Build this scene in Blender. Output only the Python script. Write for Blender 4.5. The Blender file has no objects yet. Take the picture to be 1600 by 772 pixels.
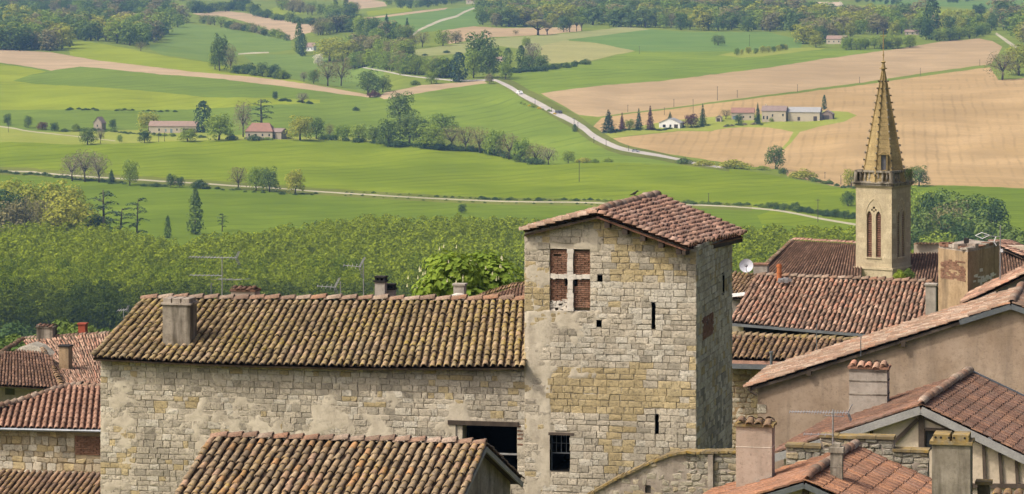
import bpy, bmesh, math, random
import numpy as np
from mathutils import Vector, Matrix, noise
from mathutils.geometry import delaunay_2d_cdt

scene = bpy.context.scene
COL = scene.collection
R = random.Random(7)

# ---------------------------------------------------------------- camera, sky, sun, exposure
FPX, YH, ZC = 5000.0, -30.0, 102.0          # focal length in photo pixels, horizon row, eye height
cam_data = bpy.data.cameras.new('camera')
cam = bpy.data.objects.new('camera', cam_data)
COL.objects.link(cam)
cam.location = (0, 0, ZC)
cam.rotation_euler = (math.pi / 2, 0, 0)
cam_data.sensor_width = 36.0
cam_data.lens = 36.0 * FPX / 1600.0
cam_data.shift_y = -(386.0 - YH) / 1600.0
cam_data.clip_start = 0.5
cam_data.clip_end = 30000.0
scene.camera = cam

SUN_EL = math.radians(51)
SUN_AZ = Vector((-0.91, -0.41, 0)).normalized()
SUN_DIR = Vector((SUN_AZ.x * math.cos(SUN_EL), SUN_AZ.y * math.cos(SUN_EL), math.sin(SUN_EL)))
world = bpy.data.worlds.new('World')
scene.world = world
world.use_nodes = True
wn = world.node_tree.nodes
wn.clear()
w_out = wn.new('ShaderNodeOutputWorld')
w_bg = wn.new('ShaderNodeBackground')
w_sky = wn.new('ShaderNodeTexSky')
w_sky.sky_type = 'NISHITA'
w_sky.sun_disc = False
w_sky.sun_elevation = SUN_EL
w_sky.sun_rotation = math.atan2(SUN_DIR.x, SUN_DIR.y)
w_sky.dust_density = 8.0
w_sky.air_density = 0.55
w_sky.ozone_density = 0.5
w_bg.inputs['Strength'].default_value = 0.15
world.node_tree.links.new(w_sky.outputs[0], w_bg.inputs[0])
world.node_tree.links.new(w_bg.outputs[0], w_out.inputs[0])

sun_data = bpy.data.lights.new('sun', 'SUN')
sun_data.energy = 2.4
sun_data.angle = math.radians(3.5)
sun_data.color = (1.0, 0.93, 0.82)
sun = bpy.data.objects.new('sun', sun_data)
sun.rotation_euler = SUN_DIR.to_track_quat('Z', 'Y').to_euler()
sun.location = (0, 0, 300)
COL.objects.link(sun)

vs = scene.view_settings
scene.display_settings.display_device = 'sRGB'
vs.view_transform = 'Standard'
vs.look = 'None'
vs.gamma = 1.0
vs.use_curve_mapping = False
vs.exposure = 0.42
scene.cycles.max_bounces = 5
scene.cycles.diffuse_bounces = 3
scene.cycles.transmission_bounces = 3
scene.cycles.volume_bounces = 0
scene.cycles.transparent_max_bounces = 6
scene.cycles.use_denoising = True

# ---------------------------------------------------------------- helpers
def P(px, py, d):
    """world point at depth d (metres ahead of the eye) that stands at photo position px, py"""
    return Vector(((px - 800.0) * d / FPX, d, ZC - (py - YH) * d / FPX))

def proj(v):
    return (800 + v.x / v.y * FPX, YH + (ZC - v.z) / v.y * FPX)

def link(o, parent=None):
    COL.objects.link(o)
    if parent is not None:
        o.parent = parent
    return o

def wloc(o):
    v = Vector((0, 0, 0))
    while o is not None:
        v = v + o.location
        o = o.parent
    return v

def tag(o, label=None, cat=None, group=None, kind=None):
    if label: o['label'] = label
    if cat: o['category'] = cat
    if group: o['group'] = group
    if kind: o['kind'] = kind
    return o

def thing(name, label, cat, loc=(0, 0, 0), group=None):
    o = bpy.data.objects.new(name, None)
    o.empty_display_size = 0.3
    o.location = loc
    link(o)
    return tag(o, label, cat, group)

def mesh(name, verts, faces, mats=None, idx=None, smooth=False):
    me = bpy.data.meshes.new(name)
    me.from_pydata([tuple(v) for v in verts], [], faces)
    if mats is not None:
        if not isinstance(mats, (list, tuple)):
            mats = [mats]
        for m in mats:
            me.materials.append(m)
    if idx is not None:
        me.polygons.foreach_set('material_index', idx)
    if smooth:
        me.polygons.foreach_set('use_smooth', [True] * len(me.polygons))
    me.update()
    return me

def obj(name, verts, faces, mats, parent=None, idx=None, smooth=False, kind=None):
    """one mesh object whose vertices are given in world space"""
    if parent is not None:
        off = wloc(parent)
        verts = [Vector(v) - off for v in verts]
    o = bpy.data.objects.new(name, mesh(name, verts, faces, mats, idx, smooth))
    link(o, parent)
    if kind: o['kind'] = kind
    return o

class MB:
    """collects shapes in world space for one mesh"""
    def __init__(s):
        s.v, s.f = [], []
    def quad(s, a, b, c, d):
        n = len(s.v); s.v += [a, b, c, d]; s.f.append((n, n + 1, n + 2, n + 3))
    def poly(s, pts):
        n = len(s.v); s.v += list(pts); s.f.append(tuple(range(n, n + len(pts))))
    def prism(s, pts, ext):
        """closed polygon swept along vector ext"""
        n = len(s.v); k = len(pts); ext = Vector(ext)
        pts = [Vector(p) for p in pts]
        s.v += pts + [p + ext for p in pts]
        s.f.append(tuple(range(n + k - 1, n - 1, -1)))
        s.f.append(tuple(range(n + k, n + 2 * k)))
        for i in range(k):
            j = (i + 1) % k
            s.f.append((n + i, n + j, n + k + j, n + k + i))
    def box(s, o, ux, uy, uz):
        """box from corner o with three edge vectors"""
        o, ux, uy, uz = map(Vector, (o, ux, uy, uz))
        s.prism([o, o + ux, o + ux + uy, o + uy], uz)
    def cbox(s, c, sx, sy, sz, a=0.0):
        ux = Vector((math.cos(a), math.sin(a), 0)); uy = Vector((-math.sin(a), math.cos(a), 0))
        c = Vector(c)
        s.box(c - ux * sx / 2 - uy * sy / 2, ux * sx, uy * sy, Vector((0, 0, sz)))
    def bar(s, a, b, r, n=6, r2=None):
        a, b = Vector(a), Vector(b)
        r2 = r if r2 is None else r2
        d = (b - a)
        if d.length < 1e-6: return
        d.normalize()
        u = d.orthogonal().normalized(); w = d.cross(u)
        k = len(s.v)
        for c, rr in ((a, r), (b, r2)):
            for i in range(n):
                t = 2 * math.pi * i / n
                s.v.append(c + u * math.cos(t) * rr + w * math.sin(t) * rr)
        for i in range(n):
            j = (i + 1) % n
            s.f.append((k + i, k + j, k + n + j, k + n + i))
        s.f.append(tuple(range(k + n - 1, k - 1, -1)))
        s.f.append(tuple(range(k + n, k + 2 * n)))
    def beam(s, a, b, w, up, h):
        """rectangular beam from a to b, width w across, height h along up"""
        a, b, up = Vector(a), Vector(b), Vector(up).normalized()
        side = (b - a).cross(up).normalized() * w / 2
        up = side.cross(b - a).normalized() * h / 2
        s.prism([a - side - up, a + side - up, a + side + up, a - side + up], b - a)
    def ring(s, c, r0, r1, z0, z1, n=8, rot=0.0):
        k = len(s.v); c = Vector(c)
        for r, z in ((r0, z0), (r1, z1)):
            for i in range(n):
                t = rot + 2 * math.pi * i / n
                s.v.append(Vector((c.x + r * math.cos(t), c.y + r * math.sin(t), z)))
        for i in range(n):
            j = (i + 1) % n
            s.f.append((k + i, k + j, k + n + j, k + n + i))
        s.f.append(tuple(range(k + n - 1, k - 1, -1))); s.f.append(tuple(range(k + n, k + 2 * n)))
    def build(s, name, mats, parent=None, smooth=False, kind=None):
        return obj(name, s.v, s.f, mats, parent, smooth=smooth, kind=kind)

# ---------------------------------------------------------------- materials
def nt(name):
    m = bpy.data.materials.new(name)
    m.use_nodes = True
    t = m.node_tree
    t.nodes.clear()
    out = t.nodes.new('ShaderNodeOutputMaterial')
    return m, t, out

def N(t, kind, **kw):
    n = t.nodes.new(kind)
    for k, v in kw.items():
        if k in ('operation', 'blend_type', 'data_type', 'noise_dimensions', 'wave_type', 'bands_direction', 'feature', 'interpolation_type', 'wave_profile', 'normalize', 'clamp_factor', 'use_clamp'):
            setattr(n, k, v)
        else:
            n.inputs[k].default_value = v
    return n

def L(t, a, b):
    t.links.new(a, b)

def ramp(t, fac, stops, interp='LINEAR'):
    r = t.nodes.new('ShaderNodeValToRGB')
    r.color_ramp.interpolation = interp
    e = r.color_ramp.elements
    while len(e) > 1:
        e.remove(e[-1])
    e[0].position = stops[0][0]; e[0].color = (*stops[0][1], 1)
    for p, c in stops[1:]:
        x = e.new(p); x.color = (*c, 1)
    if fac is not None:
        L(t, fac, r.inputs[0])
    return r

def g3(x):
    return (x, x, x)

def mix(t, fac, a, b, blend='MIX'):
    m = t.nodes.new('ShaderNodeMix')
    m.data_type = 'RGBA'
    m.blend_type = blend
    m.clamp_factor = True
    for sock, val in ((m.inputs[0], fac), (m.inputs[6], a), (m.inputs[7], b)):
        if isinstance(val, (int, float)):
            sock.default_value = val if sock.type == 'VALUE' else (val, val, val, 1)
        elif isinstance(val, tuple):
            sock.default_value = (*val, 1)
        else:
            L(t, val, sock)
    return m.outputs[2]

def math_n(t, op, a, b=None, clamp=False):
    m = t.nodes.new('ShaderNodeMath')
    m.operation = op
    m.use_clamp = clamp
    for i, v in enumerate((a, b)):
        if v is None: continue
        if isinstance(v, (int, float)): m.inputs[i].default_value = v
        else: L(t, v, m.inputs[i])
    return m.outputs[0]

def pos_noise(t, scale, detail=4.0, rough=0.55, stretch=None, offs=(0, 0, 0)):
    g = t.nodes.new('ShaderNodeNewGeometry')
    mp = t.nodes.new('ShaderNodeMapping')
    L(t, g.outputs['Position'], mp.inputs[0])
    mp.inputs['Location'].default_value = offs
    if stretch: mp.inputs['Scale'].default_value = stretch
    n = N(t, 'ShaderNodeTexNoise', Scale=scale, Detail=detail, Roughness=rough)
    L(t, mp.outputs[0], n.inputs['Vector'])
    return n.outputs[0]

def principled(t, out, col, rough=0.9, bump=None, bump_dist=0.02, bump_str=0.5, spec=0.2, metal=0.0):
    b = N(t, 'ShaderNodeBsdfPrincipled', Roughness=rough)
    b.inputs['Specular IOR Level'].default_value = spec
    b.inputs['Metallic'].default_value = metal
    if isinstance(col, tuple): b.inputs['Base Color'].default_value = (*col, 1)
    else: L(t, col, b.inputs['Base Color'])
    if bump is not None:
        bm = N(t, 'ShaderNodeBump', Strength=bump_str, Distance=bump_dist)
        L(t, bump, bm.inputs['Height'])
        L(t, bm.outputs[0], b.inputs['Normal'])
    L(t, b.outputs[0], out.inputs[0])
    return b

def rnd_value(t):
    """a random number for each object, and for each loose piece of one mesh"""
    oi = t.nodes.new('ShaderNodeObjectInfo')
    g = t.nodes.new('ShaderNodeNewGeometry')
    return math_n(t, 'FRACT', math_n(t, 'ADD', oi.outputs['Random'], g.outputs['Random Per Island']))

def simple_mat(name, a, b=None, scale=3.0, rough=0.85, bump=0.3, bd=0.01, spec=0.25, metal=0.0, stretch=None, detail=6.0):
    m, t, out = nt(name)
    b = b or tuple(c * 0.7 for c in a)
    n1 = pos_noise(t, scale, detail, 0.6, stretch)
    n2 = pos_noise(t, scale * 9, 4, 0.6, stretch)
    c = mix(t, ramp(t, n1, [(0.32, g3(0)), (0.68, g3(1))]).outputs[0], b, a)
    c = mix(t, ramp(t, n2, [(0.25, g3(0.45)), (0.6, g3(0))]).outputs[0], c, tuple(x * 0.5 for x in b))
    principled(t, out, c, rough, n2, bd, bump, spec, metal)
    return m
# ================================================================ the land
PROF = [(-28, 9000), (-15, 5600), (0, 4100), (20, 3400), (40, 2980), (60, 2680), (85, 2430), (110, 2250), (150, 2040),
        (185, 1900), (215, 1780), (260, 1640), (300, 1490), (345, 1350), (400, 1215), (460, 1080), (530, 930)]
PY = np.array([p[0] for p in PROF], float); PD = np.array([p[1] for p in PROF], float)

def cat_rom(pts, n=4):
    out = []
    for i in range(len(pts) - 1):
        p0 = pts[max(i - 1, 0)]; p1 = pts[i]; p2 = pts[i + 1]; p3 = pts[min(i + 2, len(pts) - 1)]
        for k in range(n):
            t = k / n
            out.append(tuple(0.5 * (2 * p1[j] + (p2[j] - p0[j]) * t + (2 * p0[j] - 5 * p1[j] + 4 * p2[j] - p3[j]) * t * t + (3 * p1[j] - p0[j] - 3 * p2[j] + p3[j]) * t ** 3) for j in (0, 1)))
    out.append(tuple(pts[-1]))
    return out

RIDGE = [(-500, 222), (0, 222), (40, 222), (110, 226), (180, 225), (240, 222), (300, 220), (360, 219), (430, 218), (480, 219), (520, 219), (570, 222), (620, 226), (660, 230), (700, 234), (745, 236), (770, 240), (800, 248), (830, 256), (855, 258), (880, 257), (905, 255), (960, 254), (1010, 256), (1060, 259), (1110, 262), (1160, 266), (1200, 272), (1250, 283), (1300, 292), (1340, 296), (1400, 291), (1430, 290), (1500, 291), (1560, 293), (1600, 296), (2100, 304)]
TRACK = [(-500, 258), (0, 267), (60, 270), (110, 274), (170, 278), (250, 283), (320, 287), (360, 290), (430, 294), (480, 298), (540, 302), (640, 308), (720, 312), (800, 315), (900, 316), (960, 318), (1075, 320), (1130, 322), (1175, 325), (1216, 329), (1250, 335), (1290, 343), (1337, 351), (1420, 358), (1600, 366), (2100, 380)]
CREST = [(-500, 60), (0, 72), (104, 62), (150, 67), (180, 72), (210, 78), (255, 87), (285, 92), (330, 98), (380, 112), (440, 121), (480, 129), (520, 137), (560, 144), (600, 150), (640, 150)]
RX = np.array([p[0] for p in RIDGE], float); RY = np.array([p[1] for p in RIDGE], float)
CX = np.array([p[0] for p in CREST], float); CY = np.array([p[1] for p in CREST], float)

def sstep(a, b, x):
    t = min(1.0, max(0.0, (x - a) / (b - a)))
    return t * t * (3 - 2 * t)

def Dg(px, py):
    """depth of the land seen at photo position px, py"""
    d = float(np.interp(py, PY, PD))
    if py > 470: return d
    u = float(np.interp(px, RX, RY)) - py
    if u > -1: d += 90 * sstep(-1, 20, u) * (1 - 0.7 * sstep(25, 130, u))
    if px < 640:
        u = float(np.interp(px, CX, CY)) - py
        if u > -1: d += 200 * sstep(-1, 20, u) * (1 - 0.6 * sstep(25, 120, u)) * (1 - sstep(520, 640, px))
    d *= 1 + 0.012 * noise.noise(Vector((px * 0.006, py * 0.011, 0.0))) + 0.004 * noise.noise(Vector((px * 0.02, py * 0.03, 4.0)))
    return d

def G(px, py):
    return P(px, py, Dg(px, py))

def strip(cl, widths, n=3):
    """outline of a road from its centre line; widths in photo pixels, across the line"""
    c = cat_rom(cl, n); m = len(c)
    w = np.interp(np.linspace(0, 1, m), np.linspace(0, 1, len(widths)), widths)
    a, b = [], []
    for i, p in enumerate(c):
        q0 = c[max(i - 1, 0)]; q1 = c[min(i + 1, m - 1)]
        dx, dy = q1[0] - q0[0], q1[1] - q0[1]; l = math.hypot(dx, dy) or 1
        nx, ny = -dy / l, dx / l
        a.append((p[0] + nx * w[i] / 2, p[1] + ny * w[i] / 2)); b.append((p[0] - nx * w[i] / 2, p[1] - ny * w[i] / 2))
    return a + b[::-1]

def field_mat(name, a, b, stripes=0.0, sdir=0.3, fine=0.5, sscale=0.02):
    m, t, out = nt(name)
    big = pos_noise(t, 0.011, 5, 0.6)
    mid = pos_noise(t, 0.035, 6, 0.72, (.45, 1.0, 1), (31, 7, 0))
    fin = pos_noise(t, 0.45, 5, 0.75, None, (3, 77, 0))
    c = mix(t, ramp(t, big, [(0.36, g3(0)), (0.64, g3(1))]).outputs[0], a, b)
    c = mix(t, ramp(t, mid, [(0.38, g3(0.5)), (0.60, g3(0))]).outputs[0], c, tuple(x * 0.66 for x in a))
    c = mix(t, ramp(t, fin, [(0.3, g3(fine)), (0.6, g3(0))]).outputs[0], c, tuple(x * 0.68 for x in b))
    if stripes > 0:
        g = t.nodes.new('ShaderNodeNewGeometry'); mp = t.nodes.new('ShaderNodeMapping')
        L(t, g.outputs['Position'], mp.inputs[0]); mp.inputs['Rotation'].default_value = (0, 0, sdir)
        w = N(t, 'ShaderNodeTexWave', Scale=sscale, Distortion=2.2, Detail=3.0)
        w.inputs['Detail Scale'].default_value = 0.5
        L(t, mp.outputs[0], w.inputs['Vector'])
        f = math_n(t, 'MULTIPLY', ramp(t, w.outputs[1], [(0.72, g3(0)), (1.0, g3(1))]).outputs[0], math_n(t, 'MULTIPLY', ramp(t, pos_noise(t, 0.02, 3, 0.6, None, (9, 9, 9)), [(0.4, g3(0)), (0.65, g3(1))]).outputs[0], stripes))
        c = mix(t, f, c, tuple(x * 0.55 for x in a))
    principled(t, out, c, 1.0, fin, 0.3, 0.35, 0.0)
    return m

FM = {
    'meadow': field_mat('meadow grass', (.125, .165, .025), (.18, .22, .036)),
    'front': field_mat('young wheat', (.125, .175, .012), (.185, .235, .017), 0.5, .9),
    'lower': field_mat('lower wheat', (.10, .15, .014), (.14, .195, .019), 0.4, 1.0),
    'green_b': field_mat('spring barley', (.15, .19, .03), (.18, .225, .035), 0.3, 1.0),
    'yellow': field_mat('yellow green barley', (.19, .235, .02), (.235, .275, .026), .4, .9),
    'green_c': field_mat('deep green crop', (.12, .175, .025), (.15, .205, .03), .4, .9),
    'garden': field_mat('lawn', (.21, .25, .035), (.27, .29, .06), 0, 0, .9),
    'far': field_mat('far wheat', (.125, .185, .038), (.155, .215, .044), .4, .8),
    'teal': field_mat('far blue green crop', (.115, .19, .045), (.145, .215, .05), .4, .8),
    'mid': field_mat('mid wheat', (.13, .19, .026), (.175, .235, .031), 0.5, .7),
    'pale': field_mat('pale pasture', (.23, .255, .09), (.28, .28, .11), 0, 0, .8),
    'vine': field_mat('young vineyard', (.28, .28, .10), (.32, .30, .12), .7, .5, .9, .05),
    'brown': field_mat('ploughed earth', (.33, .24, .13), (.40, .295, .165), 0.35, 1.2, .5, .05),
    'ochre': field_mat('ochre ploughed earth', (.34, .235, .105), (.42, .295, .145), 0.4, .12, .6, .05),
    'rose': field_mat('rosy ploughed earth', (.35, .265, .155), (.42, .315, .195), .35, 1.25, .5, .05),
    'sand': field_mat('pale bare earth', (.46, .37, .25), (.54, .43, .30)),
    'rough': field_mat('rough verge grass', (.085, .11, .02), (.17, .185, .04), 0, 0, .95),
    'road': field_mat('pale asphalt', (.36, .335, .30), (.44, .41, .365), 0, 0, .3),
    'track': field_mat('gravel track', (.33, .31, .21), (.42, .385, .28), 0, 0, .5),
}

ridge_part = lambda a, b: [p for p in RIDGE if a <= p[0] <= b]
F1 = RIDGE + [p for p in TRACK[::-1]]
FIELDS = [
  # (name, material, outline, label)
  ('green_field', 'front', F1, 'smooth bright green wheat field on the low hill above the gravel track'),
  ('green_field', 'lower', TRACK + [(2100, 440), (1340, 440), (700, 440), (-500, 440)], 'darker green wheat field between the gravel track and the poplar plantation'),
  ('green_field', 'front', [(1183, 337), (1205, 329), (1250, 337), (1290, 345), (1340, 353), (1345, 364), (1250, 354), (1190, 350)], 'bright strip of young crop below the track left of the church tower'),
  ('green_field', 'green_c', [(-500, 86), (0, 98), (50, 105), (80, 110), (125, 104), (180, 109), (250, 116), (330, 122), (400, 130), (460, 137), (534, 146), (575, 152), (600, 150), (640, 158), (645, 228), (620, 225), (560, 214), (460, 214), (400, 212), (320, 208), (260, 204), (200, 203), (140, 205), (85, 207), (45, 204), (0, 199), (-500, 190)], 'wide green barley field behind the left farm, below the narrow brown strip'),
  ('green_field', 'yellow', [(-500, 95), (0, 100), (50, 107), (72, 112), (40, 119), (20, 126), (60, 132), (150, 136), (250, 144), (320, 152), (420, 153), (500, 156), (500, 161), (420, 164), (320, 170), (200, 173), (100, 171), (0, 172), (-500, 172)], 'yellowish band of crop crossing the barley field behind the left farm'),
  ('lawn', 'garden', [(-500, 192), (0, 199), (45, 204), (85, 207), (140, 205), (200, 203), (260, 204), (320, 208), (400, 212), (460, 214), (560, 214), (610, 222)] + ridge_part(-1, 575)[::-1] + [(-500, 222)], 'light green lawn and gardens around the two houses of the left farm'),
  ('ploughed_field', 'rose', [(-500, 68), (0, 76), (80, 82), (110, 87), (150, 94), (210, 101), (300, 112), (400, 121), (440, 125), (480, 131), (520, 138), (560, 145), (590, 151), (575, 152), (534, 147), (460, 137), (400, 130), (330, 122), (250, 116), (180, 109), (125, 104), (80, 110), (50, 105), (0, 98), (-500, 86)], 'long narrow strip of rosy ploughed earth under the top left wood'),
  ('green_field', 'yellow', [(104, 62), (150, 67), (180, 72), (210, 78), (255, 87), (285, 92), (330, 98), (380, 112), (440, 121), (478, 129), (470, 130), (440, 125), (400, 121), (300, 112), (210, 101), (150, 94), (110, 87)], 'yellow green crop on the crest between the top left wood and the brown strip'),
  ('green_field', 'far', [(285, 37), (320, 40), (370, 48), (420, 57), (455, 64), (455, 78), (420, 82), (380, 84), (350, 98), (330, 97), (285, 90), (255, 86), (235, 78), (235, 70), (262, 65), (255, 55)], 'blue green field in the dip right of the top left wood'),
  ('green_field', 'far', [(380, 86), (470, 85), (560, 95), (600, 106), (600, 144), (560, 142), (520, 134), (480, 127), (450, 121), (400, 102)], 'small green field below the white track and blossoming tree'),
  ('ploughed_field', 'rose', [(300, 21), (320, 20), (350, 17), (380, 20), (420, 28), (460, 35), (500, 40), (490, 50), (465, 56), (455, 63), (430, 50), (400, 40), (380, 33), (350, 26), (322, 26)], 'curved brown hill field with trees at its foot, upper left'),
  ('green_field', 'yellow', [(418, 18), (430, 11), (470, 12), (480, 20), (440, 24)], 'tiny light green field among trees near the top left'),
  ('green_field', 'teal', [(525, 37), (560, 28), (640, 20), (700, 14), (740, 9), (760, 8), (752, 15), (748, 40), (700, 46), (650, 52), (600, 46), (560, 44)], 'blue green field crossed by the pale lane near the top'),
  ('ploughed_field', 'rose', [(530, 30), (585, 26), (645, 18), (700, 12), (695, 15), (640, 22), (580, 29), (535, 36)], 'thin brown strip along the top of the lane field'),
  ('green_field', 'yellow', [(573, 18), (640, 9), (645, 17), (575, 25)], 'thin yellow green strip above the lane field'),
  ('ploughed_field', 'rose', [(540, -6), (600, 3), (605, 10), (560, 14), (538, 8)], 'little pinkish field at the top edge left of the lane'),
  ('ploughed_field', 'brown', [(690, 48), (740, 41), (785, 44), (870, 43), (905, 38), (910, 48), (860, 54), (800, 57), (770, 58), (720, 66), (700, 69), (688, 60)], 'brown field around the two umbrella shaped trees'),
  ('green_field', 'pale', [(640, 79), (720, 68), (770, 60), (860, 55), (960, 44), (980, 41), (1015, 46), (960, 53), (890, 62), (880, 75), (830, 78), (780, 72), (740, 82), (640, 90)], 'pale dry pasture in front of the umbrella shaped trees'),
  ('vineyard', 'vine', [(845, 72), (880, 63), (930, 67), (985, 77), (992, 80), (955, 87), (920, 96), (860, 99), (845, 90)], 'pale yellowish vineyard behind the dark hedge'),
  ('green_field', 'teal', [(885, 62), (960, 53), (1015, 46), (1090, 50), (1200, 50), (1220, 55), (1255, 63), (1250, 78), (1150, 81), (1050, 82), (990, 79), (930, 67)], 'blue green field directly below the long top wood'),
  ('green_field', 'mid', [(800, 112), (830, 112), (920, 98), (992, 80), (1050, 81), (1150, 80), (1250, 77), (1345, 77), (1400, 75), (1330, 86), (1280, 93), (1200, 106), (1100, 118), (1030, 127), (960, 132), (900, 138), (845, 146), (830, 142), (795, 125)], 'long green field above the large brown field, right of the road'),
  ('lawn', 'garden', [(1122, 86), (1160, 79), (1200, 77), (1270, 74), (1290, 76), (1200, 87), (1160, 90)], 'light green grass patch under the little orchard'),
  ('ploughed_field', 'brown', [(845, 146), (900, 138), (960, 132), (1030, 127), (1100, 118), (1200, 106), (1280, 93), (1400, 77), (1470, 65), (1530, 60), (1550, 64), (1566, 73), (1560, 84), (1547, 103), (1500, 109), (1430, 118), (1340, 132), (1280, 139), (1210, 149), (1130, 159), (1060, 168), (1000, 175), (940, 183), (905, 180), (880, 165)], 'large light brown ploughed field above the grassy strip'),
  ('ploughed_field', 'ochre', [(940, 184), (1000, 176), (1130, 160), (1280, 140), (1340, 133), (1440, 119), (1547, 105), (1560, 125), (1610, 121), (2100, 110), (2100, 296), (1600, 294), (1500, 290), (1430, 289), (1380, 292), (1340, 295), (1300, 290), (1265, 282), (1230, 275), (1222, 262), (1222, 232), (1100, 200), (1000, 200), (945, 208), (920, 205)], 'huge ochre ploughed hillside behind the church spire'),
  ('grass_strip', 'meadow', strip([(1560, 101), (1440, 117), (1340, 132), (1280, 139.5), (1210, 148.5), (1130, 158.5), (1060, 168), (1000, 175), (930, 184)], [5, 4.2, 3.6, 3, 2.5, 2.2, 2]), 'grassy strip dividing the two big ploughed fields'),
  ('lawn', 'garden', [(945, 209), (960, 205), (1000, 197), (1050, 188), (1130, 181), (1200, 178), (1290, 173), (1325, 175), (1339, 180), (1320, 190), (1280, 198), (1250, 206), (1237, 222), (1224, 235), (1220, 232), (1234, 213), (1240, 206), (1200, 199), (1150, 199), (1110, 204), (1060, 204), (1010, 209), (950, 216)], 'light green lawn in front of the right farm'),
  ('ploughed_field', 'ochre', [(950, 217), (1010, 210), (1060, 205), (1110, 205), (1150, 200), (1200, 200), (1239, 207), (1232, 220), (1220, 233), (1222, 264), (1200, 264), (1160, 258), (1120, 252), (1080, 246), (1040, 240), (1000, 233), (975, 226)], 'ploughed field between the right farm and the winding road'),
  ('green_field', 'mid', [(600, 155), (640, 148), (700, 138), (760, 131), (785, 137), (812, 152), (850, 173), (890, 194), (920, 217), (955, 234), (1000, 244), (1060, 256), (1060, 259), (1010, 256), (960, 254), (905, 255), (880, 257), (855, 258), (830, 256), (760, 225), (660, 198), (640, 215), (640, 160)], 'green field left of the winding road behind the row of trees'),
  ('ploughed_field', 'rose', [(592, 151), (600, 145), (660, 133), (755, 126), (762, 130), (700, 138), (640, 148), (600, 155)], 'thin brown field below the roadside trees left of the bend'),
  ('green_field', 'yellow', [(1340, 8), (1440, 11), (1525, 19), (1510, 27), (1440, 23), (1400, 21), (1350, 15)], 'bright yellow green field near the top right'),
  ('green_field', 'teal', [(1360, -8), (1900, -8), (1900, 8), (1560, 13), (1520, 14), (1440, 8), (1365, 6)], 'pale blue green fields along the top right edge'),
  ('bare_ground', 'sand', [(1270, 3), (1315, 3), (1319, 10), (1335, 20), (1322, 29), (1300, 25), (1285, 10)], 'bare sandy ground by the lane at the top right'),
  ('bare_ground', 'sand', [(1112, -3), (1162, -3), (1160, 4), (1125, 4)], 'bare sandy patch at the top edge above the long wood'),
  ('green_field', 'lower', [(1400, 291), (1500, 291), (1600, 296), (2100, 304), (2100, 380), (1600, 366), (1420, 358), (1340, 351)], 'dark green field behind the trees right of the church tower'),
  ('rough_grass', 'rough', strip(TRACK[:19], [12, 12, 11, 11, 11, 10]), 'rough grassy verges of the gravel track'),
  ('rough_grass', 'rough', strip([(775, 122), (800, 133), (822, 148), (848, 162), (872, 176), (898, 190), (920, 206), (945, 221), (975, 234), (1020, 242), (1070, 253), (1140, 264)], [9, 15, 19, 21, 22, 22, 20, 14, 11, 8]), 'grassy verges with yellow flowers along the winding road'),
  ('road', 'road', strip([(560, 104), (580, 107.5), (605, 112), (635, 118), (680, 123), (720, 126), (765, 125), (778, 127), (800, 138), (815, 148), (840, 161), (865, 175), (890, 187), (912, 200), (925, 211), (945, 222), (970, 232), (1000, 238), (1030, 243), (1060, 249), (1090, 256), (1130, 262)], [1.3, 1.5, 1.6, 1.7, 1.8, 2, 2.4, 4, 5.5, 6.5, 7.2, 7.5, 7.8, 8, 8, 7.5, 6, 4.6, 4, 3.6, 3, 2.5]), 'pale road winding through the valley in the centre right'),
  ('track', 'track', strip(TRACK[:19], [1.9, 2.0, 1.9, 1.7, 1.7, 1.7]), 'long gravel track crossing below the bright green hill'),
  ('track', 'track', strip(TRACK[18:23], [2.4, 2.8, 3]), 'gravel track slanting down towards the church tower'),
  ('lane', 'track', strip([(645, 55), (655, 47), (668, 41), (690, 31.5), (712, 26), (725, 19), (745, 11)], [2.5, 3, 3.6, 3.2, 3, 2]), 'pale lane climbing between two blue green fields at the top'),
  ('lane', 'track', strip([(1556, 52), (1570, 62), (1590, 76)], [3, 4.4, 5]), 'short pale lane beside trees at the right edge'),
  ('lane', 'track', strip([(1312, 2), (1318, 9), (1338, 16), (1358, 25)], [2, 2.4, 2]), 'narrow pale lane at the top right beside the yellow field'),
  ('lane', 'track', strip([(372, 84.5), (395, 83), (420, 82)], [1.5, 2.2, 2]), 'short white farm track below the curved brown hill'),
  ('lane', 'track', strip([(-60, 190), (0, 197.5), (25, 201), (45, 205), (100, 211), (180, 220)], [1.8, 2, 1.8, 1.4, 1.2, 1]), 'pale drive leading from the left edge to the farm'),
  ('lane', 'track', strip([(1440, 372), (1452, 356), (1460, 348), (1470, 338)], [5, 5, 4, 3]), 'grey lane between trees right of the church tower'),
]

def in_poly(pts, poly):
    x, y = pts[:, 0], pts[:, 1]
    ins = np.zeros(len(pts), bool)
    n = len(poly)
    for i in range(n):
        x0, y0 = poly[i][0], poly[i][1]; x1, y1 = poly[(i + 1) % n][0], poly[(i + 1) % n][1]
        if y0 == y1: continue
        c = ((y0 > y) != (y1 > y)) & (x < (x1 - x0) * (y - y0) / (y1 - y0) + x0)
        ins ^= c
    return ins

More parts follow.
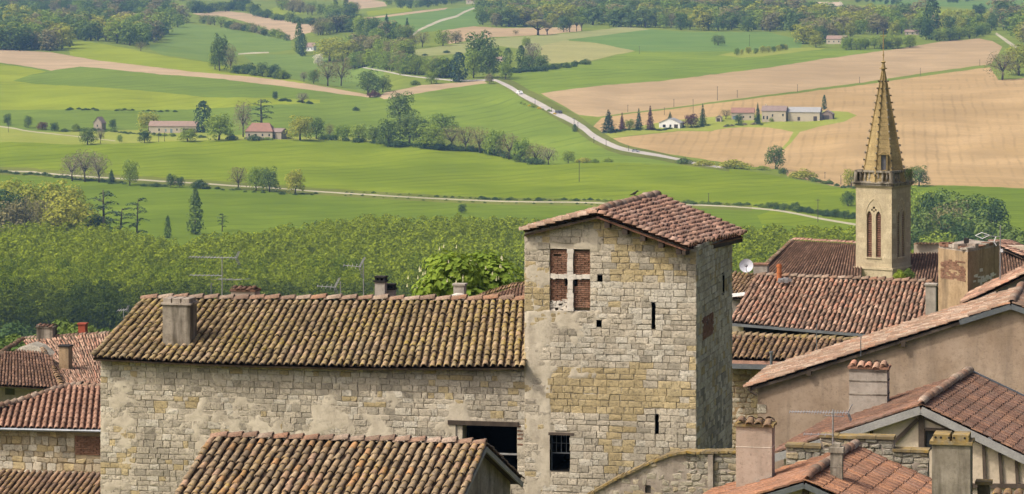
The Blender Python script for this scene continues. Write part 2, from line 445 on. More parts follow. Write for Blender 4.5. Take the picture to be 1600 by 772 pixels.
def build_land():
    verts, faces, seen = [], [], {}
    def vid(p):
        k = (round(p[0], 2), round(p[1], 2))
        if k not in seen:
            seen[k] = len(verts); verts.append(Vector(k))
        return seen[k]
    for name, mat, pts, label in FIELDS:
        ids = []
        for i, p in enumerate(pts):                 # long edges are divided so that they follow the land
            q = pts[(i + 1) % len(pts)]
            n = max(1, int(math.hypot(q[0] - p[0], (q[1] - p[1]) * 2) / 9))
            for k in range(n):
                ex, ey = p[0] + (q[0] - p[0]) * k / n, p[1] + (q[1] - p[1]) * k / n
                wob = 0.35 * noise.noise(Vector((ex * .2, ey * .2, 9))) if name in ('road', 'track', 'lane') else 0.8 * noise.noise(Vector((ex * .07, ey * .07, 2))) + 0.45 * noise.noise(Vector((ex * .23, ey * .23, 6)))
                v = vid((ex, ey + wob))
                if not ids or ids[-1] != v: ids.append(v)
        faces.append(ids)
    rows = [-28, -24, -20, -15, -10, -6] + [y * 1.0 for y in range(-2, 300, 4)] + list(range(300, 531, 10))
    for y in rows:
        for x in range(-500, 2101, 20):
            vid((x + 0.37, y + 0.13 if -28 < y < 530 else y))
    vid((-500, -28)); vid((2100, -28)); vid((-500, 530)); vid((2100, 530))
    edges = [(ids[i], ids[(i + 1) % len(ids)]) for ids in faces for i in range(len(ids))]
    vo, eo, fo, ov, oe, of = delaunay_2d_cdt(verts, [e for e in set(edges) if e[0] != e[1]], [], 0, 0.01)
    cen = np.array([[sum(vo[i].x for i in f) / len(f), sum(vo[i].y for i in f) / len(f)] for f in fo])
    owner = np.full(len(fo), -1)
    for k, ids in enumerate(faces):
        owner[in_poly(cen, [verts[i] for i in ids])] = k
    wv = [G(v.x, v.y) for v in vo]
    wn_ = []
    for v in vo:
        n = (G(v.x + 3, v.y) - G(v.x - 3, v.y)).cross(G(v.x, max(-28, v.y - 1.5)) - G(v.x, v.y + 1.5)).normalized()
        wn_.append(n if n.z > 0 else -n)
    buckets = {}
    for f, key in zip(fo, owner):
        buckets.setdefault(int(key), []).append(f)
    for key, fl in buckets.items():
        used = {}
        vv, ff = [], []
        for f in fl:
            g = []
            for i in f:
                if i not in used:
                    used[i] = len(vv); vv.append(wv[i])
                g.append(used[i])
            ff.append(g)
        if key < 0:
            nm, mt, lb = 'valley_ground', 'meadow', 'grassy valley ground between fields, woods and hedges'
        else:
            nm, mt, _, lb = FIELDS[key]
        me = mesh(nm, vv, ff, FM[mt], smooth=True)
        nn = [wn_[i] for i in used]
        o = bpy.data.objects.new(nm, me); link(o)
        tag(o, lb, kind='structure')
        # faces look up
        if len(me.polygons) and me.polygons[0].normal.z < 0:
            me.flip_normals()
        me.normals_split_custom_set_from_vertices(nn)

build_land()

HZ = [(990, -108), (935, -105), (800, -98), (600, -81), (400, -54), (250, -36), (150, -23), (120, -18.5), (60, -18), (0, -18), (-60, -18)]
def hill_z(d):
    ds = [p[0] for p in HZ][::-1]; zs = [p[1] for p in HZ][::-1]
    return ZC + float(np.interp(d, ds, zs))
def build_hill():
    v, f = [], []
    ds = [-60, -20, 0, 30, 60, 90, 110, 120, 135, 150, 175, 200, 250, 300, 350, 400, 500, 600, 700, 800, 880, 935, 980]
    xs = np.linspace(-330, 330, 45)
    for d in ds:
        for x in xs:
            k = max(0.0, min(1.0, (d - 120) / 300.0))
            v.append(Vector((x * (0.4 + 0.6 * min(1, max(0, d) / 900.0)), d, hill_z(d) + k * 2.0 * noise.noise(Vector((x * .02, d * .02, 1))) - (0.3 if d > 900 else 0))))
    n = len(xs)
    for i in range(len(ds) - 1):
        for j in range(n - 1):
            f.append((i * n + j, i * n + j + 1, (i + 1) * n + j + 1, (i + 1) * n + j))
    tag(obj('hillside', v, f, FM['rough'], smooth=True), 'grassy village hillside falling from the houses to the poplars', kind='structure')
build_hill()
# ================================================================ trees
def leaf_mat(name, a, b, trans=0.35):
    """a, b: two leaf colours, mixed tree by tree and leaf by leaf"""
    m, t, out = nt(name)
    oi = t.nodes.new('ShaderNodeObjectInfo'); g = t.nodes.new('ShaderNodeNewGeometry')
    pn = pos_noise(t, 0.35, 3, 0.6)
    f = math_n(t, 'ADD', math_n(t, 'MULTIPLY', oi.outputs['Random'], 0.55), math_n(t, 'MULTIPLY', g.outputs['Random Per Island'], 0.45))
    c = mix(t, f, a, b)
    c = mix(t, ramp(t, pn, [(0.3, g3(0.5)), (0.62, g3(0))]).outputs[0], c, tuple(x * 0.6 for x in a))
    d = N(t, 'ShaderNodeBsdfDiffuse'); L(t, c, d.inputs[0])
    tr = N(t, 'ShaderNodeBsdfTranslucent'); L(t, mix(t, 1.0, c, (1.0, 1.0, 0.6), 'MULTIPLY'), tr.inputs[0])
    ms = N(t, 'ShaderNodeMixShader'); ms.inputs[0].default_value = trans
    L(t, d.outputs[0], ms.inputs[1]); L(t, tr.outputs[0], ms.inputs[2]); L(t, ms.outputs[0], out.inputs[0])
    return m

LM = {
    'yellow': leaf_mat('yellow green leaves', (0.29, 0.32, 0.05), (0.43, 0.42, 0.07)),
    'fresh': leaf_mat('fresh green leaves', (0.16, 0.25, 0.04), (0.33, 0.39, 0.06), .3),
    'mid': leaf_mat('mid green leaves', (0.078, 0.135, 0.036), (0.19, 0.25, 0.06), .26),
    'dark': leaf_mat('dark green leaves', (0.051, 0.094, 0.036), (0.102, 0.160, 0.051)),
    'blue': leaf_mat('blue green needles', (0.043, 0.080, 0.046), (0.080, 0.123, 0.065), .15),
    'brown': leaf_mat('opening tan buds', (.21, .19, .085), (.31, .285, .12), .25),
    'grey': leaf_mat('bare grey twigs', (0.217, 0.189, 0.145), (0.319, 0.275, 0.174), .1),
    'purple': leaf_mat('purple leaves', (0.102, 0.043, 0.051), (0.174, 0.080, 0.072)),
    'white': leaf_mat('white blossom', (0.650, 0.620, 0.500), (0.750, 0.720, 0.620)),
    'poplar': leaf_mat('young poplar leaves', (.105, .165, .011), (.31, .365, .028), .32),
    'poplar_dark': leaf_mat('darker poplar leaves', (.045, .075, .010), (.15, .19, .022), .25),  # darker leaf colour for the nearest plantation rows
    'candle': leaf_mat('cream flower candles', (0.620, 0.600, 0.360), (0.720, 0.700, 0.480)),
    'gorse': leaf_mat('yellow gorse flowers', (0.620, 0.480, 0.030), (0.720, 0.580, 0.050)),
}
BARK = simple_mat('bark', (.11, .085, .06), (.055, .042, .03), 4.0)

def rdir(r):
    z = r.uniform(-1, 1); t = r.uniform(0, 2 * math.pi); s = math.sqrt(1 - z * z)
    return Vector((s * math.cos(t), s * math.sin(t), z))

def leaf_quad(v, f, c, n, size, r, el=1.0):
    n = n.normalized()
    u = n.orthogonal().normalized()
    u.rotate(Matrix.Rotation(r.uniform(0, 6.28), 3, n))
    w = n.cross(u)
    k = len(v); a = size * r.uniform(.7, 1.25); b = a * r.uniform(.6, .95) * el
    bend = n * a * 0.25
    v += [c - u * a - bend, c - w * b, c + u * a - bend, c + w * b]
    f.append((k, k + 1, k + 2, k + 3))

def blob_crown(seed, n, blobs, size, outward=0.86):
    """leaves spread over the outer shells of several blobs (cx, cy, cz, rx, ry, rz)"""
    r = random.Random(seed); v, f = [], []
    wts = [b[3] * b[5] for b in blobs]; tot = sum(wts)
    for b, w in zip(blobs, wts):
        for _ in range(max(6, int(n * w / tot))):
            d = rdir(r)
            if d.z < -0.35 and r.random() < 0.6: d.z = -d.z
            k = r.uniform(0.72, 1.06)
            c = Vector((b[0] + d.x * b[3] * k, b[1] + d.y * b[4] * k, b[2] + d.z * b[5] * k))
            leaf_quad(v, f, c, d * outward + rdir(r) * (1 - outward) * 1.4 + Vector((0, 0, .25)), size, r)
    return v, f

def round_blobs(seed, w=0.5, base=0.18, top=1.0, k=15, dome=False):
    r = random.Random(seed); out = []
    for i in range(k):
        t = (i + .5) / k
        z = base + (top - base) * (0.12 + 0.74 * t) + r.uniform(-.04, .04)
        h = (z - base) / (top - base)
        prof = math.sqrt(max(.05, 1 - ((h - .38) / .66) ** 2))
        a = i * 2.4 + r.uniform(-.4, .4)
        rad = w * prof * r.uniform(.45, .68)
        br = r.uniform(.30, .44) * w * (0.75 + .35 * prof)
        out.append((math.cos(a) * rad, math.sin(a) * rad, z, br, br, br * r.uniform(.75, .95)))
    out.append((0, 0, base + (top - base) * .5, w * .62, w * .62, (top - base) * .36))
    return out

def bush_blobs(seed):
    r = random.Random(seed); out = []
    for i in range(12):
        a = i * 2.4; q = math.sqrt(i / 12) * .42; br = r.uniform(.2, .27)
        out.append((math.cos(a) * q, math.sin(a) * q, .04 + (.5 - .85 * q) * r.uniform(.75, 1.15), br, br, br * 1.1))
    return out

def trunk_geo(seed, h=0.45, r0=0.035, n=5, limbs=5, spread=0.3, top=0.8):
    r = random.Random(seed); m = MB()
    a = Vector((0, 0, -0.03)); b = Vector((r.uniform(-.02, .02), r.uniform(-.02, .02), h))
    m.bar(a, b, r0, 7, r0 * .65)
    for i in range(limbs):
        t = 2 * math.pi * i / max(limbs, 1) + r.uniform(-.4, .4)
        s = a.lerp(b, r.uniform(.55, 1))
        e = Vector((math.cos(t) * spread * r.uniform(.6, 1), math.sin(t) * spread * r.uniform(.6, 1), r.uniform(h + .1, top)))
        mid = s.lerp(e, .5) + Vector((0, 0, .03))
        m.bar(s, mid, r0 * .5, 5, r0 * .35); m.bar(mid, e, r0 * .35, 5, r0 * .12)
    return m.v, m.f

CROWNS, TRUNKS, WHOLE = {}, {}, {}
def add_variant(kind, cv, cf, tv, tf):
    """kind -> list of (crown mesh, trunk mesh, both in one mesh); unit height, leaf material by object slot"""
    i = len(CROWNS.setdefault(kind, []))
    cm = mesh('crown', cv, cf, LM['mid']); tm = mesh('trunk', tv, tf, BARK, smooth=True)
    k = len(cv)
    wm = mesh('tree', list(cv) + list(tv), list(cf) + [tuple(x + k for x in q) for q in tf], [LM['mid'], BARK], [0] * len(cf) + [1] * len(tf))
    CROWNS[kind].append(cm); TRUNKS.setdefault(kind, []).append(tm); WHOLE.setdefault(kind, []).append(wm)

for s in range(5):      # broadleaf, as wide as high
    add_variant('round', *blob_crown(s, 1500, round_blobs(s, .48, .04, 1.0, 18), .030), *trunk_geo(s, .34))
for s in range(3):      # nearer broadleaf, finer leaves
    add_variant('leafy', *blob_crown(140 + s, 7500, round_blobs(140 + s, .48, .04, 1.0, 22), .027), *trunk_geo(140 + s, .34))
for s in range(5):      # small broadleaf for the woods, fewer leaves
    add_variant('wood', *blob_crown(40 + s, 900, round_blobs(40 + s, .46, -.04, 1.0, 13), .037), *trunk_geo(40 + s, .3, .03, limbs=2))
for s in range(3):      # trees in opening bud: thin crown, limbs show
    add_variant('bare', *blob_crown(20 + s, 1300, round_blobs(20 + s, .46, .12, 1.0, 18), .018, .4), *trunk_geo(20 + s, .36, .03, limbs=11, spread=.36, top=.93))
for s in range(3):      # low bush
    add_variant('bush', *blob_crown(60 + s, 800, bush_blobs(60 + s), .045), *trunk_geo(60 + s, .12, .03, limbs=0))
def column(seed, w, n, size, pointed):
    r = random.Random(seed); v, f = [], []
    for _ in range(n):
        z = r.uniform(.03, 1) ** (1.0 if not pointed else 1.15)
        prof = (math.sin(math.pi * min(1, z * .82 + .14)) ** .6) if not pointed else (min(1, z * 9) * (1 - z ** 1.6) ** .55)
        t = r.uniform(0, 6.283); lump = 1 + .22 * math.sin(5 * t + 9 * z + seed) + .12 * math.sin(23 * z + 2 * t)
        rad = w * prof * lump * r.uniform(.7, 1.03)
        c = Vector((math.cos(t) * rad, math.sin(t) * rad, z))
        leaf_quad(v, f, c, Vector((math.cos(t), math.sin(t), .35)) + rdir(r) * .5, size, r)
    return v, f
for s in range(2):
    add_variant('poplar', *column(70 + s, .155, 700, .026, True), *trunk_geo(70 + s, .5, .016, limbs=0))
    add_variant('cypress', *column(80 + s, .23, 800, .028, False), *trunk_geo(80 + s, .3, .02, limbs=0))
def fir(seed, w, n, tiers):
    r = random.Random(seed); v, f = [], []
    for _ in range(n):
        z = 1 - math.sqrt(r.uniform(0.0, .93))
        z = max(.06, z)
        ph = (z * tiers) % 1.0
        rad = w * (1 - z) ** .85 * (1.12 - .5 * ph) * math.sqrt(r.uniform(.25, 1.0))
        t = r.uniform(0, 6.283); rad *= 1 + .2 * math.sin(7 * t + tiers * z * 3)
        c = Vector((math.cos(t) * rad, math.sin(t) * rad, z - .05 * rad / w))
        leaf_quad(v, f, c, Vector((math.cos(t) * .6, math.sin(t) * .6, .8)) + rdir(r) * .45, .026, r)
    return v, f
for s in range(3):
    add_variant('fir', *fir(90 + s, .21, 900, 8 + s), *trunk_geo(90 + s, .8, .018, limbs=0))
def cedar(seed, w, n, plates, lean=0.0):
    r = random.Random(seed); v, f = [], []; tm = MB()
    tm.bar((0, 0, -.02), (lean * .5, 0, .5), .028, 7, .02); tm.bar((lean * .5, 0, .5), (lean, 0, .95), .02, 6, .008)
    for i in range(plates):
        z = .32 + .66 * (i + .3) / plates + r.uniform(-.03, .03)
        t = i * 2.3 + r.uniform(-.5, .5); reach = w * (1.15 - .55 * abs(z - .62) / .4) * r.uniform(.55, 1)
        cx, cy = math.cos(t) * reach * .6 + lean * z, math.sin(t) * reach * .6
        tm.bar((lean * z, 0, z - .06), (cx, cy, z - .01), .010, 5, .004)
        rx = reach * r.uniform(.5, .7)
        for _ in range(n // plates):
            a = r.uniform(0, 6.283); q = math.sqrt(r.random())
            c = Vector((cx + math.cos(a) * rx * q, cy + math.sin(a) * rx * q * .8, z + r.uniform(-.012, .02) - .05 * q * q))
            leaf_quad(v, f, c, Vector((0, 0, 1)) + rdir(r) * .55, .02, r)
    return v, f, tm.v, tm.f
for s in range(3):
    add_variant('cedar', *cedar(100 + s, .36, 700, 9 + s, (.05, -.04, .02)[s]))
add_variant('umbrella', *blob_crown(111, 900, [(math.cos(i * 2.4) * .34 * math.sqrt(i / 9), math.sin(i * 2.4) * .34 * math.sqrt(i / 9), .74 + .1 * math.cos(i), .2, .2, .13) for i in range(10)], .034), *trunk_geo(111, .42, .05, limbs=8, spread=.45, top=.8))
ASPECT = {'leafy': 1.0, 'round': 1.0, 'wood': .9, 'bare': .95, 'bush': 1.15, 'poplar': .31, 'cypress': .47, 'fir': .46, 'cedar': .72, 'umbrella': 1.1}
TRND = random.Random(11)

def set_leaf(o, mat):
    o.material_slots[0].link = 'OBJECT'
    o.material_slots[0].material = LM[mat]

def tree_at(base, kind, H, W, mat, name, label, cat='tree', group=None, parts=True):
    i = TRND.randrange(len(CROWNS[kind]))
    sx = W / ASPECT[kind]
    rot = TRND.uniform(0, 6.283)
    if kind == 'cedar': rot = TRND.choice([0.0, math.pi])
    if parts:
        t = thing(name, label, cat, base, group)
        t.rotation_euler = (0, 0, rot); t.scale = (sx, sx, H)
        c = bpy.data.objects.new('crown', CROWNS[kind][i]); link(c, t); set_leaf(c, mat)
        if kind != 'bush':
            link(bpy.data.objects.new('trunk', TRUNKS[kind][i]), t)
        return t
    o = bpy.data.objects.new(name, WHOLE[kind][i]); link(o)
    o.location = base; o.rotation_euler = (0, 0, rot); o.scale = (sx, sx, H); set_leaf(o, mat)
    return tag(o, label, cat, group)

def tree(px, py, hpx, wpx, kind, mat, label, name=None, group=None, cat='tree', parts=None):
    """a tree whose foot stands on the land at photo position px, py; height and width in photo pixels"""
    d = Dg(px, py); base = P(px, py, d) - Vector((0, 0, .25))
    nm = name or {'round': 'broadleaf_tree', 'wood': 'broadleaf_tree', 'bare': 'budding_tree', 'bush': 'bush', 'poplar': 'poplar_tree', 'cypress': 'cypress_tree', 'fir': 'fir_tree', 'cedar': 'cedar_tree', 'umbrella': 'umbrella_tree'}[kind]
    if cat == 'tree' and kind == 'bush': cat = 'bush'
    return tree_at(base, kind, hpx * 1.06 * d / FPX, wpx * 1.28 * d / FPX, mat, nm, label, cat, group, hpx >= 22 if parts is None else (parts or kind == 'bare'))

# ---- single trees, each with its own description
SINGLE = [
  # left farm
  (11, 196, 19, 13, 'round', 'mid', 'small round tree at the left edge beside the pale drive'),
  (44, 200, 20, 14, 'round', 'mid', 'second small round tree from the left edge beside the drive'),
  (66, 203, 13, 17, 'round', 'purple', 'small purplish tree right of the two drive trees'),
  (85, 205, 14, 14, 'round', 'dark', 'small dark tree beside a low wall left of the dovecote'),
  (118, 201, 12, 12, 'bush', 'fresh', 'light shrub just left of the dovecote'),
  (137, 226, 27, 26, 'round', 'mid', 'larger leafy tree in front of the dovecote'),
  (157, 224, 26, 13, 'bare', 'grey', 'thin greyish tree at the right foot of the dovecote'),
  (176, 201, 15, 12, 'round', 'dark', 'small dark tree right of the dovecote'),
  (187, 222, 12, 9, 'round', 'fresh', 'tiny young tree on the lawn right of the dovecote'),
  (233, 205, 31, 36, 'round', 'yellow', 'big round yellow green tree covering the left end of the long farmhouse'),
  (226, 223, 20, 20, 'round', 'dark', 'dark bush shaped tree in front of the yellow green farm tree'),
  (293, 221, 21, 29, 'round', 'fresh', 'rounded shrub in front of the long farmhouse near the cypress'),
  (317, 207, 47, 22, 'cypress', 'blue', 'tall dark cypress between the two farm houses'),
  (342, 219, 41, 44, 'round', 'fresh', 'large pale green leafy tree right of the dark farm cypress'),
  (363, 219, 13, 17, 'bush', 'dark', 'dark bush under the pale green tree at the farm'),
  (380, 214, 55, 28, 'bare', 'grey', 'tall thin bare tree left of the farm cedar'),
  (409, 204, 50, 44, 'cedar', 'blue', 'dark spreading cedar standing over the red roofed farm house'),
  (397, 219, 12, 26, 'bush', 'dark', 'clipped dark green bush before the red roofed farm house'),
  (418, 218, 6, 18, 'bush', 'fresh', 'low hedge bush before the right end of the red roofed house'),
  (448, 216, 10, 16, 'bush', 'dark', 'dark low bush right of the red roofed house'),
  (469, 219, 38, 40, 'round', 'yellow', 'golden green round tree casting a shadow right of the red roofed house'),
  (494, 216, 32, 26, 'round', 'mid', 'blue green bushy tree right of the golden tree'),
  (515, 217, 24, 16, 'bare', 'brown', 'thin budding tree behind the bushy tree at the farm'),
  (535, 219, 24, 28, 'round', 'fresh', 'pale leafy tree starting the row right of the farm'),
  (560, 221, 27, 28, 'round', 'fresh', 'second pale leafy tree in the row right of the farm'),
  (585, 223, 27, 24, 'round', 'mid', 'greyish green tree ending the row right of the farm'),
  (430, 156, 14, 9, 'round', 'dark', 'dark pointed tree at the left end of the hedge in the barley'),
  (473, 161, 17, 20, 'bare', 'grey', 'pale bare tree on the hedge in the barley field'),
  (556, 173, 9, 10, 'bush', 'dark', 'lone dark bush in the barley field'),
  # centre grove
  (625, 192, 48, 40, 'round', 'mid', 'tall tree at the top of the central grove'),
  (607, 228, 42, 34, 'round', 'mid', 'left tree of the central grove in front of the tall one'),
  (640, 226, 52, 46, 'round', 'mid', 'broad grey green tree in the middle of the central grove'),
  (625, 229, 14, 36, 'bush', 'dark', 'dark bush at the foot of the central grove'),
  (655, 228, 44, 30, 'round', 'mid', 'right grey green tree of the central grove'),
  (674, 232, 38, 42, 'round', 'fresh', 'bright green tree left in the row right of the grove'),
  (690, 205, 28, 46, 'round', 'fresh', 'flat topped tree behind the bright tree of the row'),
  (705, 233, 36, 34, 'bare', 'brown', 'brown budding tree beside the bright tree of the row'),
  (728, 236, 40, 34, 'bare', 'brown', 'tall brown budding tree in the middle of the row'),
  (750, 239, 40, 34, 'bare', 'brown', 'fourth brown budding tree of the row'),
  (772, 243, 40, 34, 'round', 'fresh', 'yellowish green tree in the middle of the row'),
  (795, 249, 40, 36, 'bare', 'brown', 'brown budding tree right of the yellowish one'),
  (816, 253, 36, 30, 'round', 'fresh', 'dense green tree near the right end of the row'),
  (838, 256, 32, 32, 'bare', 'brown', 'last brown budding tree before the row ends'),
  (857, 257, 28, 26, 'bare', 'grey', 'greyish bare tree ending the row at the right'),
  (888, 255, 20, 20, 'round', 'fresh', 'small bushy tree right of the row end'),
  (912, 254, 12, 22, 'bush', 'yellow', 'light bush with pale leaves right of the row end'),
  (930, 254, 9, 12, 'bush', 'fresh', 'small round bush left of the utility pole'),
  (950, 253, 9, 16, 'bush', 'fresh', 'small round bush right of the utility pole'),
  (898, 206, 12, 7, 'cypress', 'dark', 'small dark shrub by the road bend'),
  # right farm and roadside
  (951, 207, 36, 26, 'fir', 'blue', 'broad dark fir at the left end of the white house garden'),
  (972, 203, 27, 12, 'fir', 'purple', 'thin purplish conifer right of the broad fir'),
  (984, 202, 16, 16, 'round', 'fresh', 'green tree between the two conifers'),
  (998, 202, 32, 15, 'fir', 'blue', 'tall dark fir left of the white house'),
  (1016, 203, 38, 15, 'fir', 'purple', 'tall reddish conifer touching the white house'),
  (1047, 186, 12, 9, 'fir', 'dark', 'small dark conifer behind the white house'),
  (1080, 199, 21, 23, 'round', 'purple', 'round purple leaved tree right of the white house'),
  (1098, 196, 33, 15, 'fir', 'dark', 'pointed green fir beside the purple tree'),
  (1134, 186, 16, 18, 'bare', 'brown', 'pinkish budding tree left of the red roofed barn'),
  (1154, 193, 15, 14, 'round', 'dark', 'small round dark tree in front of the red roofed barn'),
  (1184, 194, 34, 12, 'fir', 'dark', 'narrow green fir between barn and farmhouse'),
  (1205, 190, 10, 8, 'bush', 'fresh', 'little bush before the farmhouse wall'),
  (1228, 172, 8, 16, 'bush', 'fresh', 'green treetop showing behind the farmhouse roof'),
  (1288, 171, 22, 7, 'poplar', 'dark', 'short dark column tree behind the shed of the right farm'),
  (1212, 264, 36, 30, 'round', 'mid', 'dark green tree standing in the gully below the right farm'),
  (1224, 272, 15, 14, 'bush', 'mid', 'bush at the foot of the gully tree'),
  (1068, 256, 14, 24, 'bush', 'mid', 'dark roadside bush at the lower end of the road'),
  (1100, 259, 13, 30, 'bush', 'yellow', 'yellow green roadside bush right of the dark one'),
  (1148, 263, 19, 46, 'bush', 'yellow', 'long rounded yellow green hedge bush by the road'),
  (1190, 265, 9, 24, 'bush', 'fresh', 'low bush between hedge bush and gully tree'),
  (1256, 280, 22, 38, 'bush', 'yellow', 'bright bush below the ploughed hillside left of the church'),
  (1330, 292, 28, 24, 'round', 'yellow', 'bright tree touching the left side of the church balustrade'),
  (1436, 291, 32, 30, 'round', 'mid', 'green tree touching the right side of the church balustrade'),
  (1325, 322, 24, 22, 'round', 'mid', 'green tree half hidden by the left side of the church tower'),
  (1566, 125, 44, 46, 'bare', 'brown', 'large budding tree on the ploughed field at the right edge'),
  (1592, 118, 48, 46, 'round', 'yellow', 'bright leafy tree behind the budding one at the right edge'),
  # around the track
  (113, 283, 42, 36, 'bare', 'grey', 'left of three big bare trees standing by the track'),
  (133, 284, 50, 40, 'bare', 'grey', 'middle and tallest of three bare trees by the track'),
  (155, 285, 44, 32, 'bare', 'grey', 'right of three big bare trees by the track'),
  (174, 287, 23, 16, 'fir', 'dark', 'small dark conical tree right of the three bare trees'),
  (203, 290, 40, 25, 'round', 'fresh', 'upright fresh green tree on the track verge'),
  (244, 292, 10, 16, 'bush', 'dark', 'low dark bush left of the pair of shrubs on the verge'),
  (267, 293, 22, 15, 'round', 'dark', 'dark shrub with a light top beside the track'),
  (281, 293, 18, 15, 'round', 'dark', 'dark rounded shrub right of the light topped one'),
  (313, 295, 20, 26, 'bush', 'dark', 'dark spreading bush beside the track'),
  (372, 296, 37, 30, 'bare', 'brown', 'left tree of the group of three by the track'),
  (400, 298, 38, 30, 'round', 'fresh', 'middle tree of the group of three by the track'),
  (421, 300, 39, 30, 'round', 'mid', 'right tree of the group of three by the track'),
  (461, 303, 38, 30, 'round', 'yellow', 'single yellow green tree right of the group of three'),
  (722, 333, 15, 13, 'round', 'dark', 'lone small dark tree at the edge of the plantation'),
  (305, 366, 68, 21, 'poplar', 'mid', 'tall column shaped poplar rising above the plantation'),
  (262, 372, 34, 10, 'poplar', 'mid', 'small thin poplar left of the tall one'),
  (347, 362, 30, 18, 'cedar', 'blue', 'small ragged pine right of the tall poplar'),
  # by the top left
  (220, 80, 15, 18, 'bare', 'brown', 'small budding tree at the foot of the top left wood'),
  (343, 110, 56, 26, 'round', 'mid', 'tall leafy tree beside the field in the dip'),
  (336, 108, 30, 20, 'round', 'fresh', 'light tree at the foot of the tall leafy one in the dip'),
  (360, 112, 42, 22, 'bare', 'brown', 'budding tree right of the tall leafy one in the dip'),
  (467, 84, 50, 13, 'poplar', 'mid', 'tall poplar beside the upper cottage'),
  (473, 88, 34, 12, 'cypress', 'blue', 'dark cypress in front of the upper cottage'),
  (497, 103, 19, 16, 'round', 'white', 'white blossoming tree below the upper cottage'),
  (515, 97, 38, 46, 'round', 'yellow', 'big yellowish round tree right of the upper cottage'),
  (540, 96, 34, 40, 'round', 'yellow', 'second yellowish round tree right of the upper cottage'),
  (524, 22, 26, 8, 'poplar', 'mid', 'thin poplar near the top left of the lane field'),
  (541, 26, 34, 10, 'poplar', 'mid', 'tall poplar near the top left of the lane field'),
  (475, 128, 17, 12, 'bare', 'grey', 'bare shrub on the brown strip end'),
  (512, 134, 40, 34, 'bare', 'brown', 'tall brown budding tree above the brown strip end'),
  (533, 134, 44, 30, 'bare', 'brown', 'right budding tree above the brown strip end'),
  (490, 130, 22, 16, 'round', 'mid', 'green tree left of the budding pair'),
  (575, 148, 38, 34, 'round', 'mid', 'big grey green bush shaped tree left of the brown field'),
  (598, 144, 26, 26, 'round', 'mid', 'right half of the bush group left of the brown field'),
  (584, 152, 15, 18, 'bush', 'purple', 'purplish bush at the foot of the bush group'),
  (604, 44, 23, 14, 'fir', 'dark', 'dark fir below the lane field'),
  (636, 50, 22, 12, 'fir', 'dark', 'second dark fir left of the lane'),
  # road junction
  (717, 128, 44, 23, 'cypress', 'blue', 'massive dark cypress beside the road junction'),
  (674, 131, 20, 18, 'round', 'fresh', 'small round tree left of the massive cypress'),
  (648, 133, 11, 15, 'bush', 'mid', 'low bush left of the small round roadside tree'),
  (752, 112, 62, 48, 'round', 'mid', 'very large tree towering over the road junction'),
  (740, 122, 46, 24, 'round', 'fresh', 'pale tree at the left foot of the very large tree'),
  (765, 122, 52, 34, 'round', 'mid', 'dense tree at the right foot of the very large tree'),
  (765, 131, 16, 13, 'round', 'brown', 'small brownish tree on the road bend'),
  (790, 124, 28, 20, 'round', 'fresh', 'round green tree right of the road junction'),
  (793, 100, 24, 14, 'cypress', 'mid', 'narrow green tree behind the round junction tree'),
  (814, 108, 35, 13, 'cypress', 'dark', 'dark narrow cypress right of the junction'),
  (832, 106, 40, 28, 'bare', 'grey', 'grey leafy tree right of the narrow cypress'),
  (826, 110, 24, 22, 'round', 'mid', 'dense low tree right of the junction cypress'),
  (845, 108, 22, 24, 'round', 'mid', 'tree at the left end of the dark hedge'),
  (822, 75, 18, 14, 'round', 'fresh', 'small light tree above the junction grove'),
  (698, 83, 7, 10, 'bush', 'dark', 'single dark bush on the pale pasture'),
  (664, 87, 5, 9, 'bush', 'dark', 'tiny dark bush on the pale pasture'),
  (841, 55, 25, 37, 'umbrella', 'brown', 'umbrella shaped budding tree on the brown field'),
  (855, 54, 18, 18, 'umbrella', 'brown', 'smaller umbrella shaped tree beside the first'),
  (806, 54, 8, 11, 'bare', 'brown', 'tiny pinkish tree on the brown field'),
  (881, 50, 26, 19, 'round', 'mid', 'left and densest of four park trees below the wood'),
  (890, 50, 24, 13, 'umbrella', 'fresh', 'second of four park trees below the wood'),
  (901, 49, 24, 13, 'umbrella', 'fresh', 'third of four park trees below the wood'),
  (909, 48, 22, 14, 'umbrella', 'fresh', 'rightmost of four park trees below the wood'),
  (712, 68, 20, 20, 'round', 'brown', 'small brown tree on the left of the brown field'),
  (692, 72, 25, 24, 'round', 'fresh', 'green tree left of the small brown tree'),
  (660, 74, 26, 22, 'bare', 'brown', 'budding tree at the foot of the pale lane'),
  (646, 76, 22, 16, 'bare', 'brown', 'thin budding tree left of the pale lane foot'),
  (1122, 71, 17, 22, 'round', 'mid', 'lone leafy tree in the blue green field'),
  (1456, 62, 64, 24, 'cypress', 'dark', 'very tall dark tree among the top right gardens'),
  (1447, 62, 30, 18, 'round', 'dark', 'dark tree left of the very tall one'),
  (1530, 26, 20, 22, 'round', 'dark', 'dark tree beside the yellow green field'),
]
row2 = [
  (565, 70, 22, 24, 'round', 'mid', 'rounded tree above the roadside row near its left end'), (590, 68, 24, 26, 'round', 'fresh', 'light rounded tree above the middle of the roadside row'),
  (1300, 58, 24, 26, 'round', 'mid', 'tree close behind the pale red villa'), (1275, 74, 20, 22, 'round', 'yellow', 'bright tree left of the pale red villa'), (1283, 66, 26, 24, 'round', 'mid', 'grey green tree between bright tree and villa'),
]
SINGLE += row2
for rec in SINGLE:
    tree(*rec)

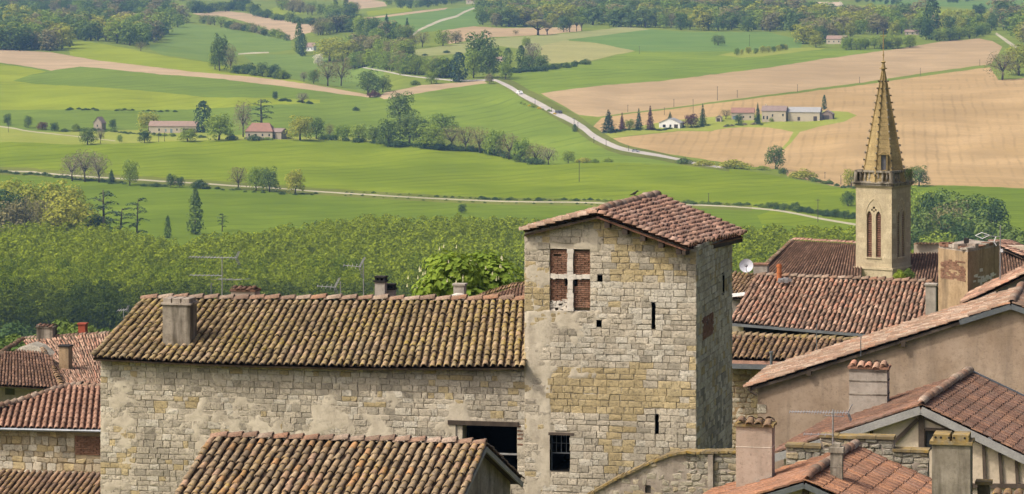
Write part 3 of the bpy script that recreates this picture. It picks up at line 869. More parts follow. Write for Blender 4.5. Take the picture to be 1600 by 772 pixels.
# ---- hedges and rows: many alike, one group each
scrub = []
def row(pts, n, h, w, kinds, mats, label, group, jit=(3, 1.2), name=None, mass=False):
    c = cat_rom(pts, 6)
    for i in range(n):
        q = c[int((i + .5) / n * (len(c) - 1))]
        hh = TRND.uniform(*h)
        if mass:
            x_, y_ = q[0] + TRND.uniform(-jit[0], jit[0]), q[1] + TRND.uniform(-jit[1], jit[1]); d_ = Dg(x_, y_)
            scrub.append(('bush', TRND.randrange(3), P(x_, y_, d_) - Vector((0, 0, .25)), hh * TRND.uniform(*w) * 1.28 * d_ / FPX / ASPECT['bush'], hh * 1.06 * d_ / FPX, TRND.uniform(0, 6.28), TRND.choice(mats)))
            continue
        tree(q[0] + TRND.uniform(-jit[0], jit[0]), q[1] + TRND.uniform(-jit[1], jit[1]), hh, hh * TRND.uniform(*w), TRND.choice(kinds), TRND.choice(mats), label, name, group, parts=False)

row([(103, 172), (123, 171)], 4, (4, 5.5), (1.3, 1.6), ['bush'], ['dark'], 'low dark bush in the first hedge piece in the barley', 'first hedge piece in the barley')
row([(128, 171.5), (154, 172.5)], 5, (3.5, 5), (1.4, 1.7), ['bush'], ['dark'], 'low dark bush in the second hedge piece in the barley', 'second hedge piece in the barley')
row([(180, 173), (214, 173)], 6, (3.5, 5), (1.4, 1.7), ['bush'], ['dark', 'dark', 'fresh'], 'low dark bush in the third hedge piece in the barley', 'third hedge piece in the barley')
row([(225, 173.5), (280, 174)], 9, (3, 4.5), (1.5, 1.8), ['bush'], ['dark'], 'low dark bush in the longest hedge piece in the barley', 'longest hedge piece in the barley')
row([(436, 157), (465, 159), (490, 164)], 9, (4.5, 7), (1.2, 1.6), ['bush'], ['dark'], 'dark bush in the hedge beside the bare barley tree', 'hedge beside the bare barley tree')
row([(365, 114), (395, 117), (420, 120), (450, 124)], 20, (9, 22), (.8, 1.1), ['round', 'bush'], ['fresh', 'mid', 'mid', 'dark'], 'bush in the thicket along the crest below the dip field', 'thicket along the crest')
row([(318, 36), (345, 42), (370, 46), (395, 51), (420, 57), (450, 64)], 22, (10, 18), (.9, 1.2), ['wood', 'bare', 'bush'], ['fresh', 'mid', 'brown', 'dark'], 'tree in the hedge between dip field and curved brown hill', 'hedge below the curved brown hill')
row([(400, 25), (430, 31), (465, 37), (500, 40), (520, 38)], 18, (10, 17), (1, 1.3), ['wood', 'bush'], ['mid', 'dark'], 'tree in the belt along the upper edge of the curved brown hill', 'belt above the curved brown hill')
row([(300, 20), (330, 19), (370, 17), (400, 21)], 18, (13, 22), (.9, 1.1), ['wood'], ['mid', 'dark', 'fresh'], 'tree in the dark wood at the top left behind the brown hill', 'dark wood behind the brown hill')
row([(440, 14), (480, 22), (540, 26), (555, 22)], 26, (13, 22), (.8, 1.1), ['wood', 'bare'], ['mid', 'fresh', 'brown'], 'tree in the belt near the top beside the lane field', 'belt beside the lane field')
row([(500, 55), (530, 50), (560, 50), (590, 56), (620, 62), (640, 66)], 44, (18, 30), (.9, 1.1), ['wood', 'bare', 'round'], ['mid', 'fresh', 'brown', 'dark'], 'tree in the grove right of the upper cottage', 'grove right of the upper cottage')
row([(550, 82), (580, 84), (610, 86), (640, 90)], 26, (20, 32), (.9, 1.1), ['wood', 'bare', 'round'], ['mid', 'fresh', 'brown'], 'tree in the second line of the grove below the pale pasture', 'second line of the grove')
row([(548, 108), (580, 105), (610, 110), (640, 115), (670, 119), (705, 122)], 40, (20, 33), (.8, 1.05), ['wood', 'bare', 'round'], ['fresh', 'brown', 'mid', 'fresh'], 'roadside tree in the row left of the massive cypress', 'roadside row left of the cypress')
row([(800, 113), (840, 111), (880, 106), (918, 99)], 20, (9, 13), (1.1, 1.5), ['bush'], ['dark', 'dark', 'mid'], 'bush in the dark hedge below the vineyard', 'dark hedge below the vineyard')
row([(1320, 77), (1350, 77), (1380, 76), (1400, 75), (1426, 73)], 20, (17, 23), (.7, .9), ['round'], ['fresh'], 'garden tree in the upper tree row behind the spire tip', 'upper garden tree row')
row([(1465, 64), (1490, 62), (1515, 59), (1535, 55)], 12, (15, 21), (.9, 1.1), ['round'], ['fresh', 'mid'], 'garden tree in the row above the right end of the brown field', 'garden row above the brown field')
row([(1150, 86), (1175, 84), (1192, 83), (1215, 79), (1228, 79)], 11, (8, 13), (.7, 1), ['round'], ['fresh', 'mid', 'yellow'], 'young tree in the little orchard', 'little orchard')
row([(0, 270), (60, 274), (110, 280), (160, 284), (200, 287)], 26, (5, 8), (1.3, 1.8), ['bush'], ['dark', 'mid'], 'low bush along the left part of the track', 'bushes along the left part of the track', mass=True)
row([(225, 290), (300, 294), (360, 297), (440, 303), (500, 304)], 22, (4, 7), (1.3, 1.8), ['bush'], ['dark', 'mid'], 'low bush along the track under the group of three trees', 'bushes under the three trees', mass=True)
row([(540, 300), (640, 305), (720, 309), (755, 311)], 26, (2, 5), (1.3, 1.8), ['bush'], ['dark', 'mid', 'fresh'], 'tiny bush on the upper verge in the middle of the track', 'bushes on the middle of the track', mass=True)
row([(755, 311), (800, 312), (850, 313), (900, 313), (960, 315)], 28, (4, 8), (1.3, 1.7), ['bush'], ['dark', 'mid', 'fresh'], 'bush in the verge hedge left of the stone tower roof', 'verge hedge left of the stone tower')
row([(540, 305), (640, 311), (760, 317), (900, 319), (950, 321)], 30, (2, 4), (1.3, 1.8), ['bush'], ['dark', 'mid'], 'tiny bush on the lower verge of the track', 'bushes on the lower verge of the track', mass=True)
row([(1075, 318), (1130, 319), (1180, 321), (1200, 325)], 14, (5, 9), (1.3, 1.7), ['bush'], ['mid', 'fresh'], 'bush in the verge hedge right of the stone tower roof', 'verge hedge right of the stone tower')
row([(1205, 325), (1240, 329), (1270, 334), (1300, 338), (1340, 343)], 24, (8, 15), (1, 1.4), ['bush', 'round'], ['mid', 'dark', 'mid'], 'bush in the thick hedge left of the church tower', 'thick hedge left of the church tower')
row([(1265, 282), (1285, 286), (1310, 291), (1335, 296)], 12, (6, 10), (1.2, 1.5), ['bush'], ['dark', 'mid'], 'low bush along the foot of the ploughed hillside', 'bushes at the foot of the ploughed hillside')
row([(960, 205), (990, 203), (1030, 203), (1060, 200), (1115, 196)], 26, (3.5, 5), (1.5, 2), ['bush'], ['dark'], 'clipped dark bush in the garden hedge of the white house', 'garden hedge of the white house')
row([(1133, 197), (1160, 196), (1190, 195)], 10, (4, 6), (1.3, 1.6), ['bush'], ['mid', 'grey'], 'greyish bush in front of the red roofed barn', 'bushes before the red roofed barn')
row([(812, 160), (830, 166), (850, 172), (870, 181)], 8, (3, 6), (1.2, 1.6), ['bush'], ['gorse', 'fresh', 'gorse'], 'yellow flowering gorse bush beside the winding road', 'gorse beside the winding road')
row([(95, 206), (130, 204), (170, 206), (210, 210), (260, 212), (330, 215)], 40, (4, 9), (1.1, 1.6), ['bush'], ['mid', 'fresh', 'dark'], 'garden shrub around the long farmhouse', 'garden shrubs around the long farmhouse')
row([(500, 218), (540, 220), (590, 224), (610, 226)], 10, (8, 14), (1.1, 1.5), ['bush'], ['mid', 'fresh', 'dark'], 'low shrub under the pale row right of the farm', 'shrubs under the pale row')
row([(660, 231), (700, 234), (745, 237), (780, 243), (810, 251), (845, 257)], 34, (9, 16), (1.1, 1.5), ['bush'], ['dark', 'dark', 'mid'], 'dark undergrowth bush at the foot of the long row', 'undergrowth of the long row')

# ---- woods: every tree its own object, past 300 of them the smallest form one mass
WOODS = [
  ([(-60, 78), (100, 83), (96, 62), (60, 46), (-60, 36)], 12.3, 6.0, (30, 42), ['yellow', 'brown', 'mid', 'fresh', 'mid'], 'tree in the wood at the top left above the brown strip', 'wood above the brown strip'),
  ([(100, 60), (150, 65), (210, 74), (255, 67), (250, 50), (130, 45), (62, 42)], 11.5, 5.1, (26, 38), ['brown', 'mid', 'fresh', 'mid', 'yellow'], 'tree in the wood left of the dip field', 'wood left of the dip field'),
  ([(130, 30), (200, 31), (256, 47), (286, 42), (272, 20), (140, 16)], 10.7, 5.1, (20, 30), ['mid', 'brown', 'mid', 'fresh'], 'tree in the farther wood behind the dip field', 'farther wood behind the dip field'),
  ([(-60, 31), (50, 28), (122, 27), (125, 10), (-60, 2)], 10.7, 5.1, (18, 26), ['mid', 'brown', 'fresh', 'mid'], 'tree in the farthest wood in the top left corner', 'farthest wood in the top left corner'),
  ([(130, 8), (300, 3), (300, -3), (130, -3)], 10.7, 4.2, (9, 13), ['mid', 'dark'], 'tree in the belt along the top edge left', 'belt along the top edge left'),
  ([(745, 40), (785, 44), (870, 42), (900, 37), (960, 42), (960, 4), (790, 8), (748, 22)], 11.5, 5.5, (22, 34), ['fresh', 'yellow', 'mid', 'brown', 'fresh'], 'tree in the left half of the long top wood', 'left half of the long top wood'),
  ([(960, 42), (1020, 47), (1080, 49), (1200, 50), (1250, 52), (1250, 14), (1100, 6), (960, 4)], 11.5, 5.5, (24, 36), ['fresh', 'mid', 'brown', 'mid', 'yellow'], 'tree in the right half of the long top wood', 'right half of the long top wood'),
  ([(1252, 70), (1290, 72), (1300, 60), (1440, 58), (1470, 50), (1460, 34), (1300, 26), (1252, 26)], 13.1, 6.8, (22, 34), ['fresh', 'mid', 'brown', 'yellow'], 'tree among the gardens at the top right', 'trees among the top right gardens'),
  ([(1475, 50), (1550, 56), (1556, 40), (1480, 34)], 12.3, 6.8, (20, 28), ['yellow', 'fresh', 'mid'], 'tree behind the garden row at the top right', 'trees behind the garden row'),
  ([(1572, 60), (1640, 80), (1640, 30), (1560, 30)], 14.8, 7.6, (26, 38), ['yellow', 'brown', 'fresh', 'mid'], 'tree in the wood at the right edge beside the lane', 'wood at the right edge'),
  ([(600, 12), (640, 14), (700, 10), (740, 4), (740, -2), (600, -2)], 10.7, 5.1, (12, 18), ['mid', 'dark', 'fresh'], 'tree in the wood at the top edge above the lane', 'wood above the lane'),
  ([(1330, 6), (1370, 7), (1420, 9), (1420, 3), (1330, 0)], 10.7, 4.2, (7, 11), ['dark', 'mid'], 'far dark tree along the top right edge', 'far trees along the top right edge'),
  ([(1460, 4), (1520, 5), (1520, 1), (1460, 0)], 8.2, 4.2, (7, 9), ['dark'], 'far dark tree at the top edge near the right corner', 'far trees near the top right corner'),
]
def fill(poly, sx, sy):
    a = np.array(poly, float); pts = []
    y = a[:, 1].min(); k = 0
    while y <= a[:, 1].max():
        x = a[:, 0].min() + (sx / 2 if k % 2 else 0)
        while x <= a[:, 0].max():
            pts.append((x + TRND.uniform(-.35, .35) * sx, y + TRND.uniform(-.35, .35) * sy)); x += sx
        y += sy; k += 1
    pts = np.array(pts)
    return [tuple(p) for p in pts[in_poly(pts, poly)]]
wood_list = []
for poly, sx, sy, h, mats, label, group in WOODS:
    for (x, y) in fill(poly, sx, sy):
        hh = TRND.uniform(*h)
        wood_list.append((hh, x, y, hh * TRND.uniform(.85, 1.15), TRND.choice(mats), label, group))
wood_list.sort(key=lambda q: -(q[0] if -20 < q[1] < 1620 else 0))
def join_stuff(name, items, label):
    """items: (kind, variant, base, scale xy, height, rotation, material) joined into one mesh"""
    vs_, fs_, ms_ = [], [], []; slots = []; off = 0
    cache = {}
    for kind, i, base, sx, H, rot, mat in items:
        me = WHOLE[kind][i]
        if (kind, i) not in cache:
            co = np.empty(len(me.vertices) * 3, np.float32); me.vertices.foreach_get('co', co)
            cache[(kind, i)] = (co.reshape(-1, 3), [tuple(p.vertices) for p in me.polygons], [p.material_index for p in me.polygons])
        co, pf, pm = cache[(kind, i)]
        c, s = math.cos(rot), math.sin(rot)
        out = np.empty_like(co)
        out[:, 0] = (co[:, 0] * c - co[:, 1] * s) * sx + base[0]; out[:, 1] = (co[:, 0] * s + co[:, 1] * c) * sx + base[1]; out[:, 2] = co[:, 2] * H + base[2]
        vs_.append(out)
        if LM[mat] not in slots: slots.append(LM[mat])
        a = slots.index(LM[mat])
        fs_ += [tuple(x + off for x in q) for q in pf]; ms_ += [100 if k else a for k in pm]
        off += len(co)
    slots.append(BARK); b = len(slots) - 1
    me = mesh(name, np.concatenate(vs_).tolist(), fs_, slots, [b if k == 100 else k for k in ms_])
    o = bpy.data.objects.new(name, me); link(o)
    return tag(o, label, kind='stuff')
join_stuff('verge_scrub', scrub, 'low scrub scattered along the verges of the long gravel track')
far_items = []
for k, (hh, x, y, w, mat, label, group) in enumerate(wood_list):
    kind = 'wood'
    if k < 290:
        tree(x, y, hh, w, kind, mat, label, 'woodland_tree', group, parts=False)
    else:
        d = Dg(x, y)
        far_items.append((kind, TRND.randrange(3), P(x, y, d), w * d / FPX / ASPECT[kind], hh * d / FPX, TRND.uniform(0, 6.28), mat))
if far_items:
    join_stuff('distant_woods', far_items, 'far woods along the top of the valley seen as one mass')

# ---- the poplar plantation on the valley floor
def pop_blobs(seed):
    r = random.Random(seed); out = []
    for i in range(9):
        z = .16 + .78 * i / 9; prof = math.sin(math.pi * (.18 + .72 * (i + .5) / 9)) ** .8
        a = i * 2.4; rad = .13 * prof
        out.append((math.cos(a) * rad, math.sin(a) * rad, z, .16 * prof + .03, .16 * prof + .03, .11))
    return out
for s in range(5):
    add_variant('plantation', *blob_crown(200 + s, 1300, pop_blobs(200 + s), .0185, .6), *trunk_geo(200 + s, .4, .014, limbs=0))
ASPECT['plantation'] = .5
for s in range(4):
    add_variant('plantation_low', *blob_crown(220 + s, 640, pop_blobs(220 + s), .0245, .6), *trunk_geo(220 + s, .4, .014, limbs=0))
ASPECT['plantation_low'] = .5
GZ = ZC - 105.0
def canopy_y(px):
    """photo row of the far canopy edge"""
    return float(np.interp(px, [-200, 0, 150, 230, 268, 290, 320, 400, 470, 560, 640, 720, 840, 1150, 1190, 1340, 1480], [342, 343, 345, 356, 371, 372, 360, 352, 343, 332, 331, 332, 336, 350, 346, 350, 372]))
pop = []
def plant(px0, px1, d0):
    d = d0
    row_n = 0
    while d < 1260:
        x = (px0 - 800) * d / FPX + (3.0 if row_n % 2 else 0)
        while x < (px1 - 800) * d / FPX:
            xx = x + TRND.uniform(-1, 1); dd = d + TRND.uniform(-1.2, 1.2)
            px = 800 + xx / dd * FPX
            H = TRND.uniform(13.8, 18.2) + 1.6 * noise.noise(Vector((xx * .02, dd * .02, 5)))
            if YH + (ZC - (GZ + H)) / dd * FPX > canopy_y(px) - 1:
                pop.append((dd, xx, H))
            x += 6.2
        d += 7.0; row_n += 1
plant(-130, 860, 925)
plant(1135, 1500, 985)
pop.sort()
near, rest = [], []
for (dd, xx, H) in pop:
    px = 800 + xx / dd * FPX
    vis = (-15 < px < 330) or (1140 < px < 1200) or (dd > 975 and 330 <= px < 840)
    if vis and len(near) < 290 and px > -15 and TRND.random() < .8: near.append((dd, xx, H))
    else: rest.append((dd, xx, H))
for (dd, xx, H) in near:
    left = xx < 0
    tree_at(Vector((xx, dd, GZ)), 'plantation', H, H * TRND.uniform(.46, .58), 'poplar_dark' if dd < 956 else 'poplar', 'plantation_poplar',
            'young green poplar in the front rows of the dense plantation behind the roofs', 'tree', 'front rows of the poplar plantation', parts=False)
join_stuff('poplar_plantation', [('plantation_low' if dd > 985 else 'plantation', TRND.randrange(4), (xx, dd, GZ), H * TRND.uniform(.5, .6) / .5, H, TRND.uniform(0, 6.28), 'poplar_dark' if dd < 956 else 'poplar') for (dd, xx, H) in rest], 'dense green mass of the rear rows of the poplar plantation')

# ---- old trees behind the left end of the plantation, at its far edge
def tree_d(px, ytop, d, H, W, kind, mat, label, name=None, group=None, foot=None):
    z = ZC - (ytop - YH) * d / FPX - H
    if d < 500: kind = 'leafy'
    nm = name or {'round': 'broadleaf_tree', 'bare': 'budding_tree', 'cedar': 'cedar_tree', 'fir': 'fir_tree', 'bush': 'bush', 'poplar': 'poplar_tree', 'cypress': 'cypress_tree', 'plantation': 'poplar_tree', 'leafy': 'broadleaf_tree'}[kind]
    return tree_at(Vector(((px - 800) * d / FPX, d, z)), kind, H, W, mat, nm, label, 'bush' if kind == 'bush' else 'tree', group, True)
for a in [
  (25, 278, 1290, 24, 26, 'round', 'yellow', 'yellowish tree at the back of the old grove on the left edge'),
  (62, 281, 1285, 22, 22, 'round', 'yellow', 'second yellowish tree at the back of the old grove'),
  (100, 281, 1280, 20, 22, 'round', 'yellow', 'yellow green tree at the right back of the old grove'),
  (-6, 293, 1262, 22, 20, 'round', 'dark', 'dark tree cut by the left edge in the old grove'),
  (20, 300, 1250, 20, 18, 'round', 'dark', 'dark leafy tree in the middle of the old grove'),
  (40, 305, 1240, 18, 17, 'bare', 'brown', 'brownish tree in front of the old grove'),
  (14, 312, 1236, 17, 18, 'round', 'brown', 'reddish brown tree at the front left of the old grove'),
  (70, 306, 1236, 18, 16, 'bare', 'brown', 'brown budding tree in front of the old grove beside the yellow tree'),
  (108, 305, 1200, 18, 24, 'round', 'yellow', 'large bright yellow green tree in front of the plantation edge'),
  (86, 320, 1196, 14, 14, 'bare', 'yellow', 'thin yellowish tree left of the large bright one'),
  (163, 292, 1200, 22, 17, 'cedar', 'blue', 'tall dark pine with layered branches beside the bright tree'),
  (187, 322, 1196, 14, 13, 'cedar', 'blue', 'lower dark pine between the two tall ones'),
  (213, 306, 1200, 19, 10, 'cedar', 'blue', 'narrow dark pine right of the layered one'),
  (150, 318, 1204, 14, 12, 'bush', 'dark', 'dark undergrowth at the foot of the layered pine'),
  # right of the church tower
  (1440, 292, 1300, 26, 20, 'round', 'fresh', 'bright tree close right of the church tower'),
  (1462, 294, 1270, 24, 18, 'round', 'dark', 'dark blue green tree behind the right grove'),
  (1500, 297, 1240, 24, 24, 'round', 'mid', 'tall tree on top of the right grove'),
  (1530, 303, 1230, 22, 24, 'round', 'mid', 'broad tree at the right of the right grove'),
  (1548, 310, 1220, 18, 18, 'round', 'dark', 'dark tree at the right end of the right grove'),
  (1483, 312, 1190, 22, 20, 'bare', 'brown', 'brownish tree in front of the right grove'),
  (1515, 325, 1170, 20, 24, 'round', 'mid', 'round grey green tree low in the right grove'),
  (1490, 336, 1140, 20, 18, 'round', 'dark', 'dark low tree in front of the right grove'),
  (1440, 325, 1140, 24, 20, 'round', 'mid', 'green tree low beside the church tower right side'),
  (1550, 342, 1100, 20, 22, 'round', 'mid', 'green tree low at the right behind the church roof'),
  (1590, 352, 1080, 20, 24, 'round', 'mid', 'green tree at the right edge behind the church roof'),
  (1420, 352, 1090, 18, 18, 'round', 'mid', 'fresh tree just above the church roof beside the tower'),
  (1470, 360, 1080, 16, 18, 'round', 'fresh', 'low fresh green tree above the church roof'),
  (1520, 362, 1060, 16, 20, 'round', 'dark', 'low dark tree above the church roof'),
  # close below the village, left
  (8, 527, 330, 9, 9, 'round', 'mid', 'fresh green tree at the left edge just behind the old roofs'),
  (34, 520, 350, 9, 7, 'round', 'mid', 'darker tree between left edge and ribbed chimney'),
  (58, 528, 330, 8, 7, 'round', 'mid', 'green tree directly behind the ribbed chimney'),
  (98, 500, 360, 11, 9, 'round', 'mid', 'tall fresh tree between the ribbed and the red chimney'),
  (116, 508, 350, 10, 7, 'round', 'mid', 'fresh tree left of the red chimney'),
  (150, 507, 350, 10, 8, 'round', 'mid', 'fresh tree right of the red chimney'),
  (172, 512, 340, 9, 7, 'round', 'mid', 'fresh tree just left of the long tiled roof'),
  (20, 500, 700, 13, 16, 'round', 'dark', 'dark tree at the foot of the front poplars'),
]:
    tree_d(*a)

# horse chestnut in flower behind the long roof
ct = tree_at(P(727, 500, 128) - Vector((0, 0, 2.2)), 'leafy', 5.0, 5.2, 'fresh', 'chestnut_tree', 'rounded chestnut tree full of cream flower candles behind the long roof', 'tree')
rc = random.Random(9); cv, cf = [], []
for b_ in round_blobs(3, .49, .1, 1.0, 18):
    for _ in range(9):
        dd_ = rdir(rc)
        if dd_.z < -.1: dd_.z = -dd_.z
        c0 = Vector((b_[0] + dd_.x * b_[3] * 1.05, b_[1] + dd_.y * b_[4] * 1.05, b_[2] + dd_.z * b_[5] * 1.05)); k0 = len(cv); w_, h_ = .008, .032
        cv += [c0 + Vector((w_ * math.cos(q), w_ * math.sin(q), 0)) for q in (0, 2.1, 4.2)] + [c0 + Vector((0, 0, h_))]
        cf += [(k0, k0 + 1, k0 + 3), (k0 + 1, k0 + 2, k0 + 3), (k0 + 2, k0, k0 + 3)]
cn = bpy.data.objects.new('flower_candles', mesh('flower_candles', cv, cf, LM['candle'])); link(cn, ct); cn['kind'] = 'stuff'
# ================================================================ building kit
A0 = 0.225                                   # the village stands turned a little from the line of sight
U0 = Vector((1, -A0, 0)).normalized()        # along the fronts
V0 = Vector((A0, 1, 0)).normalized()         # away from the eye, across the fronts
Z0 = ZC - 18.3                               # foot of the walls
UP = Vector((0, 0, 1))

def tile_mat(name, pal, lichen=(.30, .22, .035), l_amt=0.3, dirt=0.5, l_scale=2.2):
    m, t, out = nt(name)
    rv = rnd_value(t)
    n = len(pal)
    c = ramp(t, rv, [(i / n, p) for i, p in enumerate(pal)], 'CONSTANT').outputs[0]
    fine = pos_noise(t, 22, 5, 0.7)
    mid = pos_noise(t, 5.0, 5, 0.7, None, (5, 1, 2))
    patch = pos_noise(t, 0.55, 4, 0.6, None, (1, 8, 3))
    lic = pos_noise(t, l_scale * 4, 5, 0.75, None, (7, 3, 9))
    c = mix(t, ramp(t, mid, [(0.35, g3(0.55)), (0.6, g3(0))]).outputs[0], c, tuple(sum(p[k] for p in pal) / n * .5 for k in range(3)))
    c = mix(t, math_n(t, 'MULTIPLY', ramp(t, fine, [(0.38, g3(1)), (0.58, g3(0))]).outputs[0], dirt), c, (.045, .036, .028))
    big = pos_noise(t, 0.9, 5, 0.65, None, (6, 2, 8))
    c = mix(t, ramp(t, big, [(0.40, g3(0.55)), (0.56, g3(0))]).outputs[0], c, tuple(sum(p[k] for p in pal) / n * .38 for k in range(3)))
    lf = math_n(t, 'MULTIPLY', ramp(t, lic, [(0.50, g3(0)), (0.62, g3(1))]).outputs[0], ramp(t, patch, [(0.40, g3(0.12)), (0.62, g3(1))]).outputs[0])
    c = mix(t, math_n(t, 'MULTIPLY', lf, l_amt), c, lichen)
    principled(t, out, c, 0.92, fine, 0.01, 0.5, 0.15)
    return m

def stone_mat(name, a, b, dark=(.10, .09, .07), stain=0.45):
    m, t, out = nt(name)
    rv = rnd_value(t)
    n1 = pos_noise(t, 3.0, 6, 0.65); n2 = pos_noise(t, 16, 6, 0.7, None, (3, 4, 5)); n3 = pos_noise(t, 0.7, 4, 0.6, (1, 1, .6), (8, 2, 1)); n4 = pos_noise(t, 55, 3, 0.6)
    c = mix(t, rv, a, b)
    rv2 = math_n(t, 'FRACT', math_n(t, 'MULTIPLY', rv, 7.13))
    c = mix(t, 1.0, c, ramp(t, rv2, [(0.0, g3(.78)), (.25, g3(.93)), (.75, g3(1.0)), (1.0, g3(1.12))]).outputs[0], 'MULTIPLY')
    n5 = pos_noise(t, 1.5, 5, 0.7, (1, 1, .16), (2, 6, 4))
    c = mix(t, ramp(t, n5, [(0.52, g3(0)), (0.72, g3(stain))]).outputs[0], c, tuple(x * .45 for x in a))
    c = mix(t, ramp(t, n1, [(0.35, g3(0.5)), (0.62, g3(0))]).outputs[0], c, tuple(x * .62 for x in b))
    c = mix(t, ramp(t, n3, [(0.38, g3(stain)), (0.58, g3(0))]).outputs[0], c, tuple(x * .55 for x in a))
    c = mix(t, ramp(t, n2, [(0.32, g3(0.8)), (0.50, g3(0))]).outputs[0], c, dark)
    n6 = pos_noise(t, 6.5, 6, 0.75, None, (9, 1, 6))
    c = mix(t, ramp(t, n6, [(0.52, g3(0)), (0.66, g3(.42))]).outputs[0], c, tuple(x * .5 + .02 for x in a))
    h = math_n(t, 'ADD', n2, math_n(t, 'MULTIPLY', n4, .4))
    principled(t, out, c, 0.95, h, 0.035, 0.75, 0.1)
    return m

def plaster_mat(name, a, b, scale=1.2, streak=0.5, dark=(.12, .10, .085), pits=.5, s0=.5, s1=.72):
    m, t, out = nt(name)
    n1 = pos_noise(t, scale, 6, 0.65); n2 = pos_noise(t, 14, 6, 0.7, None, (3, 4, 5)); n3 = pos_noise(t, 2.2, 5, 0.6, (1, 1, .12), (8, 2, 1))
    c = mix(t, ramp(t, n1, [(0.34, g3(0)), (0.66, g3(1))]).outputs[0], a, b)
    n7 = pos_noise(t, 5.0, 6, 0.75, None, (4, 4, 1))
    c = mix(t, ramp(t, n7, [(0.5, g3(0)), (0.68, g3(.45))]).outputs[0], c, tuple(x * .6 for x in a))
    c = mix(t, ramp(t, n3, [(s0, g3(0)), (s1, g3(streak))]).outputs[0], c, dark)
    c = mix(t, ramp(t, n2, [(0.28, g3(pits)), (0.45, g3(0))]).outputs[0], c, tuple(x * .5 for x in a))
    principled(t, out, c, 0.95, n2, 0.02, 0.5, 0.1)
    return m

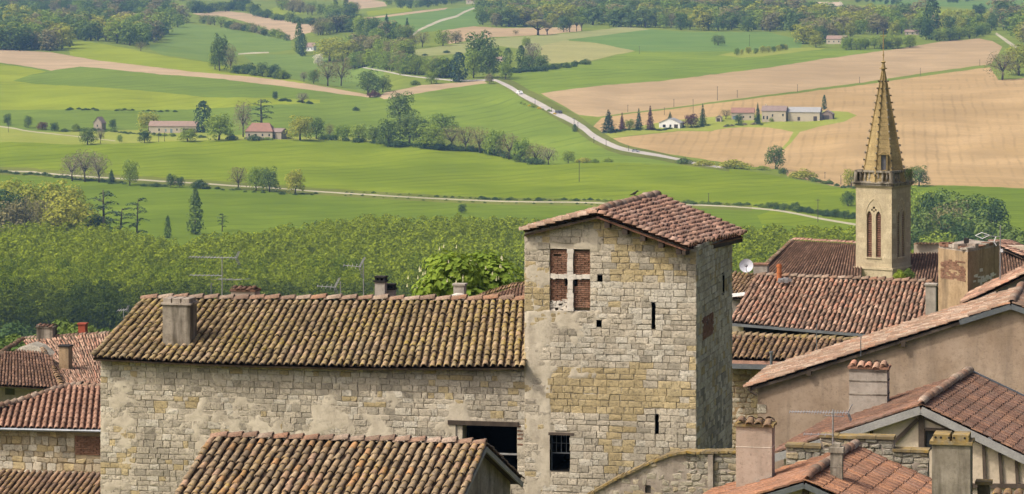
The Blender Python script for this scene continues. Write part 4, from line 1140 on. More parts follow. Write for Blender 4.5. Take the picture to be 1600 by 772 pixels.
M = {
    'tile_main': tile_mat('old lichen tiles', [(.34, .245, .135), (.40, .30, .175), (.28, .21, .12), (.37, .28, .16), (.43, .32, .21), (.25, .185, .105), (.35, .27, .135), (.39, .275, .175), (.31, .25, .155), (.22, .17, .105)], (.37, .28, .05), .85, .5),
    'tile_near': tile_mat('mixed old tiles', [(.39, .28, .165), (.31, .23, .15), (.44, .335, .215), (.25, .19, .13), (.47, .265, .125), (.36, .28, .18), (.42, .28, .19), (.21, .165, .115), (.40, .31, .185), (.34, .26, .16), (.28, .22, .15)], (.42, .27, .035), .6, .5),
    'tile_red': tile_mat('pinkish red tiles', [(.58, .34, .24), (.50, .28, .195), (.62, .39, .28), (.53, .31, .23), (.64, .43, .33), (.46, .27, .19)], (.42, .33, .18), .2, .35),
    'tile_mix': tile_mat('red and sooty tiles', [(.472, .266, .183), (.378, .218, .147), (.201, .136, .100), (.531, .342, .242), (.460, .301, .212), (.283, .177, .130), (.578, .389, .283), (.496, .248, .165), (.354, .248, .177)], (.35, .25, .12), .15, .45),
    'tile_dark': tile_mat('dark brown tiles', [(.187, .105, .072), (.143, .083, .061), (.242, .138, .094), (.121, .072, .055), (.286, .176, .121)], (.30, .20, .06), .2, .55),
    'tile_brown': tile_mat('mossy brown tiles', [(.269, .179, .112), (.224, .151, .101), (.336, .213, .140), (.179, .123, .090), (.370, .246, .157)], (.36, .24, .03), .6, .5),
    'tile_new': tile_mat('newer red brown tiles', [(.34, .195, .135), (.30, .17, .115), (.38, .225, .155), (.42, .265, .19)], (.35, .25, .1), .05, .25),
    'tile_flat': tile_mat('weathered flat tiles', [(.28, .17, .125), (.24, .15, .115), (.32, .19, .135), (.27, .18, .14), (.41, .225, .14), (.30, .17, .12)], (.30, .24, .15), .25, .5),
    'tile_orange': tile_mat('orange flat tiles', [(.52, .27, .155), (.46, .235, .14), (.42, .25, .175), (.36, .22, .16), (.56, .29, .16)], (.30, .24, .15), .2, .4),
    'tile_pale': tile_mat('pale rose tiles', [(.36, .225, .155), (.42, .30, .22), (.30, .185, .125), (.48, .37, .285), (.25, .17, .125), (.38, .205, .125), (.42, .33, .25)], (.36, .29, .18), .4, .55),
    'bed': tile_mat('channel tiles', [(.125, .085, .058), (.10, .068, .047)], (.18, .14, .04), .25, .75),
    'bed_red': tile_mat('red channel tiles', [(.24, .12, .08), (.20, .10, .07)], (.20, .15, .03), .1, .6),
    'pale': stone_mat('pale limestone', (.50, .44, .335), (.60, .535, .415)),
    'white': stone_mat('white limestone', (.58, .53, .42), (.66, .61, .50)),
    'ochre': stone_mat('ochre limestone', (.48, .38, .205), (.56, .46, .27)),
    'grey': stone_mat('grey limestone', (.38, .34, .26), (.48, .43, .335)),
    'stone_dark': stone_mat('blackened limestone', (.27, .25, .205), (.38, .35, .285)),  # dark stained stone, low on the tower side and in old walls
    'mortar': plaster_mat('old lime mortar', (.42, .37, .28), (.54, .485, .375), 2.2, .3),
    'joint': plaster_mat('dark rubble joints', (.23, .18, .115), (.33, .265, .17), 2.0, .3),
    'lime': plaster_mat('white lime', (.55, .50, .42), (.66, .62, .54), 3.0, .15),
    'brick': stone_mat('old brick', (.22, .115, .075), (.34, .19, .125)),
    'buff': plaster_mat('buff render', (.30, .22, .155), (.42, .325, .245), .8, .5, (.15, .12, .095), .6, .48, .7),
    'pink': plaster_mat('pinkish render', (.34, .27, .21), (.43, .35, .28), 1.8, .55, (.13, .11, .09), .8),
    'dirty': plaster_mat('dirty brown render', (.27, .19, .11), (.38, .28, .17), 1.6, .7, (.09, .07, .05), .7),
    'concrete': plaster_mat('weathered concrete', (.20, .175, .135), (.33, .295, .24), 2.4, .92, (.05, .042, .03), .6, .42, .58),
    'block': plaster_mat('grey blocks', (.28, .25, .21), (.38, .345, .295), 2.4, .6),
    'rough_render': plaster_mat('stained rough render', (.22, .18, .145), (.40, .35, .29), 1.6, .75, (.07, .055, .042), .9),
    'cream': plaster_mat('cream render', (.50, .42, .315), (.57, .485, .37), .8, .1),
    'ashlar': stone_mat('church limestone', (0.484, 0.402, 0.259), (0.572, 0.484, 0.325), (.17, .15, .11), .35),
    'spire_gold': stone_mat('golden lichen stone', (.36, .265, .12), (.43, .33, .165), (.10, .085, .05), .6),
    'spire_dark': stone_mat('dark spire stone', (.15, .125, .07), (.22, .18, .11), (.05, .045, .03), .5),
    'rubble': stone_mat('rubble stone', (.36, .29, .18), (.50, .43, .31), (.12, .09, .06), .4),
    'wood': simple_mat('old dark wood', (.085, .065, .05), (.05, .04, .032), 5, .9, .5, .01, .1, 0, (1, 1, .2)),
    'beam': simple_mat('grey brown timber', (.12, .095, .075), (.07, .055, .045), 5, .9, .5, .01, .1),
    'board': simple_mat('pale grey painted board', (.34, .335, .32), (.25, .245, .235), 3, .7),
    'zinc': simple_mat('zinc', (.24, .26, .28), (.17, .185, .20), 1.5, .45, .1, .004, .5, .7),
    'steel': simple_mat('aerial aluminium', (.50, .50, .50), (.35, .35, .36), 2, .45, .1, .003, .5, .8),
    'white_paint': simple_mat('white paint', (.74, .74, .74), (.62, .62, .62), 2, .5),
    'dish': simple_mat('dish grey', (.52, .53, .57), (.44, .45, .49), 1.5, .5),
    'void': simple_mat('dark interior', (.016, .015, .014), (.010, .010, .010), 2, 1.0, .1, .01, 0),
    'interior': simple_mat('dusty interior', (.07, .06, .05), (.045, .04, .034), 2, 1.0, .2, .01, 0),
    'clay': simple_mat('orange clay pipe', (.44, .15, .055), (.36, .115, .04), 4, .8),
    'redbrick': simple_mat('red chimney', (.34, .075, .04), (.26, .055, .03), 6, .85),
    'lichen': plaster_mat('golden lichen', (.30, .20, .05), (.24, .205, .14), 9.0, .75, (.11, .09, .06), .8, .4, .6),
    'soot': simple_mat('soot', (.03, .027, .025), (.018, .017, .016), 4, .95),
    'feather': simple_mat('black feathers', (.02, .02, .022), (.012, .012, .014), 20, .6),
    'glass': simple_mat('window glass', (.03, .034, .038), (.02, .022, .025), 2, .12, .02, .002, .5),
    'louvre': stone_mat('brick louvres', (.20, .10, .065), (.26, .135, .09)),
    'lead': simple_mat('lead grey', (.15, .15, .165), (.10, .10, .115), 3, .5),
}

class Wall:
    """a vertical wall plane: plan point A, unit direction u along it, n towards the eye"""
    def __init__(s, px, d, u=U0):
        s.A = Vector(((px - 800) * d / FPX, d, 0)); s.u = Vector(u).normalized(); s.n = Vector((s.u.y, -s.u.x, 0))
    def sz(s, px, py):
        k = (px - 800) / FPX
        t = (k * s.A.y - s.A.x) / (s.u.x - k * s.u.y)
        y = s.A.y + s.u.y * t
        return t, ZC - (py - YH) * y / FPX
    def pt(s, t, z, out=0.0):
        p = s.A + s.u * t + s.n * out
        return Vector((p.x, p.y, z))
    def at(s, px, py, out=0.0):
        t, z = s.sz(px, py)
        return s.pt(t, z, out)
    def rect(s, x0, y0, x1, y1):
        a, b = s.sz(x0, (y0 + y1) / 2), s.sz(x1, (y0 + y1) / 2)
        m = (x0 + x1) / 2
        return a[0], b[0], s.sz(m, y1)[1], s.sz(m, y0)[1]

# ---- canal tiles
def tile_base(n=6, flat=False):
    """unit tile: width 1 across x, length 1 down y"""
    v, f = [], []
    if flat:
        m = MB()
        m.box((-.5, 0, -.05), (1.0, 0, 0), (0, 1.0, 0), (0, 0, .09)); m.box((-.5, 0, .04), (.09, 0, 0), (0, 1.0, 0), (0, 0, .05)); m.box((-.06, .02, .04), (.10, 0, 0), (0, .95, 0), (0, 0, .035))
        return m.v, m.f
    for y, r, dz in ((0.0, .41, 0.0), (1.0, .5, .20)):
        for i in range(n + 1):
            t = math.pi * i / n
            v.append(Vector((-math.cos(t) * r, y, math.sin(t) * r * .85 + dz)))
    for i in range(n):
        f.append((i, i + 1, n + 2 + i, n + 1 + i))
    k = len(v)
    for i in range(n + 1):
        t = math.pi * i / n
        v.append(Vector((-math.cos(t) * .40, 1.0, math.sin(t) * .40 * .85 + .16)))
    for i in range(n):
        f.append((n + 1 + i, n + 2 + i, k + i + 1, k + i))
    return v, f

TILE_CACHE = {}
def tile_mesh(mat, flat=False):
    key = (mat.name, flat)
    if key not in TILE_CACHE:
        v, f = tile_base(6, flat)
        TILE_CACHE[key] = mesh('tile', v, f, mat, smooth=not flat)
    return TILE_CACHE[key]

def bil(TL, TR, BR, BL, u, v):
    return TL.lerp(TR, u).lerp(BL.lerp(BR, u), v)

def in_frame(p, pad=6):
    if p.y < 1: return False
    x, y = proj(p)
    return -pad < x < 1600 + pad and -pad < y < 772 + pad

def frame_at(TL, TR, BR, BL, u, v):
    e = 1e-3
    s = (bil(TL, TR, BR, BL, u + e, v) - bil(TL, TR, BR, BL, u - e, v)) / (2 * e)
    d = (bil(TL, TR, BR, BL, u, v + e) - bil(TL, TR, BR, BL, u, v - e)) / (2 * e)
    n = s.cross(d)
    if n.z < 0: n = -n; s_ = -s
    else: s_ = s
    return s, d, n.normalized(), s_

def place_tiles(part, mats_list, mat, flat, n_ind, name='tile', joined='tile_mass'):
    """mats_list: world matrices of the tiles; the nearest in view become objects, the rest one mass"""
    me = tile_mesh(mat, flat)
    off = Matrix.Translation(-wloc(part))
    vis = [m for m in mats_list if in_frame(m.translation)]
    vis.sort(key=lambda m: m.translation.y)
    ind = vis[:n_ind]; ids = set(map(id, ind))
    for m in ind:
        o = bpy.data.objects.new(name, me)
        link(o, part); o.matrix_basis = off @ m
    rest = [m for m in mats_list if id(m) not in ids]
    if rest:
        co = np.array([v.co[:] for v in me.vertices]); pf = [tuple(p.vertices) for p in me.polygons]
        h = np.c_[co, np.ones(len(co))]
        V = np.concatenate([(h @ np.array(off @ m).T)[:, :3] for m in rest])
        F = [tuple(x + i * len(co) for x in q) for i in range(len(rest)) for q in pf]
        mm = mesh(joined, V.tolist(), F, mat, smooth=not flat)
        o = bpy.data.objects.new(joined, mm); link(o, part); o['kind'] = 'stuff'

def roof(parent, TL, TR, BR, BL, ncol, nrow, mat, bed='bed', n_ind=300, flat=False, clip=None, wf=.73, jit=1.0, deck=True, seed=1, over=1.22, label=None, sag=0.0):
    """one roof slope: TL-TR along the ridge, BL-BR along the eave"""
    r = random.Random(seed)
    TL, TR, BR, BL = map(Vector, (TL, TR, BR, BL))
    v, f = [], []
    k = 4 if not flat else 1
    nu = ncol * k
    def S(u, q): 
        p = bil(TL, TR, BR, BL, u, q)
        if sag: p = p - Vector((0, 0, sag * (4 * u * (1 - u)) * (0.4 + .6 * q) + .02 * noise.noise(Vector((u * 7, q * 4, seed)))))
        return p
    s0, d0, n0, _ = frame_at(TL, TR, BR, BL, .5, .5)
    w0 = s0.length / ncol
    for j in range(nrow):
        for e, q in ((0, j / nrow), (1, (j + 1) / nrow)):
            for i in range(nu + 1):
                ph = (i % k) / k if k > 1 else 0
                z = w0 * (.16 * math.cos(2 * math.pi * (ph - 0.5)) * -1) if k > 1 else 0
                z = w0 * .18 * (1 if ph == 0 else (-1 if ph == .5 else -.2)) if k > 1 else 0
                v.append(S(i / nu, q) + n0 * (z + (.10 * w0 if e else 0)))
    for j in range(nrow):
        for i in range(nu):
            a = j * 2 * (nu + 1) + i; b = a + nu + 1
            f.append((a, a + 1, b + 1, b))
            if j + 1 < nrow:
                c = b + nu + 1
                f.append((b, b + 1, c + 1, c))
    if deck:
        o = len(v); g = 8; th = n0 * .05; lo = n0 * (w0 * .24)
        for dn in (lo, lo + th):
            for j in range(g + 1):
                for i in range(g + 1): v.append(S(i / g, j / g) - dn)
        h = (g + 1) ** 2
        for j in range(g):
            for i in range(g):
                a = o + h + j * (g + 1) + i; f.append((a, a + g + 1, a + g + 2, a + 1))
        rim = [i for i in range(g)] + [g + j * (g + 1) for j in range(g)] + [g * (g + 1) + i for i in range(g, 0, -1)] + [j * (g + 1) for j in range(g, 0, -1)]
        for k2 in range(len(rim)):
            a, b = rim[k2], rim[(k2 + 1) % len(rim)]; f.append((o + a, o + b, o + h + b, o + h + a))
    if clip is not None:
        f = [q for q in f if clip(sum((v[i] for i in q), Vector()) / len(q))]
    idx = None
    part = obj('roof', v, f, M[bed], parent)
    if label: part['label'] = label
    mats = []
    for j in range(nrow):
        for i in range(ncol + (0 if flat else 1)):
            u = (i + (.5 if flat else 0)) / ncol; q = j / nrow
            s, d, n, sx = frame_at(TL, TR, BR, BL, u, min(q + .5 / nrow, 1))
            w = s.length / ncol; l = d.length / nrow
            p = S(u, q)
            if clip is not None and not clip(S(u, q + .5 / nrow)): continue
            X = s.normalized(); Y = d.normalized(); Zn = n
            X = (X - Y * X.dot(Y)).normalized()
            if X.cross(Y).dot(Zn) < 0: X = -X
            Zn = X.cross(Y)
            ang = r.gauss(0, .018) * jit
            ca, sa = math.cos(ang), math.sin(ang)
            X, Y = X * ca + Y * sa, Y * ca - X * sa
            W = w * (wf if not flat else .97) * (1 + r.gauss(0, .04) * jit); Ln = l * (over if not flat else 1.08) * (1 + r.gauss(0, .02) * jit)
            H = W if not flat else w * .8
            p = p + n * (w * (.10 if not flat else .03) + r.gauss(0, .012) * w * jit) + Y * r.gauss(0, .03) * l * jit + X * r.gauss(0, .02) * w * jit
            if not flat and r.random() < .012 * jit: p = p + Y * l * r.uniform(.12, .3) + X * w * r.uniform(-.12, .12)
            if flat: p = p + n * (-.02 * w)
            tilt = .0 if not flat else .10 * w / l
            Yt = (Y + n * tilt).normalized()
            m = Matrix(((X.x * W, Yt.x * Ln, Zn.x * H, p.x), (X.y * W, Yt.y * Ln, Zn.y * H, p.y), (X.z * W, Yt.z * Ln, Zn.z * H, p.z), (0, 0, 0, 1)))
            mats.append(m)
    place_tiles(part, mats, M[mat], flat, n_ind)
    return part

def ridge_tiles(part, A, B, n, w, mat, name='ridge_tile', lift=.0, seed=3, pts=None):
    r = random.Random(seed); me = tile_mesh(M[mat]); off = wloc(part)
    P_ = [Vector(A), Vector(B)] if pts is None else [Vector(p) for p in pts]
    seg = [(P_[i + 1] - P_[i]).length for i in range(len(P_) - 1)]; tot = sum(seg)
    def along(t):
        t *= tot
        for i, l in enumerate(seg):
            if t <= l or i == len(seg) - 1: return P_[i].lerp(P_[i + 1], t / l)
            t -= l
    for i in range(n):
        a, b = along(i / n), along(min(1, (i + 1.12) / n))
        Y = (b - a); Ln = Y.length; Y = Y.normalized()
        X = Y.cross(UP).normalized(); Zn = X.cross(Y)
        p = a + UP * (lift + r.gauss(0, .008)) - off + X * r.gauss(0, .01)
        W = w * (1 + r.gauss(0, .04))
        o = bpy.data.objects.new(name, me); link(o, part)
        o.matrix_basis = Matrix(((X.x * W, Y.x * Ln, Zn.x * W, p.x), (X.y * W, Y.y * Ln, Zn.y * W, p.y), (X.z * W, Y.z * Ln, Zn.z * W, p.z), (0, 0, 0, 1)))

# ---- stone walls
def stone_wall(parent, W, s0, s1, z0, ztop, opens=(), zone=None, ch=(.17, .26), cw=(.22, .62), n_ind=300, seed=5, mortar='mortar', cell=.07, smear=None, rubble=0.0, back=.5, proud=.009, name='wall'):
    """mortar sheet with courses of single stones set in it. opens: (s0, s1, z0, z1) holes; zone(s, z) -> stone material; smear(s, z) -> 0..1 how far mortar hides the stones"""
    r = random.Random(seed)
    zt = ztop if callable(ztop) else (lambda s: ztop)
    zmax = max(zt(s0 + (s1 - s0) * i / 40) for i in range(41))
    sm = smear or (lambda s, z: 0.0)
    ss = sorted(set([s0, s1] + [x for o in opens for x in o[:2]] + [s0 + (s1 - s0) * i / max(1, int((s1 - s0) / cell)) for i in range(1, max(1, int((s1 - s0) / cell)))]))
    zs = sorted(set([z0, zmax] + [x for o in opens for x in o[2:] if x < zmax] + [z0 + (zmax - z0) * i / max(1, int((zmax - z0) / cell)) for i in range(1, max(1, int((zmax - z0) / cell)))]))
    def disp(s, z):
        k = sm(s, z)
        nz = noise.noise(Vector((s * 5, z * 5, seed))) * .5 + noise.noise(Vector((s * 13, z * 13, seed + 3))) * .35
        return -.025 + .037 * max(0, min(1, k * 1.25 + nz * .30 * (k > .02))) + nz * .011
    v, f = [], []
    for z in zs:
        for s in ss:
            t = zt(s)
            zz = min(z, t)
            edge = s in (s0, s1)
            v.append(W.pt(s, zz, -.01 if edge else disp(s, zz)))
    n = len(ss)
    for j in range(len(zs) - 1):
        for i in range(n - 1):
            cs, cz = (ss[i] + ss[i + 1]) / 2, (zs[j] + zs[j + 1]) / 2
            if any(o[0] < cs < o[1] and o[2] < cz < o[3] for o in opens): continue
            if zs[j] >= zt(ss[i]) and zs[j] >= zt(ss[i + 1]): continue
            f.append((j * n + i, j * n + i + 1, (j + 1) * n + i + 1, (j + 1) * n + i))
    part = obj(name, v, f, M[mortar], parent, smooth=True)
    off = wloc(part)
    stones = []
    z = z0
    while z < zmax:
        h = r.uniform(*ch); zb, zc_ = z, z + h
        iv = [(s0, s1)]
        for o in opens:
            if o[2] < zc_ - .03 and o[3] > zb + .03:
                iv = [q for a, b in iv for q in (((a, min(b, o[0])) if a < o[0] else None), ((max(a, o[1]), b) if b > o[1] else None)) if q and q[1] - q[0] > .04]
        for a, b in iv:
            s = a
            while s < b - .02:
                w = r.uniform(*cw) * (h / .21) ** .3
                if s + w > b - .12: w = b - s
                if w > cw[1] * 1.5: w *= .5
                ta, tb = zt(s), zt(s + w)
                if min(ta, tb) > zb + .05:
                    stones.append((s, s + w, zb, min(zc_, ta), min(zc_, tb)))
                s += w
        z = zc_
    ind, rest = [], []
    built = []
    for (a, b, zb, ta, tb) in stones:
        cs, cz = (a + b) / 2, (zb + ta) / 2
        if sm(cs, cz) > .96 and r.random() < .35: continue
        g = r.uniform(.002, .009) + rubble * .008
        j = lambda k=1.0: r.gauss(0, .008 + rubble * .022) * k
        o1 = proud * r.uniform(.0, 1.0) + r.gauss(0, .003)
        ch_ = min(.008 + rubble * .02, (b - a) * .2, (ta - zb) * .2)
        q = [(a + g + j(), zb + g + j()), (b - g + j(), zb + g + j()), (b - g + j(), tb - g + j()), (a + g + j(), ta - g + j())]
        if rubble > .3:            # knock the corners off
            c0 = sum(x for x, _ in q) / 4, sum(y for _, y in q) / 4
            pts = []
            for i in range(4):
                p0, p1 = q[i], q[(i + 1) % 4]
                for t in (.13, .87): pts.append((p0[0] + (p1[0] - p0[0]) * t + j(.6), p0[1] + (p1[1] - p0[1]) * t + j(.6)))
            q = pts
        m = len(q)
        cx, cy = sum(x for x, _ in q) / m, sum(y for _, y in q) / m
        vv = [W.pt(x, y, -.07) for x, y in q] + [W.pt(x, y, o1 - ch_ * .7) for x, y in q]
        vv += [W.pt(x + (cx - x) / max(abs(cx - x), .02) * ch_, y + (cy - y) / max(abs(cy - y), .02) * ch_, o1 + r.gauss(0, .003)) for x, y in q]
        vv.append(W.pt(cx, cy, o1 + .004 + r.gauss(0, .003)))
        ff = []
        for k in (0, m):
            for i in range(m): ff.append((k + i, k + (i + 1) % m, k + m + (i + 1) % m, k + m + i))
        for i in range(m): ff.append((2 * m + i, 2 * m + (i + 1) % m, 3 * m))
        key = zone(cs, cz, r) if zone else 'pale'
        built.append(((b - a) * (ta - zb), vv, ff, key, in_frame(vv[-1], 0)))
    built.sort(key=lambda q: -(q[0] if q[4] else 0))
    JV, JF, JM, slots = [], [], [], []
    for i, (ar, vv, ff, key, vis) in enumerate(built):
        if i < n_ind and vis:
            obj('stone', vv, ff, M[key], part)
        else:
            k = len(JV); JV += vv; JF += [tuple(x + k for x in q) for q in ff]
            if M[key] not in slots: slots.append(M[key])
            JM += [slots.index(M[key])] * len(ff)
    if JV:
        o = obj('stone_mass', JV, JF, slots, part, idx=JM); o['kind'] = 'stuff'
    return part

def recess(parent, W, o, depth, mat='interior', name='opening'):
    """the dark hole behind an opening in a wall"""
    a, b, z0, z1 = o; m = MB()
    p = lambda s, z, d: W.pt(s, z, -d)
    f0, f1 = .0, depth
    m.quad(p(a, z0, f0), p(a, z0, f1), p(a, z1, f1), p(a, z1, f0)); m.quad(p(b, z0, f0), p(b, z1, f0), p(b, z1, f1), p(b, z0, f1))
    m.quad(p(a, z1, f0), p(a, z1, f1), p(b, z1, f1), p(b, z1, f0)); m.quad(p(a, z0, f0), p(b, z0, f0), p(b, z0, f1), p(a, z0, f1))
    m.quad(p(a, z0, f1), p(b, z0, f1), p(b, z1, f1), p(a, z1, f1))
    return m.build(name, M[mat], parent)

def brick_panel(parent, W, o, out, mat='brick', bh=.055, bw=.21, ragged=.0, seed=1, name='brick_infill'):
    r = random.Random(seed); m = MB(); a, b, z0, z1 = o; z = z0; k = 0
    while z < z1 - .02:
        s = a - (bw / 2 if k % 2 else 0)
        while s < b:
            x0, x1 = max(a, s), min(b, s + bw - .012)
            if x1 - x0 > .03 and r.random() > ragged * ((z - z0) / (z1 - z0)) ** 3:
                q = out + r.uniform(-.012, .012)
                m.box(W.pt(x0, z, q - .05), W.u * (x1 - x0), W.n * .05, UP * (min(bh, z1 - z) - .012))
            s += bw
        z += bh; k += 1
    return m.build(name, M[mat], parent, kind='stuff')

def slab(parent, name, W, outline, back, mat, out=0.0, z_foot=None):
    """closed wall block: outline in photo pixels on plane W, swept back by vector"""
    pts = [W.at(x, y, out) for x, y in outline]
    if z_foot is not None:
        a, b = pts[0].copy(), pts[-1].copy(); a.z = z_foot; b.z = z_foot
        pts = [a] + pts + [b]
    m = MB(); m.prism(pts, back)
    return m.build(name, M[mat], parent)

def chimney(parent, px0, px1, ytop, ybot, d, depth, mat, cap='slab', u=U0, capmat=None, label=None, foot=.8, seed=1, tiles='tile_brown'):
    """rectangular stack seen from px0 to px1 (front face), with a cap"""
    W = Wall(px0, d, u); a = W.at(px0, ytop); b = W.at(px1, ytop); z1 = a.z; zb = W.at(px0, ybot).z - foot
    w = (b - a).length; back = -W.n * depth; m = MB()
    rr = random.Random(seed)
    p0 = W.pt(0, zb)
    m.box(p0, W.u * w, back, UP * (z1 - zb))
    c = m.build('chimney', M[mat], parent)
    if label: c['label'] = label
    e = .04
    if cap in ('slab', 'tiles', 'pots', 'open'):
        m = MB(); m.box(W.pt(-e, z1, e), W.u * (w + 2 * e), back - (-W.n) * 0 + (-W.n) * 2 * e, UP * .06)
        m.build('cap', M[capmat or mat], c)
    if cap == 'tiles':
        me = tile_mesh(M[tiles]); off = wloc(c)
        n = max(2, int(w / .17))
        for i in range(n):
            for side in (0, 1):
                o = bpy.data.objects.new('cap_tile', me); link(o, c)
                Y = (W.n if side == 0 else -W.n) * (depth * .5 + .06) - UP * .10 * rr.uniform(.7, 1.3); Ln = Y.length; Y.normalize()
                X = W.u * (1 if side == 0 else -1); Zn = X.cross(Y)
                if Zn.z < 0: X = -X; Zn = -Zn
                p = W.pt((i + .5) / n * w, z1 + .12 + rr.uniform(-.02, .02), -depth / 2) - off
                o.matrix_basis = Matrix(((X.x * .17, Y.x * Ln, Zn.x * .17, p.x), (X.y * .17, Y.y * Ln, Zn.y * .17, p.y), (X.z * .17, Y.z * Ln, Zn.z * .17, p.z), (0, 0, 0, 1)))
    if cap == 'pots':
        n = max(2, int(w / .25))
        for i in range(n):
            m = MB(); m.box(W.pt((i + .08) / n * w, z1 + .06, 0.02), W.u * (w * .84 / n), -W.n * depth, UP * .12); m.build('pot', M[capmat or mat], c)
    if cap == 'open':
        m = MB()
        for x in (0, .42, .84): m.box(W.pt(w * x, z1 + .06, 0), W.u * (w * .16), back, UP * .10)
        m.box(W.pt(-.02, z1 + .16, .02), W.u * (w + .04), back - W.n * .04, UP * .05)
        m.build('cowl', M[capmat or mat], c)
    return c
# ================================================================ the village
def offw(W, o):
    w = Wall(800, 1); w.A = W.A - W.n * o; w.u = W.u; w.n = W.n
    return w

def shell(parent, W, s0, s1, z0, z1, depth, mat, front=False):
    """plain left, right and back walls of a house whose front is built stone by stone"""
    t = .25
    for a in (s0, s1 - t):
        m = MB(); m.box(W.pt(a, z0, -.12), W.u * t, -W.n * (depth - .12), UP * (z1 - z0)); m.build('side_wall', M[mat], parent)
    m = MB(); m.box(W.pt(s0 + t, z0, -depth + t), W.u * (s1 - s0 - 2 * t), -W.n * t, UP * (z1 - z0 - .004)); m.build('back_wall', M[mat], parent)

def nz(x, y, s=0, sc=1.0):
    return noise.noise(Vector((x * sc, y * sc, s)))

# ---- long stone house ---------------------------------------------------------------
W1 = Wall(820, 88.0)
hs = thing('stone_house', 'long pale stone house with a lichen covered canal tile roof joined to the tower', 'house', W1.pt(-12, Z0))
sL = W1.sz(157, 560)[0]; sR = W1.sz(822, 560)[0]
zt1 = lambda s: W1.sz(157, 561)[1] + (s - sL) / (sR - sL) * (W1.sz(820, 574)[1] - W1.sz(157, 561)[1])
barn = W1.rect(712, 664, 808, 745)
def main_zone(s, z, r):
    px = 157 + (s - sL) / (sR - sL) * 663
    q = nz(s, z, 3, .9) + r.gauss(0, .28)
    low = (zt1(s) - z)
    if q > .46: return 'ochre'
    if q < -.40: return 'grey'
    if r.random() < .16: return 'white'
    if r.random() < .10: return 'grey'
    return 'pale'
def main_smear(s, z):
    low = zt1(s) - z
    k = nz(s, z, 11, .8) * .9 + nz(s, z, 12, 2.3) * .7 + nz(s, z, 13, 5.0) * .3 + .16
    k += .12 * math.exp(-((low - 1.4) / .9) ** 2) - .25 * math.exp(-((low - .3) / .35) ** 2) - .18 * (low > 2.6)
    return max(0.0, min(1.0, k * 1.2))
stone_wall(hs, W1, sL, sR, Z0, zt1, [barn], main_zone, (.13, .23), (.15, .42), 300, 21, smear=main_smear)
recess(hs, W1, barn, 3.5, 'void', 'barn_opening')
m = MB(); a = W1.rect(700, 658, 811, 665); m.box(W1.pt(a[0], a[2], -.10), W1.u * (a[1] - a[0]), W1.n * .14, UP * (a[3] - a[2])); m.build('lintel', M['wood'], hs)
a = W1.rect(712, 665, 722, 745); m = MB(); m.box(W1.pt(a[0], a[2], -.55), W1.u * (a[1] - a[0]), W1.n * .52, UP * (a[3] - a[2])); m.build('door_jamb', M['mortar'], hs)
a = W1.rect(775, 711, 808, 713.5); m = MB(); m.box(W1.pt(a[0], a[2], -.35), W1.u * (a[1] - a[0]), W1.n * .05, UP * (a[3] - a[2])); m.build('rail', M['board'], hs)
brick_panel(hs, W1, W1.rect(808.5, 664, 817, 702), .012, seed=4, name='brick_jamb')
shell(hs, W1, sL, sR, Z0, zt1(sL) - .05, 8.0, 'mortar')
W1r = offw(W1, 4.1)
TL, TR = W1r.at(226, 468), W1r.at(826, 470)
BL, BR = W1.at(151, 556, .32), W1.at(823, 570, .32)
rf = roof(hs, TL, TR, BR, BL, 57, 14, 'tile_main', n_ind=282, seed=2, sag=.11, jit=1.6)
ridge_tiles(rf, TL - U0 * .1, TR, 25, .27, 'tile_pale', lift=.02)
roof(hs, TR, TL, TL - W1.n * 4.1 - UP * 1.45, TR - W1.n * 4.1 - UP * 1.45, 57, 14, 'tile_main', n_ind=0, seed=3)
chimney(hs, 254, 297, 476, 521, 91.0, .62, 'concrete', 'pots', capmat='rough_render', foot=.9)

# ---- stone tower --------------------------------------------------------------------
tw = thing('stone_tower', 'square medieval stone tower with blocked cross window and pinkish tiled roof', 'tower', W1.pt(0, Z0))
Wt = offw(W1, -.035)
cR = Wt.sz(1088, 600)[0]
top_px = [(820, 364), (850, 356), (890, 345), (920, 338), (936, 337), (960, 347), (1000, 361), (1040, 375), (1075, 388), (1095, 392)]
top_sz = [Wt.sz(*p) for p in top_px]
ztow = lambda s: float(np.interp(s, [q[0] for q in top_sz], [q[1] for q in top_sz]))
HOLES = {'cross': (859, 389, 922, 486), 'putlog': (934, 430, 941, 440), 'putlog2': (932, 500, 940, 511), 'slit': (1018.5, 473, 1024, 514), 'slit2': (1024, 647, 1029, 678), 'window': (859, 680, 890.5, 736)}
op = {k: Wt.rect(*v) for k, v in HOLES.items()}
def tow_px(s, z):
    p = Wt.pt(s, z); return proj(p)
def tow_zone(s, z, r):
    x, y = tow_px(s, z)
    q = nz(s, z, 5, .8) * .8 + r.gauss(0, .25)
    if 850 < x < 995 and 572 < y < 642: q += .75
    if 945 < x < 998 and 642 < y < 730: q += .5
    if 995 < x < 1012 and 540 < y < 650: q += .8
    if 1000 < x < 1075 and 595 < y < 640: q += .35
    if x > 920 and 340 < y < 440 : q += .42
    if 820 < x < 860 and 400 < y < 520: q += .3
    if 880 < x < 1075 and 440 < y < 570: q -= .28
    if y > 650 and x < 940: q -= .1
    if q > .36: return 'ochre'
    if x > 1072 and 380 < y < 470 and r.random() < .5: return 'grey'
    if q < -.42: return 'white'
    return 'grey' if r.random() < .14 else 'pale'
def tow_smear(s, z):
    x, y = tow_px(s, z)
    k = nz(s, z, 31, .9) * .6 + nz(s, z, 32, 2.4) * .6 + nz(s, z, 33, 5.5) * .3 - .2
    if x < 935 and y < 395: k += .55
    if x < 860 and y > 400: k += .35
    if x < 940 and 485 < y < 590: k += .55
    if x < 860 and y > 560: k += .35
    if x > 990: k -= .4
    if 850 < x < 900 and 640 < y < 690: k += .3
    return max(0.0, min(1.0, k * 1.5))
